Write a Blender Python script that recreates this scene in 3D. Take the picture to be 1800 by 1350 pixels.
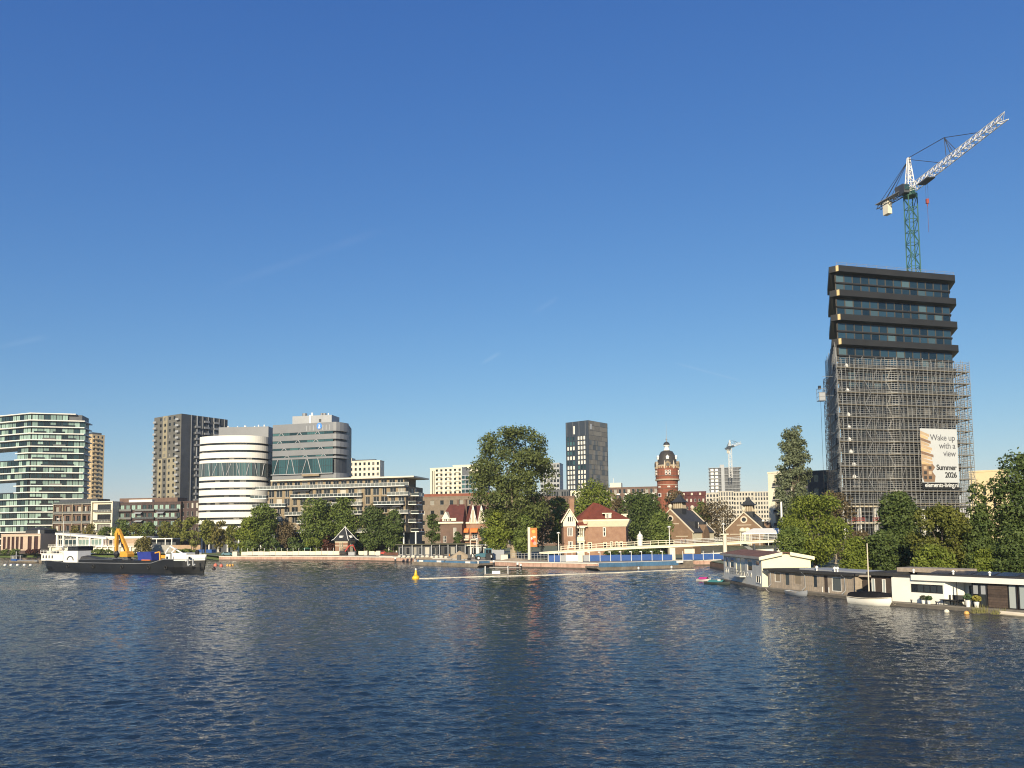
import bpy, bmesh, math, random
import numpy as np
from mathutils import Vector, Matrix

for _o in list(bpy.data.objects):
    bpy.data.objects.remove(_o)
SC = bpy.context.scene
COL = SC.collection
rnd = random.Random(7)
R = math.radians

# ---------------------------------------------------------------- camera
# the photograph measures 1800 x 1350; F is its focal length in those pixels
F = 1350.0
PITCH, ROLL, EYE = R(4.0), R(0.57), 9.0
PPX, PPY = 900.0, 843.6
CAM_M = Matrix.Translation((0, 0, EYE)) @ Matrix.Rotation(R(90) + PITCH, 4, 'X') @ Matrix.Rotation(-ROLL, 4, 'Z')
_cd = bpy.data.cameras.new('camera')
_cd.sensor_width = 36.0
_cd.lens = 36.0 * F / 1800.0
_cd.shift_y = (PPY - 675.0) / 1800.0
_cd.clip_start = 0.5
_cd.clip_end = 20000
CAM = bpy.data.objects.new('camera', _cd)
COL.objects.link(CAM)
CAM.matrix_world = CAM_M
SC.camera = CAM

# ---------------------------------------------------------------- sky and sun
SUN_EL, SUN_AZ = R(23.0), R(13.0)         # azimuth: degrees to the left of straight behind the camera
sun_dir = Vector((-math.sin(SUN_AZ) * math.cos(SUN_EL), -math.cos(SUN_AZ) * math.cos(SUN_EL), math.sin(SUN_EL)))
world = bpy.data.worlds.new('World')
SC.world = world
world.use_nodes = True
_nt = world.node_tree
_bg = _nt.nodes['Background']
_sky = _nt.nodes.new('ShaderNodeTexSky')
_sky.sky_type = 'NISHITA'
_sky.sun_disc = False
_sky.sun_elevation = SUN_EL
_sky.sun_rotation = math.pi + SUN_AZ     # rotation measured from +Y
_sky.altitude = 0
_sky.air_density = 1.3
_sky.dust_density = 0.0
_sky.ozone_density = 6.0
_sep = _nt.nodes.new('ShaderNodeSeparateColor'); _cmb = _nt.nodes.new('ShaderNodeCombineColor')
_nt.links.new(_sky.outputs[0], _sep.inputs[0])
def _m(op, a, v):
    n = _nt.nodes.new('ShaderNodeMath'); n.operation = op; _nt.links.new(a, n.inputs[0]); n.inputs[1].default_value = v; return n.outputs[0]
for _i, (_k, _e) in enumerate(((1.058, 1.2), (.875, .98), (.835, .61))):   # tone response of the phone camera, the same for the whole sky
    _nt.links.new(_m('MULTIPLY', _m('POWER', _m('MULTIPLY', _sep.outputs[_i], .1), _e), 10 * _k), _cmb.inputs[_i])
_nt.links.new(_cmb.outputs[0], _bg.inputs[0])
_bg.inputs[1].default_value = 0.084
_sl = bpy.data.lights.new('sun', 'SUN')
_sl.energy = 5.0
_sl.angle = R(0.53)
_sl.color = (1.0, 0.87, 0.64)
SUN = bpy.data.objects.new('sun', _sl)
COL.objects.link(SUN)
SUN.rotation_euler = (-sun_dir).to_track_quat('-Z', 'Y').to_euler()
SUN.location = (0, -50, 120)
SC.cycles.filter_width = 1.1
SC.view_settings.view_transform = 'Standard'
SC.view_settings.look = 'None'
SC.view_settings.gamma = 1.0
SC.view_settings.use_curve_mapping = False
SC.view_settings.exposure = 0.37

# ---------------------------------------------------------------- pixel geometry (measured points of the photograph -> real places)
def ray(px, py):
    v = Vector(((px - PPX) / F, -(py - PPY) / F, -1.0))
    return (CAM_M.to_3x3() @ v)
def W(px, py, Y):
    d = ray(px, py)
    return Vector((0, 0, EYE)) + d * (Y / d.y)
def G(px, py, z=0.0):
    d = ray(px, py)
    return Vector((0, 0, EYE)) + d * ((z - EYE) / d.z)
def Z(px, py, Y):
    return W(px, py, Y).z

# faint high ice trails, fixed in the sky itself
def sky_trails():
    nt = _nt; N = nt.nodes.new; L = nt.links.new
    geo = N('ShaderNodeTexCoord')
    def vm(op, a, b):
        n = N('ShaderNodeVectorMath'); n.operation = op
        for i, v in enumerate((a, b)):
            if isinstance(v, bpy.types.NodeSocket): L(v, n.inputs[i])
            else: n.inputs[i].default_value = v
        return n.outputs['Value'] if op == 'DOT_PRODUCT' else n.outputs[0]
    def mr(x, a, b, c, d):
        n = N('ShaderNodeMapRange'); n.interpolation_type = 'SMOOTHSTEP'; L(x, n.inputs[0])
        for i, v in enumerate((a, b, c, d)): n.inputs[i + 1].default_value = v
        return n.outputs[0]
    def ma(op, a, b=None):
        n = N('ShaderNodeMath'); n.operation = op
        for i, v in enumerate((a, b)):
            if v is None: continue
            if isinstance(v, bpy.types.NodeSocket): L(v, n.inputs[i])
            else: n.inputs[i].default_value = v
        return n.outputs[0]
    nz = N('ShaderNodeTexNoise'); nz.inputs['Scale'].default_value = 14; nz.inputs['Detail'].default_value = 5; L(geo.outputs['Generated'], nz.inputs['Vector'])
    tot = None
    for a, b, w, k in (((1172, 634), (1312, 672), .0022, .14), ((842, 642), (884, 617), .0035, .09), ((340, 522), (700, 394), .0075, .032), ((-20, 614), (90, 590), .0045, .06), ((930, 556), (985, 520), .005, .05)):
        da, db = ray(*a).normalized(), ray(*b).normalized(); nn = da.cross(db).normalized(); t = nn.cross(da).normalized(); ang = math.acos(da.dot(db))
        band = mr(ma('ABSOLUTE', vm('DOT_PRODUCT', geo.outputs['Generated'], tuple(nn))), w, 0, 0, 1)
        u = ma('DIVIDE', ma('ARCTAN2', vm('DOT_PRODUCT', geo.outputs['Generated'], tuple(t)), vm('DOT_PRODUCT', geo.outputs['Generated'], tuple(da))), ang)
        along = ma('MULTIPLY', mr(u, 0, .35, 0, 1), mr(u, 1, .7, 0, 1))
        v = ma('MULTIPLY', ma('MULTIPLY', band, along), ma('MULTIPLY', mr(nz.outputs['Fac'], .3, .7, .35, 1), k))
        tot = v if tot is None else ma('ADD', tot, v)
    m = N('ShaderNodeMix'); m.data_type = 'RGBA'; L(tot, m.inputs[0]); L(_cmb.outputs[0], m.inputs[6]); m.inputs[7].default_value = (7.5, 8.2, 9.0, 1)
    L(m.outputs[2], _bg.inputs[0])
sky_trails()

# ---------------------------------------------------------------- materials
MATS = {}
def _mix(nt, fac, a, b):
    m = nt.nodes.new('ShaderNodeMix'); m.data_type = 'RGBA'
    for s, v in ((m.inputs[0], fac), (m.inputs[6], a), (m.inputs[7], b)):
        if isinstance(v, bpy.types.NodeSocket): nt.links.new(v, s)
        else: s.default_value = v if not isinstance(v, tuple) else (*v[:3], 1)
    return m.outputs[2]
def mat(name, col, rough=.7, metal=0.0, var=.12, scale=.6, bump=0.0, bscale=6.0, col2=None, spec=.5, streak=0.0, objrand=0.0):
    """painted / masonry / metal surface: colour with uneven weathering, optional second colour in patches"""
    if name in MATS: return MATS[name]
    m = bpy.data.materials.new(name); m.use_nodes = True
    nt = m.node_tree; b = nt.nodes['Principled BSDF']
    b.inputs['Roughness'].default_value = rough
    b.inputs['Metallic'].default_value = metal
    b.inputs['Specular IOR Level'].default_value = spec
    tc = nt.nodes.new('ShaderNodeTexCoord')
    nz = nt.nodes.new('ShaderNodeTexNoise'); nz.inputs['Scale'].default_value = scale; nz.inputs['Detail'].default_value = 6; nz.inputs['Roughness'].default_value = .65
    nt.links.new(tc.outputs['Object'], nz.inputs['Vector'])
    ramp = nt.nodes.new('ShaderNodeMapRange'); ramp.inputs[1].default_value = .3; ramp.inputs[2].default_value = .7
    nt.links.new(nz.outputs['Fac'], ramp.inputs[0])
    c = Vector(col)
    lo = tuple(max(0, x * (1 - var)) for x in col); hi = tuple(min(1, x * (1 + var)) for x in (col2 or col))
    if col2: lo = tuple(col)
    out = _mix(nt, ramp.outputs[0], lo, hi)
    if streak:
        mp = nt.nodes.new('ShaderNodeMapping'); mp.inputs['Scale'].default_value = (1.3, 1.3, .06)
        nt.links.new(tc.outputs['Object'], mp.inputs[0])
        n2 = nt.nodes.new('ShaderNodeTexNoise'); n2.inputs['Scale'].default_value = 1.5; n2.inputs['Detail'].default_value = 5
        nt.links.new(mp.outputs[0], n2.inputs['Vector'])
        r2 = nt.nodes.new('ShaderNodeMapRange'); r2.inputs[1].default_value = .45; r2.inputs[2].default_value = .8; r2.inputs[4].default_value = streak
        nt.links.new(n2.outputs['Fac'], r2.inputs[0])
        out = _mix(nt, r2.outputs[0], out, tuple(x * .45 for x in col))
    if objrand:
        oi = nt.nodes.new('ShaderNodeObjectInfo')
        hs = nt.nodes.new('ShaderNodeHueSaturation')
        r3 = nt.nodes.new('ShaderNodeMapRange'); r3.inputs[3].default_value = 1 - objrand; r3.inputs[4].default_value = 1 + objrand
        nt.links.new(oi.outputs['Random'], r3.inputs[0]); nt.links.new(r3.outputs[0], hs.inputs['Value'])
        nt.links.new(out, hs.inputs['Color']); out = hs.outputs[0]
    nt.links.new(out, b.inputs['Base Color'])
    if bump:
        n3 = nt.nodes.new('ShaderNodeTexNoise'); n3.inputs['Scale'].default_value = bscale; n3.inputs['Detail'].default_value = 4
        nt.links.new(tc.outputs['Object'], n3.inputs['Vector'])
        bp = nt.nodes.new('ShaderNodeBump'); bp.inputs['Strength'].default_value = bump; bp.inputs['Distance'].default_value = .05
        nt.links.new(n3.outputs['Fac'], bp.inputs['Height']); nt.links.new(bp.outputs[0], b.inputs['Normal'])
    MATS[name] = m
    return m
def glass(name, dark, light=None, p=.3, rough=.06, spec=.6):
    """window glass seen from outside: dark interior or a drawn curtain, one or the other per window"""
    if name in MATS: return MATS[name]
    m = bpy.data.materials.new(name); m.use_nodes = True
    nt = m.node_tree; b = nt.nodes['Principled BSDF']
    b.inputs['Roughness'].default_value = rough
    b.inputs['Specular IOR Level'].default_value = spec
    oi = nt.nodes.new('ShaderNodeObjectInfo')
    cr = nt.nodes.new('ShaderNodeValToRGB'); cr.color_ramp.interpolation = 'CONSTANT'
    e = cr.color_ramp.elements
    light = light or dark
    steps = [(0, dark), ((1 - p) * .4, tuple(x * 1.7 for x in dark)), ((1 - p) * .75, tuple(x * .6 for x in dark)), (1 - p, tuple(x * .6 + y * .4 for x, y in zip(light, dark))), (1 - p * .55, light)]
    e[0].position = 0; e[0].color = (*steps[0][1], 1)
    e[1].position = steps[1][0]; e[1].color = (*steps[1][1], 1)
    for pos, c in steps[2:]:
        k = e.new(pos); k.color = (*c, 1)
    nt.links.new(oi.outputs['Random'], cr.inputs[0])
    nt.links.new(cr.outputs[0], b.inputs['Base Color'])
    tc = nt.nodes.new('ShaderNodeTexCoord')
    n3 = nt.nodes.new('ShaderNodeTexNoise'); n3.inputs['Scale'].default_value = .9
    nt.links.new(tc.outputs['Object'], n3.inputs['Vector'])
    bp = nt.nodes.new('ShaderNodeBump'); bp.inputs['Strength'].default_value = .04; bp.inputs['Distance'].default_value = .1
    nt.links.new(n3.outputs['Fac'], bp.inputs['Height']); nt.links.new(bp.outputs[0], b.inputs['Normal'])
    MATS[name] = m
    return m

# ---------------------------------------------------------------- mesh building
class FR:
    """a facade frame: u runs to the right along the facade, d outwards, z up"""
    def __init__(s, a, b=None, ang=None):
        s.o = Vector((a[0], a[1], 0))
        if b is not None:
            e = Vector((b[0] - a[0], b[1] - a[1], 0)); s.L = e.length; s.u = e.normalized()
        else:
            s.u = Vector((math.cos(ang), math.sin(ang), 0)); s.L = 0
        s.n = Vector((s.u.y, -s.u.x, 0))
        s.ang = math.atan2(s.u.y, s.u.x)
    def p(s, u, d, z):
        q = s.o + s.u * u + s.n * d
        return Vector((q.x, q.y, z))
    def right(s, L, D):
        a = s.p(L, 0, 0); b = s.p(L, -D, 0); return FR(a, b)
    def left(s, D):
        a = s.p(0, -D, 0); b = s.p(0, 0, 0); return FR(a, b)
def FP(pa, ya, pb, yb, py=905):
    return FR(W(pa, py, ya), W(pb, py, yb))

WL = {}                                   # world location of every root / part
def wl(o):
    return WL.get(o.name, Vector((0, 0, 0))) if o else Vector((0, 0, 0))
class MB:
    def __init__(s): s.v = []; s.f = []; s.m = []
    def add(s, vs, fs, mi=0):
        k = len(s.v); s.v.extend([tuple(q) for q in vs]); s.f.extend([tuple(i + k for i in f) for f in fs]); s.m.extend([mi] * len(fs)); return s
    def quad(s, a, b, c, d, mi=0): return s.add((a, b, c, d), ((0, 1, 2, 3),), mi)
    def box(s, fr, u0, u1, d0, d1, z0, z1, mi=0):
        P = fr.p
        return s.add((P(u0, d1, z0), P(u1, d1, z0), P(u1, d1, z1), P(u0, d1, z1), P(u0, d0, z0), P(u1, d0, z0), P(u1, d0, z1), P(u0, d0, z1)),
                     ((0, 1, 2, 3), (1, 5, 6, 2), (5, 4, 7, 6), (4, 0, 3, 7), (3, 2, 6, 7), (4, 5, 1, 0)), mi)
    def prism(s, pts, z0, z1, mi=0, top=True):
        """pts: plan polygon counter-clockwise; z1 may be a list"""
        n = len(pts); zz = z1 if isinstance(z1, (list, tuple)) else [z1] * n
        z00 = z0 if isinstance(z0, (list, tuple)) else [z0] * n
        vs = [(p[0], p[1], z00[i]) for i, p in enumerate(pts)] + [(p[0], p[1], zz[i]) for i, p in enumerate(pts)]
        fs = [(i, (i + 1) % n, n + (i + 1) % n, n + i) for i in range(n)] + [tuple(range(n, 2 * n)), tuple(range(n - 1, -1, -1))]
        return s.add(vs, fs, mi)
    def tube(s, a, b, r, n=6, r2=None, mi=0, cap=True):
        a = Vector(a); b = Vector(b); d = b - a
        if d.length < 1e-6: return s
        d.normalize(); t = Vector((0, 0, 1)) if abs(d.z) < .95 else Vector((1, 0, 0))
        x = d.cross(t).normalized(); y = d.cross(x)
        r2 = r if r2 is None else r2
        vs = []
        for c, rr in ((a, r), (b, r2)):
            for i in range(n):
                q = 2 * math.pi * (i + .5) / n
                vs.append(c + x * (rr * math.cos(q)) + y * (rr * math.sin(q)))
        fs = [(i, n + i, n + (i + 1) % n, (i + 1) % n) for i in range(n)]
        if cap: fs += [tuple(range(n)), tuple(range(2 * n - 1, n - 1, -1))]
        return s.add(vs, fs, mi)
    def path(s, pts, r, n=6, mi=0):
        for i in range(len(pts) - 1):
            ra = r[i] if isinstance(r, (list, tuple)) else r; rb = r[i + 1] if isinstance(r, (list, tuple)) else r
            s.tube(pts[i], pts[i + 1], ra, n, rb, mi)
        return s
    def loft(s, rings, closed=True, cap=True, mi=0):
        n = len(rings[0]); vs = [q for r in rings for q in r]; fs = []
        for k in range(len(rings) - 1):
            for i in range(n if closed else n - 1):
                j = (i + 1) % n
                fs.append((k * n + i, k * n + j, (k + 1) * n + j, (k + 1) * n + i))
        if cap: fs += [tuple(range(n - 1, -1, -1)), tuple((len(rings) - 1) * n + i for i in range(n))]
        return s.add(vs, fs, mi)
    def lathe(s, c, prof, n=24, mi=0, a0=0):
        rings = [[(c[0] + r * math.cos(a0 + 2 * math.pi * i / n), c[1] + r * math.sin(a0 + 2 * math.pi * i / n), c[2] + z) for i in range(n)] for r, z in prof]
        return s.loft(rings, True, True, mi)
    def mesh(s, name, mats, off=Vector((0, 0, 0)), smooth=False):
        me = bpy.data.meshes.new(name)
        v = [(q[0] - off.x, q[1] - off.y, q[2] - off.z) for q in s.v]
        me.from_pydata(v, [], s.f)
        for m in (mats if isinstance(mats, (list, tuple)) else [mats]): me.materials.append(m)
        if any(s.m): me.polygons.foreach_set('material_index', s.m)
        if smooth: me.polygons.foreach_set('use_smooth', [True] * len(s.f))
        me.update()
        return me
    def build(s, name, mats, parent=None, smooth=False, loc=None):
        off = wl(parent) if loc is None else Vector(loc)
        o = bpy.data.objects.new(name, s.mesh(name, mats, off, smooth)); COL.objects.link(o)
        WL[o.name] = Vector(off)
        if parent: o.parent = parent; o.location = off - wl(parent)
        else: o.location = off
        return o
def thing(name, label, cat, loc, group=None):
    o = bpy.data.objects.new(name, None); COL.objects.link(o)
    o.empty_display_size = .5
    o.location = loc; WL[o.name] = Vector(loc)
    tag(o, label, cat, group)
    return o
def tag(o, label, cat, group=None):
    o['label'] = label; o['category'] = cat
    if group: o['group'] = group
    return o
def struct(o):
    o['kind'] = 'structure'; return o
def inst(name, me, parent, pos, rz=0.0):
    o = bpy.data.objects.new(name, me); COL.objects.link(o)
    WL[o.name] = Vector(pos)
    o.location = Vector(pos) - wl(parent); o.rotation_euler = (0, 0, rz)
    if parent: o.parent = parent
    return o
def copy_tree(o, loc, rz=None, label=None, parent=None):
    c = o.copy(); COL.objects.link(c)
    if parent is not None: c.parent = parent; c.matrix_parent_inverse = o.matrix_parent_inverse
    else:
        c.location = loc; WL[c.name] = Vector(loc)
        if rz is not None: c.rotation_euler = (0, 0, rz)
        if label: c['label'] = label
    for ch in list(o.children): copy_tree(ch, None, parent=c)
    return c

_WM = {}
def wmesh(w, h, nx=1, nz=1, fm=None, gm=None, t=.07, dp=.07):
    """window: frame with glazing bars around panes; local x along the wall, -y outwards, base at z = 0"""
    key = (round(w, 3), round(h, 3), nx, nz, fm.name, gm.name, t)
    if key in _WM: return _WM[key]
    f = FR((-w / 2, 0), (w / 2, 0)); mb = MB()
    mb.quad(f.p(0, 0, 0), f.p(w, 0, 0), f.p(w, 0, h), f.p(0, 0, h), 1)
    def bar(u0, u1, z0, z1):
        P = f.p
        mb.add((P(u0, dp, z0), P(u1, dp, z0), P(u1, dp, z1), P(u0, dp, z1), P(u0, 0, z0), P(u1, 0, z0), P(u1, 0, z1), P(u0, 0, z1)),
               ((0, 1, 2, 3), (1, 5, 6, 2), (4, 0, 3, 7), (3, 2, 6, 7), (4, 5, 1, 0)), 0)
    if t > 0:
        bar(0, w, 0, t); bar(0, w, h - t, h); bar(0, t, t, h - t); bar(w - t, w, t, h - t)
        for i in range(1, nx): bar(w * i / nx - t / 2, w * i / nx + t / 2, t, h - t)
        for i in range(1, nz): bar(t, w - t, h * i / nz - t / 2, h * i / nz + t / 2)
    me = mb.mesh('window', [fm, gm]); _WM[key] = me
    return me
def wall(mb, fr, u0, u1, z0, z1, ops, d=0.0, rev=.2, mi=0):
    """wall face with real openings and reveals"""
    us = sorted({u0, u1, *[round(q, 4) for o in ops for q in o[:2]]}); zs = sorted({z0, z1, *[round(q, 4) for o in ops for q in o[2:]]})
    P = fr.p
    for j in range(len(zs) - 1):
        zc = (zs[j] + zs[j + 1]) / 2; row = [o for o in ops if o[2] < zc < o[3]]
        run = None
        for i in range(len(us) - 1):
            uc = (us[i] + us[i + 1]) / 2
            solid = not any(o[0] < uc < o[1] for o in row)
            if solid and run is None: run = us[i]
            if run is not None and (not solid or i == len(us) - 2):
                e = us[i + 1] if solid else us[i]
                mb.quad(P(run, d, zs[j]), P(e, d, zs[j]), P(e, d, zs[j + 1]), P(run, d, zs[j + 1]), mi); run = None
    for a, b, c, e in ops:
        k = d - rev
        mb.quad(P(a, d, c), P(a, k, c), P(a, k, e), P(a, d, e), mi); mb.quad(P(b, k, c), P(b, d, c), P(b, d, e), P(b, k, e), mi)
        mb.quad(P(a, d, c), P(b, d, c), P(b, k, c), P(a, k, c), mi); mb.quad(P(a, k, e), P(b, k, e), P(b, d, e), P(a, d, e), mi)
def grid_ops(L, z0, z1, n, m, wf=.55, hf=.55, sill=.25, u0=0.0, skip=None):
    ops = []
    bw = L / n; fh = (z1 - z0) / m
    for j in range(m):
        for i in range(n):
            if skip and skip(i, j): continue
            uc = u0 + bw * (i + .5); zb = z0 + fh * (j + sill)
            ops.append((uc - bw * wf / 2, uc + bw * wf / 2, zb, zb + fh * hf))
    return ops
def put_windows(root, fr, ops, fm, gm, nx=1, nz=1, d=0.0, rev=.2, t=.07, name='window'):
    for a, b, c, e in ops:
        inst(name, wmesh(b - a, e - c, nx, nz, fm, gm, t), root, fr.p((a + b) / 2, d - rev + .02, c), fr.ang)
def shell(mb, fr, L, D, z0, z1, front=(), right=(), left=(), rev=.2, mi=0, roof_mi=1, back=True):
    """four walls with openings and a flat roof"""
    wall(mb, fr, 0, L, z0, z1, list(front), 0, rev, mi)
    wall(mb, fr.right(L, D), 0, D, z0, z1, list(right), 0, rev, mi)
    wall(mb, fr.left(D), 0, D, z0, z1, list(left), 0, rev, mi)
    P = fr.p
    if back: mb.quad(P(L, -D, z0), P(0, -D, z0), P(0, -D, z1), P(L, -D, z1), mi)
    mb.quad(P(0, 0, z1), P(L, 0, z1), P(L, -D, z1), P(0, -D, z1), roof_mi)
def simple_block(name, label, cat, fr, L, D, z0, z1, wm, roofm, fm, gm, front=None, right=None, left=None, rev=.2, nx=1, nz=1, group=None, parapet=.5, t=.07):
    root = thing(name, label, cat, fr.p(L / 2, -D / 2, z0), group)
    mb = MB()
    sp = lambda q, LL: [] if q is None else (q if isinstance(q, list) else grid_ops(LL, q.get('z0', z0), q.get('z1', z1), q['n'], q['m'], q.get('w', .5), q.get('h', .55), q.get('s', .25), 0, q.get('skip')))
    of, orr, ol = sp(front, L), sp(right, D), sp(left, D)
    shell(mb, fr, L, D, z0, z1, of, orr, ol, rev)
    mb.build('wall', [wm, roofm], root)
    put_windows(root, fr, of, fm, gm, nx, nz, 0, rev, t); put_windows(root, fr.right(L, D), orr, fm, gm, nx, nz, 0, rev, t); put_windows(root, fr.left(D), ol, fm, gm, nx, nz, 0, rev, t)
    if parapet:
        pb = MB(); e = .12
        for (a, b, c, g) in ((-e, L + e, -.3, e), (-e, L + e, -D - e, -D + .3), (-e, .3, -D + .3, -.3), (L - .3, L + e, -D + .3, -.3)):
            pb.box(fr, a, b, c, g, z1 - .05, z1 + parapet)
        pb.build('parapet', wm, root)
    return root
def railing(root, pts, h=1.05, step=1.6, m=None, r=.035, gm=None, name='railing', rails=2):
    """posts and rails along a polyline (points at floor level), glass infill if gm"""
    mb = MB()
    for a, b in zip(pts[:-1], pts[1:]):
        a = Vector(a); b = Vector(b); n = max(1, round((b - a).length / step)); up = Vector((0, 0, h))
        for i in range(n + 1):
            q = a.lerp(b, i / n); mb.tube(q, q + up, r, 4)
        for k in range(rails):
            f = (k + 1) / rails
            mb.tube(a + up * f, b + up * f, r, 4)
        if gm is not None:
            z = Vector((0, 0, .08)); mb.quad(a + z, b + z, b + up * .95, a + up * .95, 1)
    return mb.build(name, [m, gm] if gm is not None else m, root)
# ================================================================ setting: water, land, quays
def water_mat():
    m = bpy.data.materials.new('river_water'); m.use_nodes = True
    nt = m.node_tree; b = nt.nodes['Principled BSDF']
    b.inputs['Base Color'].default_value = (.011, .023, .038, 1)
    b.inputs['Roughness'].default_value = .04
    b.inputs['IOR'].default_value = 1.33
    b.inputs['Specular IOR Level'].default_value = .5
    tc = nt.nodes.new('ShaderNodeTexCoord')
    def noise(scale, sx, sy, det, ang, rough=.55, dist=0.0):
        mp = nt.nodes.new('ShaderNodeMapping'); mp.inputs['Rotation'].default_value = (0, 0, R(ang)); mp.inputs['Scale'].default_value = (sx, sy, 1)
        nt.links.new(tc.outputs['Object'], mp.inputs[0])
        n = nt.nodes.new('ShaderNodeTexNoise'); n.inputs['Scale'].default_value = scale; n.inputs['Detail'].default_value = det; n.inputs['Roughness'].default_value = rough
        n.inputs['Distortion'].default_value = dist
        nt.links.new(mp.outputs[0], n.inputs['Vector']); return n.outputs['Fac']
    def math_(op, a, b_):
        n = nt.nodes.new('ShaderNodeMath'); n.operation = op
        for s, v in ((n.inputs[0], a), (n.inputs[1], b_)):
            if isinstance(v, bpy.types.NodeSocket): nt.links.new(v, s)
            else: s.default_value = v
        return n.outputs[0]
    hh = noise(3.4, .55, 1.0, 3, 6, .6, .4)          # the finest ripples only; the waves are geometry
    bp = nt.nodes.new('ShaderNodeBump'); bp.inputs['Strength'].default_value = 1.0; bp.inputs['Distance'].default_value = .10
    nt.links.new(hh, bp.inputs['Height']); nt.links.new(bp.outputs[0], b.inputs['Normal'])
    return m
def water():
    """wind ripples as real geometry: a fine sheet near the viewer's bank, coarser ones further out"""
    rng = np.random.default_rng(5)
    n = 84
    lam = np.exp(rng.uniform(np.log(.27), np.log(2.1), n)); th = R(97) + rng.normal(0, R(34), n); ph = rng.uniform(0, 2 * np.pi, n)
    kx, ky = 2 * np.pi / lam * np.cos(th), 2 * np.pi / lam * np.sin(th)
    slope = .030 * (lam / 1.2) ** -.15                       # rms slope of each component
    def gust(x, y):                                          # calmer and rougher areas
        g = np.zeros_like(x)
        for (a, b, c, w) in ((.021, .047, 1.2, 1), (-.013, .083, 4.0, .8), (.055, .019, 2.2, .6), (.034, -.12, .3, .5)): g += w * np.sin(a * x + b * y + c)
        return np.clip(.93 + .24 * g, .5, 1.4)
    def height(x, y, dx, dy):
        g = gust(x, y); z = np.zeros_like(x); s2 = 0
        cap = max(2.4 * max(dy, dx * .6), .27)
        for i in range(n):
            if lam[i] < cap: continue
            z += slope[i] * lam[i] / (2 * np.pi) * 1.41 * np.sin(kx[i] * x + ky[i] * y + ph[i] + .25 * np.sin(.3 * x + i)); s2 += slope[i] ** 2
        z *= min(2.0, .122 / math.sqrt(s2)) * g
        for (p, q, l, a) in ((G(1395, 1092), G(1575, 1133), 1.5, .06), (G(1480, 1108), G(1640, 1146), 1.3, .055), (G(1600, 1138), G(1800, 1163), 1.4, .05)):   # old wakes
            e = q - p; L_ = math.hypot(e.x, e.y); ex, ey = e.x / L_, e.y / L_; u = (x - p.x) * ex + (y - p.y) * ey; v = -(x - p.x) * ey + (y - p.y) * ex
            z += a * np.exp(-(v / 1.3) ** 2) * np.clip(u / 4, 0, 1) * np.clip((L_ - u) / 4, 0, 1) * np.sin(2 * np.pi * v / l)
        return z
    V, Fc, off = [], [], 0
    for (x0, x1, y0, y1, dx, dy) in ((-46, 46, 23, 62, .14, .105), (-96, 96, 61.5, 135, .34, .24), (-330, 150, 134, 425, .9, .48)):
        xs = np.arange(x0, x1 + dx, dx); ys = np.arange(y0, y1 + dy, dy); X, Y = np.meshgrid(xs, ys)
        Zz = height(X, Y, dx, dy); edge = np.clip(np.minimum(X - x0, x1 - X) / 6, 0, 1); Zz *= edge
        V.append(np.stack([X, Y, Zz], -1).reshape(-1, 3)); nx, ny = len(xs), len(ys)
        a = (np.arange(ny - 1)[:, None] * nx + np.arange(nx - 1)[None]).reshape(-1) + off
        Fc.append(np.stack([a, a + 1, a + nx + 1, a + nx], -1)); off += nx * ny
    ring = [(-3000, -400, 3000, 23), (-3000, 23, -46, 62), (46, 23, 3000, 62), (-3000, 62, -96, 134.5), (96, 62, 3000, 134.5), (-3000, 134.5, -330, 700), (150, 134.5, 3000, 700), (-330, 425, 150, 700)]
    for a, b, c, d in ring:
        V.append(np.array([(a, b, 0), (c, b, 0), (c, d, 0), (a, d, 0)], float)); Fc.append(np.array([[off, off + 1, off + 2, off + 3]])); off += 4
    V = np.concatenate(V).astype(np.float32); Fc = np.concatenate(Fc).astype(np.int32); m = len(Fc)
    me = bpy.data.meshes.new('water'); me.vertices.add(len(V)); me.vertices.foreach_set('co', V.reshape(-1)); me.loops.add(m * 4); me.loops.foreach_set('vertex_index', Fc.reshape(-1))
    me.polygons.add(m); me.polygons.foreach_set('loop_start', np.arange(0, m * 4, 4, dtype=np.int32)); me.polygons.foreach_set('loop_total', np.full(m, 4, np.int32)); me.polygons.foreach_set('use_smooth', np.ones(m, bool))
    me.materials.append(water_mat()); me.update()
    o = bpy.data.objects.new('water', me); COL.objects.link(o); struct(o)
    b = MB(); b.add([(-3000, -400, -1.6), (3000, -400, -1.6), (3000, 700, -1.6), (-3000, 700, -1.6)], [(0, 1, 2, 3)]); struct(b.build('riverbed', mat('river_mud', (.02, .025, .03), .9)))
water()

GZ = 1.5                                       # level of the quays and the land
M_ground = mat('ground_mixed', (.16, .15, .12), .95, var=.3, scale=.15, col2=(.10, .13, .05))
M_sand = mat('sand', (.42, .33, .22), .95, var=.2, scale=.8, bump=.4, bscale=3)
M_cap = mat('quay_cap_stone', (.62, .58, .50), .8, var=.12, scale=1)
M_qbrick = mat('quay_brick', (.36, .205, .15), .9, var=.2, scale=.35, col2=(.50, .34, .26), streak=.6)
M_wetbrick = mat('quay_algae', (.10, .08, .06), .6, var=.3, scale=1)
M_grass = mat('bank_grass', (.10, .14, .035), .95, var=.35, scale=.4, bump=.6, bscale=4)
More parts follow.
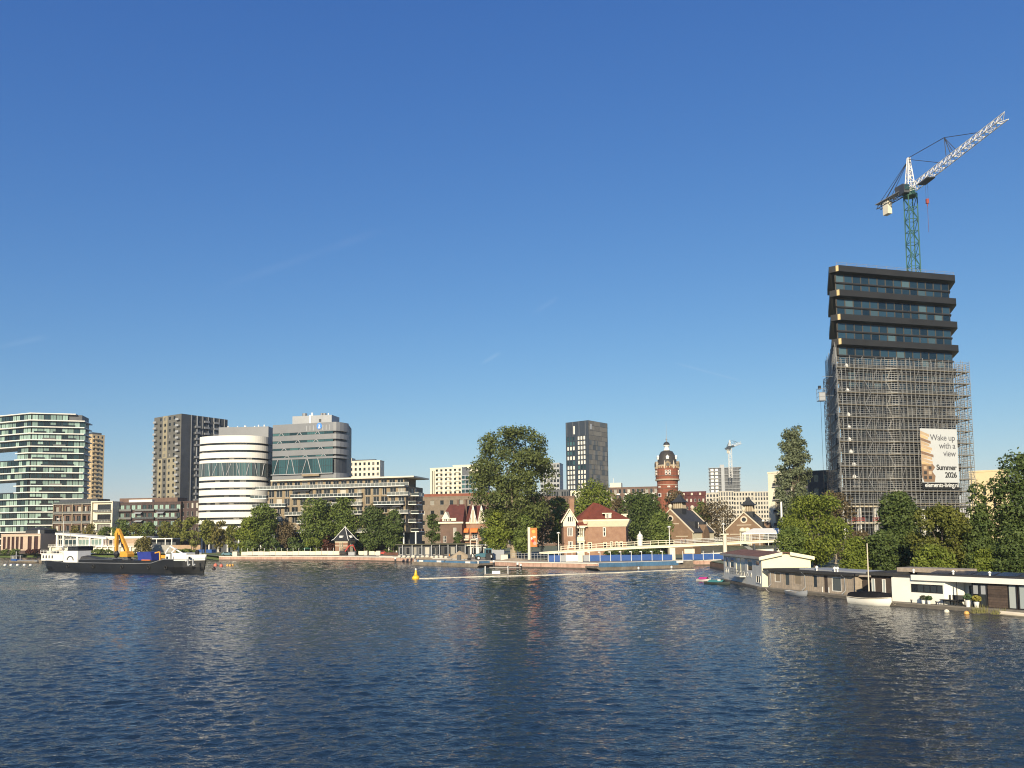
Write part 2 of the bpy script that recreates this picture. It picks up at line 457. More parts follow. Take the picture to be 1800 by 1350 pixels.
# shoreline from left to right: (photo px, water-edge py)
shore_px = [(-260, 981), (0, 980), (120, 979.5), (300, 979), (352, 980.5), (385, 985), (420, 985), (520, 985), (600, 985.5), (672, 987), (720, 988.5), (790, 991), (842, 995), (910, 998), (1000, 1000), (1050, 1001), (1140, 998), (1220, 994.5), (1268, 994)]
SHORE = [G(a, b) for a, b in shore_px]
SHORE += [Vector((50, 196, 0)), Vector((47.5, 150, 0)), Vector((48.5, 120, 0)), Vector((56, 100, 0)), Vector((66, 78, 0)), Vector((80, 50, 0)), Vector((100, 10, 0)), Vector((150, -100, 0))]
_pts = [(p.x, p.y) for p in SHORE] + [(6000, -100), (6000, 9000), (-6000, 9000), (-6000, SHORE[0].y)]
_g = bmesh.new()
_vv = [_g.verts.new((x, y, GZ)) for x, y in _pts]
_face = _g.faces.new(_vv)
bmesh.ops.triangulate(_g, faces=[_face])
_me = bpy.data.meshes.new('ground'); _g.to_mesh(_me); _g.free(); _me.materials.append(M_ground)
_go = bpy.data.objects.new('ground', _me); COL.objects.link(_go); struct(_go)
if _me.polygons[0].normal.z < 0: _me.flip_normals()

def quay(idx0, idx1, name, m, label, top=GZ + .12, capm=M_cap, inset=.0, cat='quay wall'):
    root = thing(name, label, cat, (SHORE[idx0].x, SHORE[idx0].y, 0))
    w, c, a = MB(), MB(), MB()
    for i in range(idx0, idx1):
        f = FR(SHORE[i], SHORE[i + 1])
        w.box(f, 0, f.L, -.8, 0, .35, top - .28); a.box(f, 0, f.L, -.8, .03, -1, .35)
        c.box(f, 0, f.L, -.9, .1, top - .28, top)
    w.build('brick_face', m, root); a.build('wet_foot', M_wetbrick, root)
    if capm: c.build('coping', capm, root)
    return root
quay(5, 9, 'quay_wall', M_qbrick, 'long pink brick quay wall with pale coping below the white site fence')
quay(9, 12, 'quay_wall', M_qbrick, 'pink brick quay wall section right of the white corner block, behind the rusty barge')
quay(12, 18, 'quay_wall', M_qbrick, 'pink brick quay wall with pale coping below the white ramp bridge')
quay(18, 20, 'quay_wall', mat('timber_sheet', (.22, .13, .08), .9, var=.3), 'brown timber bank behind the houseboats', capm=None)
quay(20, 26, 'quay_wall', MATS['timber_sheet'], 'dark timber bank edging the trees behind the houseboats', capm=None)
# worked ground along the quay: sand and broken paving
def apron():
    M_ap = mat('quay_dirt', (.34, .27, .19), .95, var=.3, scale=.12, col2=(.24, .22, .19), bump=.3)
    ins = []
    P2 = [Vector((p.x, p.y, 0)) for p in SHORE[5:19]]
    mb = MB()
    for i in range(len(P2) - 1):
        f = FR(P2[i], P2[i + 1]); mb.quad(f.p(0, -.9, GZ + .006), f.p(f.L, -.9, GZ + .006), f.p(f.L, -16, GZ + .006 + .0007 * i), f.p(0, -16, GZ + .006 + .0007 * i))
    struct(mb.build('quay_ground', M_ap))
apron()
# green sloping bank on the far left
def bank():
    mb = MB()
    for i in range(0, 5):
        f = FR(SHORE[i], SHORE[i + 1]); P = f.p
        mb.add((P(0, .6, -.3), P(f.L, .6, -.3), P(f.L, -3, GZ + .02), P(0, -3, GZ + .02), P(f.L, -9, GZ + .02), P(0, -9, GZ + .02)), ((0, 1, 2, 3), (3, 2, 4, 5)))
    struct(mb.build('grass_bank', M_grass))
bank()
# ================================================================ buildings, left half
M_white = mat('white_render', (.74, .71, .64), .75, var=.05, scale=.1)
M_cream = mat('cream_render', (.70, .64, .50), .8, var=.06, scale=.2)
M_wpaint = mat('white_paint', (.80, .78, .72), .5, var=.05, scale=.8)
M_beige = mat('beige_stone', (.50, .38, .22), .8, var=.1, scale=.3)
M_dkgrey = mat('dark_grey_panel', (.055, .06, .068), .55, var=.25, scale=.15)
M_midgrey = mat('mid_grey_panel', (.20, .205, .215), .5, var=.1, scale=.1)
M_ltgrey = mat('light_grey_panel', (.33, .34, .35), .5, var=.08, scale=.2)
M_conc = mat('concrete', (.36, .34, .30), .9, var=.15, scale=.4, streak=.2)
M_roof = mat('flat_roof_gravel', (.20, .19, .18), .95, var=.2)
M_brown = mat('brown_brick', (.15, .095, .07), .9, var=.2, scale=.4)
M_dbrick = mat('dark_brick', (.075, .05, .045), .9, var=.25, scale=.4)
M_tbrick = mat('taupe_brick', (.27, .21, .135), .9, var=.15, scale=.35)
M_steel = mat('galvanised_steel', (.42, .42, .41), .45, .6, var=.15, scale=2)
M_black = mat('black_paint', (.018, .018, .02), .45, var=.3)
M_roofblk = mat('black_roof_slate', (.03, .032, .036), .7, var=.3, scale=1.2)
M_redtile = mat('red_roof_tile', (.15, .036, .020), .85, var=.25, scale=.7, bump=.4, bscale=5)
M_maroon = mat('maroon_roof_tile', (.10, .028, .022), .85, var=.25, scale=.7)
G_green = glass('green_tinted_glass', (.012, .026, .028), (.30, .42, .36), .48, .07)
G_dark = glass('dark_window_glass', (.014, .017, .02), (.22, .21, .19), .15, .07)
G_mix = glass('mixed_window_glass', (.018, .021, .024), (.5, .47, .40), .26, .08)
G_teal = glass('teal_curtain_glass', (.02, .052, .058), (.06, .14, .14), .3, .06)
G_rail = glass('railing_glass', (.05, .06, .062), (.16, .17, .16), .4, .08)
M_fdark = mat('dark_window_frame', (.03, .03, .032), .5)
M_fwhite = mat('white_window_frame', (.74, .71, .64), .5)
M_fgrey = mat('grey_window_frame', (.22, .22, .22), .5)

# ---- glass tower with white balcony bands, far left
def glass_tower():
    Q = [W(-75, 940, 462), W(45, 940, 440), W(143, 940, 447)]
    root = thing('apartment_tower', 'tall glass apartment tower with white balcony bands at the left edge', 'building', (Q[1].x, Q[1].y, GZ))
    fl, frr = FR(Q[0], Q[1]), FR(Q[1], Q[2])
    ztop = Z(45, 725, 440); zb = Z(45, 737.5, 440); n = 20; fh = (zb - GZ) / n
    notch = {14, 15, 10, 9}                      # floors where the left wing is open to the sky
    cut = (W(13, 850, 452) - Q[0]).length
    core, dep = MB(), 16
    def poly(a, off):                            # plan outline of the tower, moved out by off
        A = fl.p(a, off, 0); B = fl.p(fl.L, off, 0) * .5 + frr.p(0, off, 0) * .5; C = frr.p(frr.L + off * .8, off, 0)
        D = frr.p(frr.L + off * .8, -dep, 0); E = frr.p(2, -dep, 0); H = fl.p(a, -dep, 0)
        return [A, B, C, D, E, H]
    for k in range(n + 1):
        z0 = GZ + k * fh; a = cut if k in notch else 0
        if k < n: core.prism([(p.x, p.y) for p in poly(a, -2.3)], z0, z0 + fh - .02)
        sl = MB(); sl.prism([(p.x, p.y) for p in poly(a if k - 1 not in notch or k in notch else a, -.1 + .35 * ((k * 7) % 3 - 1) * .5)], z0 - .5, z0 + .06)
        if k: sl.build('balcony_slab', M_white, root)
    core.build('core_wall', M_black, root)
    # roof storey
    mb = MB(); mb.prism([(p.x, p.y) for p in poly(0, -2.6)], zb, ztop - .5); mb.build('roof_storey', M_dkgrey, root)
    mb = MB(); mb.prism([(p.x, p.y) for p in poly(0, -.6)][:2] + [(q.x, q.y) for q in (frr.p(frr.L - 5, -.6, 0), frr.p(frr.L - 5, -dep, 0), fl.p(0, -dep, 0))], ztop - .55, ztop); mb.build('roof_slab', M_white, root)
    ww = wmesh(2.9, fh - .66, 2, 1, M_fdark, G_green, .06)
    for k in range(3, n + 1):
        z0 = GZ + k * fh + .06
        for f, u0 in ((fl, cut if k in notch else 20.5), (frr, .8)):
            u = u0 + 1.5
            while u < f.L - 1.2:
                if k == n and u > f.L - 8 and f is frr: break
                inst('window', ww, root, f.p(u, -1.8, z0), f.ang); u += 3.15
    # glass balustrades on alternating bays
    for k in range(1, n):
        z0 = GZ + k * fh + .05
        for s in range(2):
            gl = MB()
            a = (k * 5.3 + s * 11) % (frr.L - 8)
            gl.quad(frr.p(a, -.35, z0), frr.p(a + 6.5, -.35, z0), frr.p(a + 6.5, -.35, z0 + 1.0), frr.p(a, -.35, z0 + 1.0))
            gl.build('balustrade', G_dark, root)
glass_tower()

# ---- beige tower with saw-tooth balconies behind it
def beige_tower():
    fr = FP(140, 760, 159.5, 748, 870); L = fr.L; zt = Z(150, 765, 752); n = 26; fh = (zt - GZ) / n
    root = simple_block('apartment_tower', 'slim beige tower with stacked balconies behind the glass tower', 'building', fr, L, 12, GZ, zt, M_beige, M_roof, M_fdark, G_dark,
                        dict(n=1, m=n, w=.62, h=.6, s=.2), dict(n=3, m=n, w=.5, h=.55), rev=.4)
    rt = fr.right(L, 12)
    for k in range(1, n):
        b = MB(); z = GZ + k * fh
        b.box(rt, .5, 5.5, 0, 1.9, z - .2, z + 1.0); b.build('balcony', M_beige, root)
        b = MB(); b.box(fr, .4, L - 2.4, 0, .7, z - .25, z + .25); b.build('sill_band', M_beige, root)
    b = MB(); b.box(fr, .5, L - 2, -10, -1, zt + .5, zt + 2.6); b.build('plant_room', M_dkgrey, root)
beige_tower()

# ---- mid-rise row behind the pavilion
def balcony_row(root, fr, spans, zs, m, rm, out=1.4, gm=None, th=.25, h=1.0):
    for z in zs:
        for a, b in spans:
            mb = MB(); mb.box(fr, a, b, 0, out, z - th, z); o = mb.build('balcony', m, root)
            railing(o, [fr.p(a + .05, .02, z), fr.p(a + .05, out - .06, z), fr.p(b - .05, out - .06, z), fr.p(b - .05, .02, z)], h, 1.6, rm, .04, gm)
def brown_row():
    fr = FP(95, 418, 163, 412); L = fr.L; zt = Z(130, 886, 415); m = 5; fh = (zt - GZ) / m
    root = simple_block('apartment_block', 'low brown brick block with deep balconies right of the glass tower', 'building', fr, L, 12, GZ, zt, M_brown, M_roof, M_fwhite, G_mix,
                        dict(n=7, m=m, w=.66, h=.66, s=.12), rev=.9)
    for k in range(1, m + 1):
        b = MB(); z = GZ + k * fh; b.box(fr, 0, L, .02, .9, z - .22, z + .12); b.build('balcony_slab', M_conc, root)
        railing(root, [fr.p(.3, .8, z + .12), fr.p(L - .3, .8, z + .12)], 1, 2, M_fgrey, .03, G_rail)
    for i in range(5):
        b = MB(); u = L * i / 4; b.box(fr, max(0, u - .35), min(L, u + .35), .02, .8, GZ, zt - .25); b.build('pier', M_tbrick, root)
    b = MB(); b.box(fr, 1.5, L + 1, -11, -2, zt + .5, Z(130, 877, 415)); b.build('roof_storey', M_dkgrey, root)
    b = MB(); b.box(fr, 4, 5.8, .9, 2.2, GZ + 3.4 * fh, GZ + 3.5 * fh); b.build('awning', M_wpaint, root)
brown_row()
def white_row():
    fr = FP(162, 405, 200, 403); L = fr.L; zt = Z(180, 883, 404); m = 5; fh = (zt - GZ) / m
    root = simple_block('apartment_block', 'narrow white block with recessed balconies between two brown brick blocks', 'building', fr, L, 12, GZ, zt, M_cream, M_roof, M_fdark, G_dark,
                        [(L * .24, L * .86, GZ + k * fh + .25, GZ + k * fh + fh * .8) for k in range(m)], rev=.8, nx=4)
    balcony_row(root, fr, [(L * .1, L * .9)], [GZ + k * fh + .2 for k in range(1, m)], M_cream, M_fwhite, 1.0, G_rail)
    for u in (0, L - .5):
        b = MB(); b.box(fr, u, u + .5, .02, 1.1, GZ, zt); b.build('pier', M_cream, root)
    b = MB(); b.box(fr, 0, L, .02, 1.2, zt, zt + .6); b.build('cornice', M_cream, root)
white_row()
def dark_row():
    fr = FP(200, 408, 318, 402); L = fr.L; zt = Z(260, 884, 405); m = 6; fh = (zt - GZ) / m
    D = 14
    ops = grid_ops(L, GZ, zt, 12, m, .7, .62, .14)
    root = simple_block('apartment_block', 'dark brown brick block with grey awnings behind the excavator barge', 'building', fr, L, D, GZ, zt, M_dbrick, M_roof, M_fgrey, G_green, ops,
                        dict(n=4, m=m, w=.3, h=.55), rev=.35, nx=2)
    balcony_row(root, fr, [(L * .02, L * .28), (L * .33, L * .62), (L * .66, L * .97)], [GZ + k * fh for k in range(2, m)], M_dbrick, M_fgrey, 1.2, G_rail)
    for i, (u, k) in enumerate([(L * .33, 4), (L * .66, 4), (L * .34, 3), (L * .82, 2), (L * .62, 1)]):
        b = MB(); z = GZ + k * fh + fh * .92; P = fr.p
        b.add((P(u, .1, z), P(u + 4.2, .1, z), P(u + 4.2, 2.1, z - .9), P(u, 2.1, z - .9), P(u, .1, z - .1), P(u + 4.2, .1, z - .1), P(u + 4.2, 2.1, z - 1.1), P(u, 2.1, z - 1.1)),
              ((3, 2, 1, 0), (4, 5, 6, 7), (7, 6, 2, 3), (0, 4, 7, 3), (1, 2, 6, 5)))
        b.build('awning', M_ltgrey, root)
    b = MB(); b.box(fr, 1, L - 4, -12, -3, zt + .5, zt + 2.8); b.build('roof_storey', M_brown, root)
    b = MB(); b.box(fr, L * .2, L * .55, -3, -1.2, zt + .5, zt + 1.9); b.build('roof_terrace', M_white, root)
    # the plain brick wing to the right
    f2 = FP(318, 404, 350, 398); zt2 = Z(335, 882, 400)
    simple_block('apartment_block', 'plain dark brick wing with upright windows left of the white banded building', 'building', f2, f2.L, 12, GZ, zt2, M_dbrick, M_roof, M_fwhite, G_mix,
                 dict(n=4, m=6, w=.4, h=.62), None, None, .2)
dark_row()

# ---- dark tower with two-tone left face
def dark_tower():
    A, B, C = W(268, 880, 452), W(316, 880, 437), W(398, 880, 462)
    root = thing('apartment_tower', 'tall dark grey tower with beige patches and stacked balconies', 'building', (B.x, B.y, GZ))
    fa, fb = FR(A, B), FR(B, C)
    zt = Z(316, 727, 437); n = 22; fh = (zt - GZ) / n
    M_tan = mat('tan_panel', (.29, .255, .175), .8, var=.1); M_gp = mat('grey_cladding_panel', (.125, .12, .105), .7, var=.15)
    wa, wb = MB(), MB()
    oa = grid_ops(fa.L, GZ, zt, 6, n, .42, .5, .25, skip=lambda i, j: i in (0, 5)); ob = grid_ops(fb.L, GZ, zt, 9, n, .4, .6, .2, skip=lambda i, j: i in (0, 1))
    wall(wa, fa, 0, fa.L, GZ, zt, oa); wall(wb, fb, 0, fb.L, GZ, zt, ob)
    D = A + (C - B); P = lambda q, z: (q.x, q.y, z)
    wb.quad(P(C, GZ), P(D, GZ), P(D, zt), P(C, zt)); wb.quad(P(D, GZ), P(A, GZ), P(A, zt), P(D, zt)); wb.quad(P(A, zt), P(B, zt), P(C, zt), P(D, zt))
    wa.build('front_wall', M_gp, root); wb.build('side_wall', M_dkgrey, root)
    put_windows(root, fa, oa, M_fdark, G_dark); put_windows(root, fb, ob, M_fdark, G_dark)
    # tan cladding zones standing proud of the grey wall (kept clear of the windows)
    L = fa.L
    for (c, k0, k1) in ((2, 15, 22), (3, 8, 15), (4, 8, 15), (1, 8, 15), (1, 0, 8), (5, 0, 8)):
        b = MB(); w = L / 6; z0, z1 = GZ + k0 * fh, GZ + k1 * fh
        ops = [] if c in (0, 5) else [o for o in oa if c * w < (o[0] + o[1]) / 2 < (c + 1) * w and z0 < o[2] < z1]
        wall(b, fa, c * w, (c + 1) * w, z0, z1, ops, .05, .06); b.build('cladding_panel', M_tan, root)
    for k in range(1, n):
        for f, cols in ((fa, (.03, .86)), (fb, (.28, .47, .68))):
            for c in cols:
                if f is fb and (k * 3 + int(c * 10)) % 5 == 0: continue
                z = GZ + k * fh; b = MB(); u = f.L * c; w = 3.0
                b.box(f, u, u + w, 0, 1.4, z - .2, z); b.box(f, u, u + w, 1.3, 1.4, z, z + 1.0); b.box(f, u, u + .1, 0, 1.3, z, z + 1.0)
                b.build('balcony', M_ltgrey if f is fa else M_midgrey, root)
    for i in range(7):
        b = MB(); u = fb.L * (.2 + .12 * i); b.box(fb, u, u + .35, .02, .5, GZ, zt); b.build('fin', M_ltgrey if i in (1, 4) else M_midgrey, root)
dark_tower()

# ---- white banded building with curved front
def arc_pts(ctrl):                               # smooth plan curve through control points
    out = []
    n = len(ctrl)
    for i in range(n - 1):
        p0 = ctrl[max(0, i - 1)]; p1 = ctrl[i]; p2 = ctrl[i + 1]; p3 = ctrl[min(n - 1, i + 2)]
        for k in range(6):
            t = k / 6
            out.append(.5 * ((2 * p1) + (p2 - p0) * t + (2 * p0 - 5 * p1 + 4 * p2 - p3) * t * t + (3 * p1 - p0 - 3 * p2 + p3) * t ** 3))
    out.append(ctrl[-1]); return out
def offset(pts, d):
    res = []
    for i, p in enumerate(pts):
        a = pts[max(0, i - 1)]; b = pts[min(len(pts) - 1, i + 1)]; e = (b - a); e.z = 0; e.normalize(); n = Vector((e.y, -e.x, 0)); res.append(p + n * (d(i / (len(pts) - 1)) if callable(d) else d))
    return res
def ribbon(mb, inner, outer, z0, z1, mi=0):      # closed curved band between two plan curves
    n = len(inner)
    rings = [[(o.x, o.y, z0), (o.x, o.y, z1), (q.x, q.y, z1), (q.x, q.y, z0)] for q, o in zip(inner, outer)]
    mb.loft([r[::-1] for r in rings], True, True, mi)
def banded():
    ctrl = [W(349, 900, 376.5), W(362, 900, 373.6), W(385, 900, 371.6), W(410, 900, 371), W(442, 900, 372.4), W(466, 900, 377.5), W(481, 900, 386)]
    for c in ctrl: c.z = 0
    cv = arc_pts(ctrl)
    Y = 374; zz = lambda py: Z(410, py, 371)
    root = thing('office_building', 'white office building with curved stacked bands and a glass middle storey', 'building', (cv[10].x, cv[10].y, GZ))
    bands = [(765, 778.5), (781.3, 791.5), (794.3, 805), (807.5, 813.5), (836.5, 844), (847, 857.5), (860.3, 870.5), (873.5, 883.5), (886.7, 896.7), (899.5, 910), (913, 921.5), (925, 933)]
    inn = offset(cv, -1.6)
    for i, (a, b) in enumerate(bands):
        mb = MB(); bulge = lambda t, i=i: .35 * math.sin(math.pi * min(1, t * 1.05)) * (1 if i % 2 else .7)
        ribbon(mb, inn, offset(cv, bulge), zz(b - .55), zz(a + .35)); mb.build('facade_band', M_white, root, smooth=False)
    # glazing behind, split in panes
    gin = offset(cv, -.05)
    tops = [bands[i][1] for i in range(len(bands))] ; nxt = [bands[i][0] for i in range(1, len(bands))] + [948]
    for i, (a, b) in enumerate(zip(tops, nxt)):
        z1, z0 = zz(a - .55) - .02, zz(b + .35) + .02
        for k in range(0, len(gin) - 2, 2 if i != 3 else 1):
            st = 2 if i != 3 else 1
            f = FR(gin[k], gin[min(k + st, len(gin) - 1)])
            off = -.3 if i != 3 else .3
            inst('window', wmesh(round(f.L, 2), round(z1 - z0, 2), 2 if i == 3 else 4, 1, M_fdark if i != 3 else M_fgrey, G_teal if i == 3 else G_dark, .08), root, f.p(f.L / 2, off, z0), f.ang)
    core = MB(); back = [Vector((cv[-1].x - 6, cv[-1].y + 22, 0)), Vector((cv[0].x + 8, cv[0].y + 22, 0))]
    core.prism([(p.x, p.y) for p in offset(cv, -1.5) + back], GZ, zz(766)); core.build('core_wall', M_dkgrey, root)
    mb = MB(); mb.prism([(p.x, p.y) for p in offset(cv, -1.55) + back], zz(766), zz(765.4)); mb.build('roof', M_roof, root)
    # leaning columns in the glass storey
    o2 = offset(cv, .38); z0, z1 = zz(836), zz(814)
    for k, dk in ((3, 1), (8, -1), (9, 2), (14, -1), (15, 2), (20, -1), (22, 1), (26, -1), (28, 1)):
        mb = MB(); mb.tube((o2[k].x, o2[k].y, z0), (o2[k + dk].x, o2[k + dk].y, z1), .17, 6); mb.build('leaning_column', M_ltgrey, root)
    for k in range(4, 34, 4):
        mb = MB(); p = offset(cv, .1)[k]; mb.tube((p.x, p.y, GZ), (p.x, p.y, zz(933)), .35, 8); mb.build('column', M_white, root)
    f = FP(382, 388, 470, 386); mb = MB(); mb.box(f, 0, f.L, -14, 0, zz(766), Z(420, 750.5, 387)); pr = mb.build('plant_room', M_midgrey, root)
    for u in (4, 9, 13, 18, 20, 23):
        mb = MB(); mb.tube(f.p(u, -2, Z(420, 751, 387)), f.p(u, -2, Z(420, 748.5 - (u % 3), 387)), .35 if u != 13 else .6, 6); mb.build('flue', M_wpaint, pr)
    # tail of the bands that narrows against the grey building: short glass link
    f = FP(470, 392, 488, 384); mb = MB(); mb.box(f, -2, f.L + 1, -8, 0, zz(838), zz(812)); mb.build('link_bridge', G_teal, root)
banded()

# ---- grey building with rounded right end
def greyb():
    A, B = W(478, 880, 372), W(585, 880, 363)
    fr = FR(A, B); L = fr.L
    cv = [A, A.lerp(B, .33), A.lerp(B, .66), B] + [fr.p(L + 3.9 * math.sin(q), -8 * (1 - math.cos(q)), 0) for q in (.35, .7, 1.05, 1.35, 1.57)]
    for c in cv: c.z = 0
    zz = lambda py: Z(585, py, 363)
    root = thing('office_building', 'grey panelled office building with ribbon windows, glass storey and rounded right end', 'building', fr.p(L / 2, 0, GZ))
    bands = [(741.5, 757), (762, 771), (775.5, 784.5), (788.5, 798), (801.5, 805), (831, 840), (846, 858), (862, 874), (878, 892), (896, 948)]
    inn = offset(cv, -1.4)
    for a, b in bands:
        mb = MB(); ribbon(mb, inn, cv, zz(b), zz(a)); mb.build('facade_band', M_midgrey, root)
    gi = offset(cv, -.7)
    back = [fr.p(L - 3, -24, 0), fr.p(0, -24, 0)]
    core = MB(); core.prism([(p.x, p.y) for p in offset(cv, -1.1) + back], GZ, zz(742.5)); core.build('core_wall', M_dkgrey, root)
    for (a, b) in zip(bands[:-1], bands[1:]):
        z1, z0 = zz(a[1]), zz(b[0]); big = a[1] == 805
        n = 9 if big else 7
        for k in range(n):
            inst('window', wmesh(round(L / n - .02, 2), round(z1 - z0, 2), 3 if big else 4, 2 if big else 1, M_fdark, G_teal, .09), root, fr.p(L * (k + .5) / n, -.12 if not big else .25, z0), fr.ang)
        if not big:
            for k in range(3):
                u = (L * (.08 + .3 * k + .05 * (a[0] % 3))) ; mb = MB()
                mb.tube(fr.p(u, .0, z0), fr.p(u + 1.2, .0, z1), .2, 5); mb.tube(fr.p(u + 2.6, .0, z0), fr.p(u + 1.6, .0, z1), .2, 5); mb.build('leaning_column', M_ltgrey, root)
        else:
            for k, dk in ((1, 2.2), (8, 1.5), (12.5, -1.6), (16.5, 2.4), (21.5, -2), (27, -2)):
                mb = MB(); mb.tube(fr.p(k, .45, z0), fr.p(k + dk, .45, z1), .18, 6); mb.build('leaning_column', M_ltgrey, root)
    mb = MB(); mb.box(fr, -.2, L + .3, -20, 1.0, zz(832.2), zz(830.9)); mb.build('terrace_slab', M_ltgrey, root)
    mb = MB(); mb.box(fr, L * .52, L * .8, .2, 1.6, zz(836), zz(832.3)); mb.build('terrace_box', M_tbrick, root)
    mb = MB(); mb.prism([(p.x, p.y) for p in offset(cv, -.5) + back], zz(742), zz(741.8)); mb.build('roof', M_roof, root)
    f = FP(514, 374, 583, 370, 740); zt = Z(550, 730.5, 372); mb = MB(); mb.box(f, 0, f.L, -9, 0, zz(742), zt); pr = mb.build('plant_room', M_ltgrey, root)
    for u, h, r in ((5.5, 1.5, 1.2), (9.5, 1.7, .5), (14.5, 1.3, .6), (16, 1.2, .9), (18, 1.2, .3)):
        mb = MB(); mb.tube(f.p(u, -2, zt), f.p(u, -2, zt + h), r, 8); mb.build('flue', M_wpaint if r < .6 else M_midgrey, pr)
    mb = MB(); mb.box(f, 9, 10, 0, .3, zz(742), zt + .3); mb.build('duct', M_wpaint, pr)
    mb = MB(); mb.box(f, 14, 15.2, 0, .06, zz(742) + 1.4, zz(742) + 2.8); mb.build('louvre', M_dkgrey, pr)
    # blue emblem with a white figure
    z0 = zz(757) + 1.0; u = L * .775
    em = MB(); em.loft([[fr.p(u + r * math.cos(q) * 1.0, d, z0 + 1.55 + r * 1.1 * math.sin(q)) for q in [k * math.pi / 8 for k in range(16)]] for r, d in ((1.45, .02), (1.45, .18))][::-1])
    e = em.build('emblem', mat('emblem_blue', (.08, .25, .62), .4, var=.05), root)
    fg = MB(); fg.box(fr, u - .55, u + .55, .19, .24, z0 + .45, z0 + 1.1); fg.box(fr, u - .25, u + .15, .19, .24, z0 + 1.1, z0 + 1.9); fg.box(fr, u + .15, u + .5, .19, .24, z0 + 1.6, z0 + 1.8)
    fg.lathe(fr.p(u - .05, .2, z0 + 1.95), [(.02, 0), (.22, .12), (.26, .28), (.2, .45), (.02, .55)], 8); fg.build('emblem_figure', M_wpaint, e)
    for k in range(6):
        mb = MB(); uu = L * (.56 + .055 * k) + (L * .1 if k > 2 else 0); mb.box(fr, uu, uu + .45, .0, .06, zz(755), zz(746)); mb.build('panel_joint', M_ltgrey, root)
greyb()

# ---- pale blocks with small windows further back
def pale_blocks():
    f = FP(606, 520, 668, 514, 830); zt = Z(640, 811, 517); L = f.L
    r = simple_block('office_building', 'cream block with small square windows behind the rounded grey building', 'building', f, L, 7, GZ, zt, M_cream, M_roof, M_fdark, G_dark,
                     dict(n=8, m=16, w=.5, h=.55, s=.25), None, None, .25)
    b = MB(); b.box(f, 0, 5, -6, -.3, zt + .5, zt + 2.6); b.build('stair_tower', M_cream, r)
    b = MB(); b.box(f, 6, L - 5, -6, -3, zt + .5, zt + 1.5); b.build('plant_room', M_dkgrey, r)
    f = FP(756, 560, 812, 552, 830); zt = Z(780, 823, 556); L = f.L; m = 17; fh = (zt - GZ) / m
    r = simple_block('apartment_tower', 'cream high block with rows of shaded balconies left of the great tree', 'building', f, L, 16, GZ, zt, M_cream, M_roof, M_fdark, G_dark,
                     dict(n=7, m=m, w=.5, h=.5, s=.3, skip=lambda i, j: i == 0), None, None, .5)
    for k in range(4, m):
        for c in (1.5, 3.5, 5.5):
            b = MB(); u = L / 7 * c; b.box(f, u, u + L / 7 * 1.1, 0, .7, GZ + k * fh - .1, GZ + k * fh + .9); b.build('balcony', M_cream, r)
    for u in (1.6, 3.0):
        b = MB(); b.box(f, u, u + .5, .0, .12, GZ + 20, zt - 1.5); b.build('window_strip', G_dark, r)
    f = FP(796, 575, 850, 570, 830); zt2 = Z(815, 818, 572); b = simple_block('stair_block', 'taller cream block behind the balcony block, partly hidden by the great tree', 'building', f, f.L, 14, GZ, zt2, M_cream, M_roof, M_fdark, G_dark, dict(n=6, m=18, w=.5, h=.4), None, None, .3)
    f = FP(811, 545, 850, 540, 830); zt = Z(820, 834.5, 542)
    simple_block('glass_block', 'grey glass gridded block in front of the cream high block', 'building', f, f.L, 14, GZ, zt, M_ltgrey, M_roof, M_fgrey, G_teal, dict(n=6, m=15, w=.86, h=.7, s=.15), None, None, .2, parapet=0)
    f = FP(950, 600, 984, 596, 860); zt = Z(960, 815, 598)
    simple_block('apartment_tower', 'pale balcony block glimpsed through the right side of the great tree', 'building', f, f.L, 14, GZ, zt, M_ltgrey, M_roof, M_fdark, G_dark, dict(n=6, m=16, w=.7, h=.6, s=.2), None, None, .3)
pale_blocks()

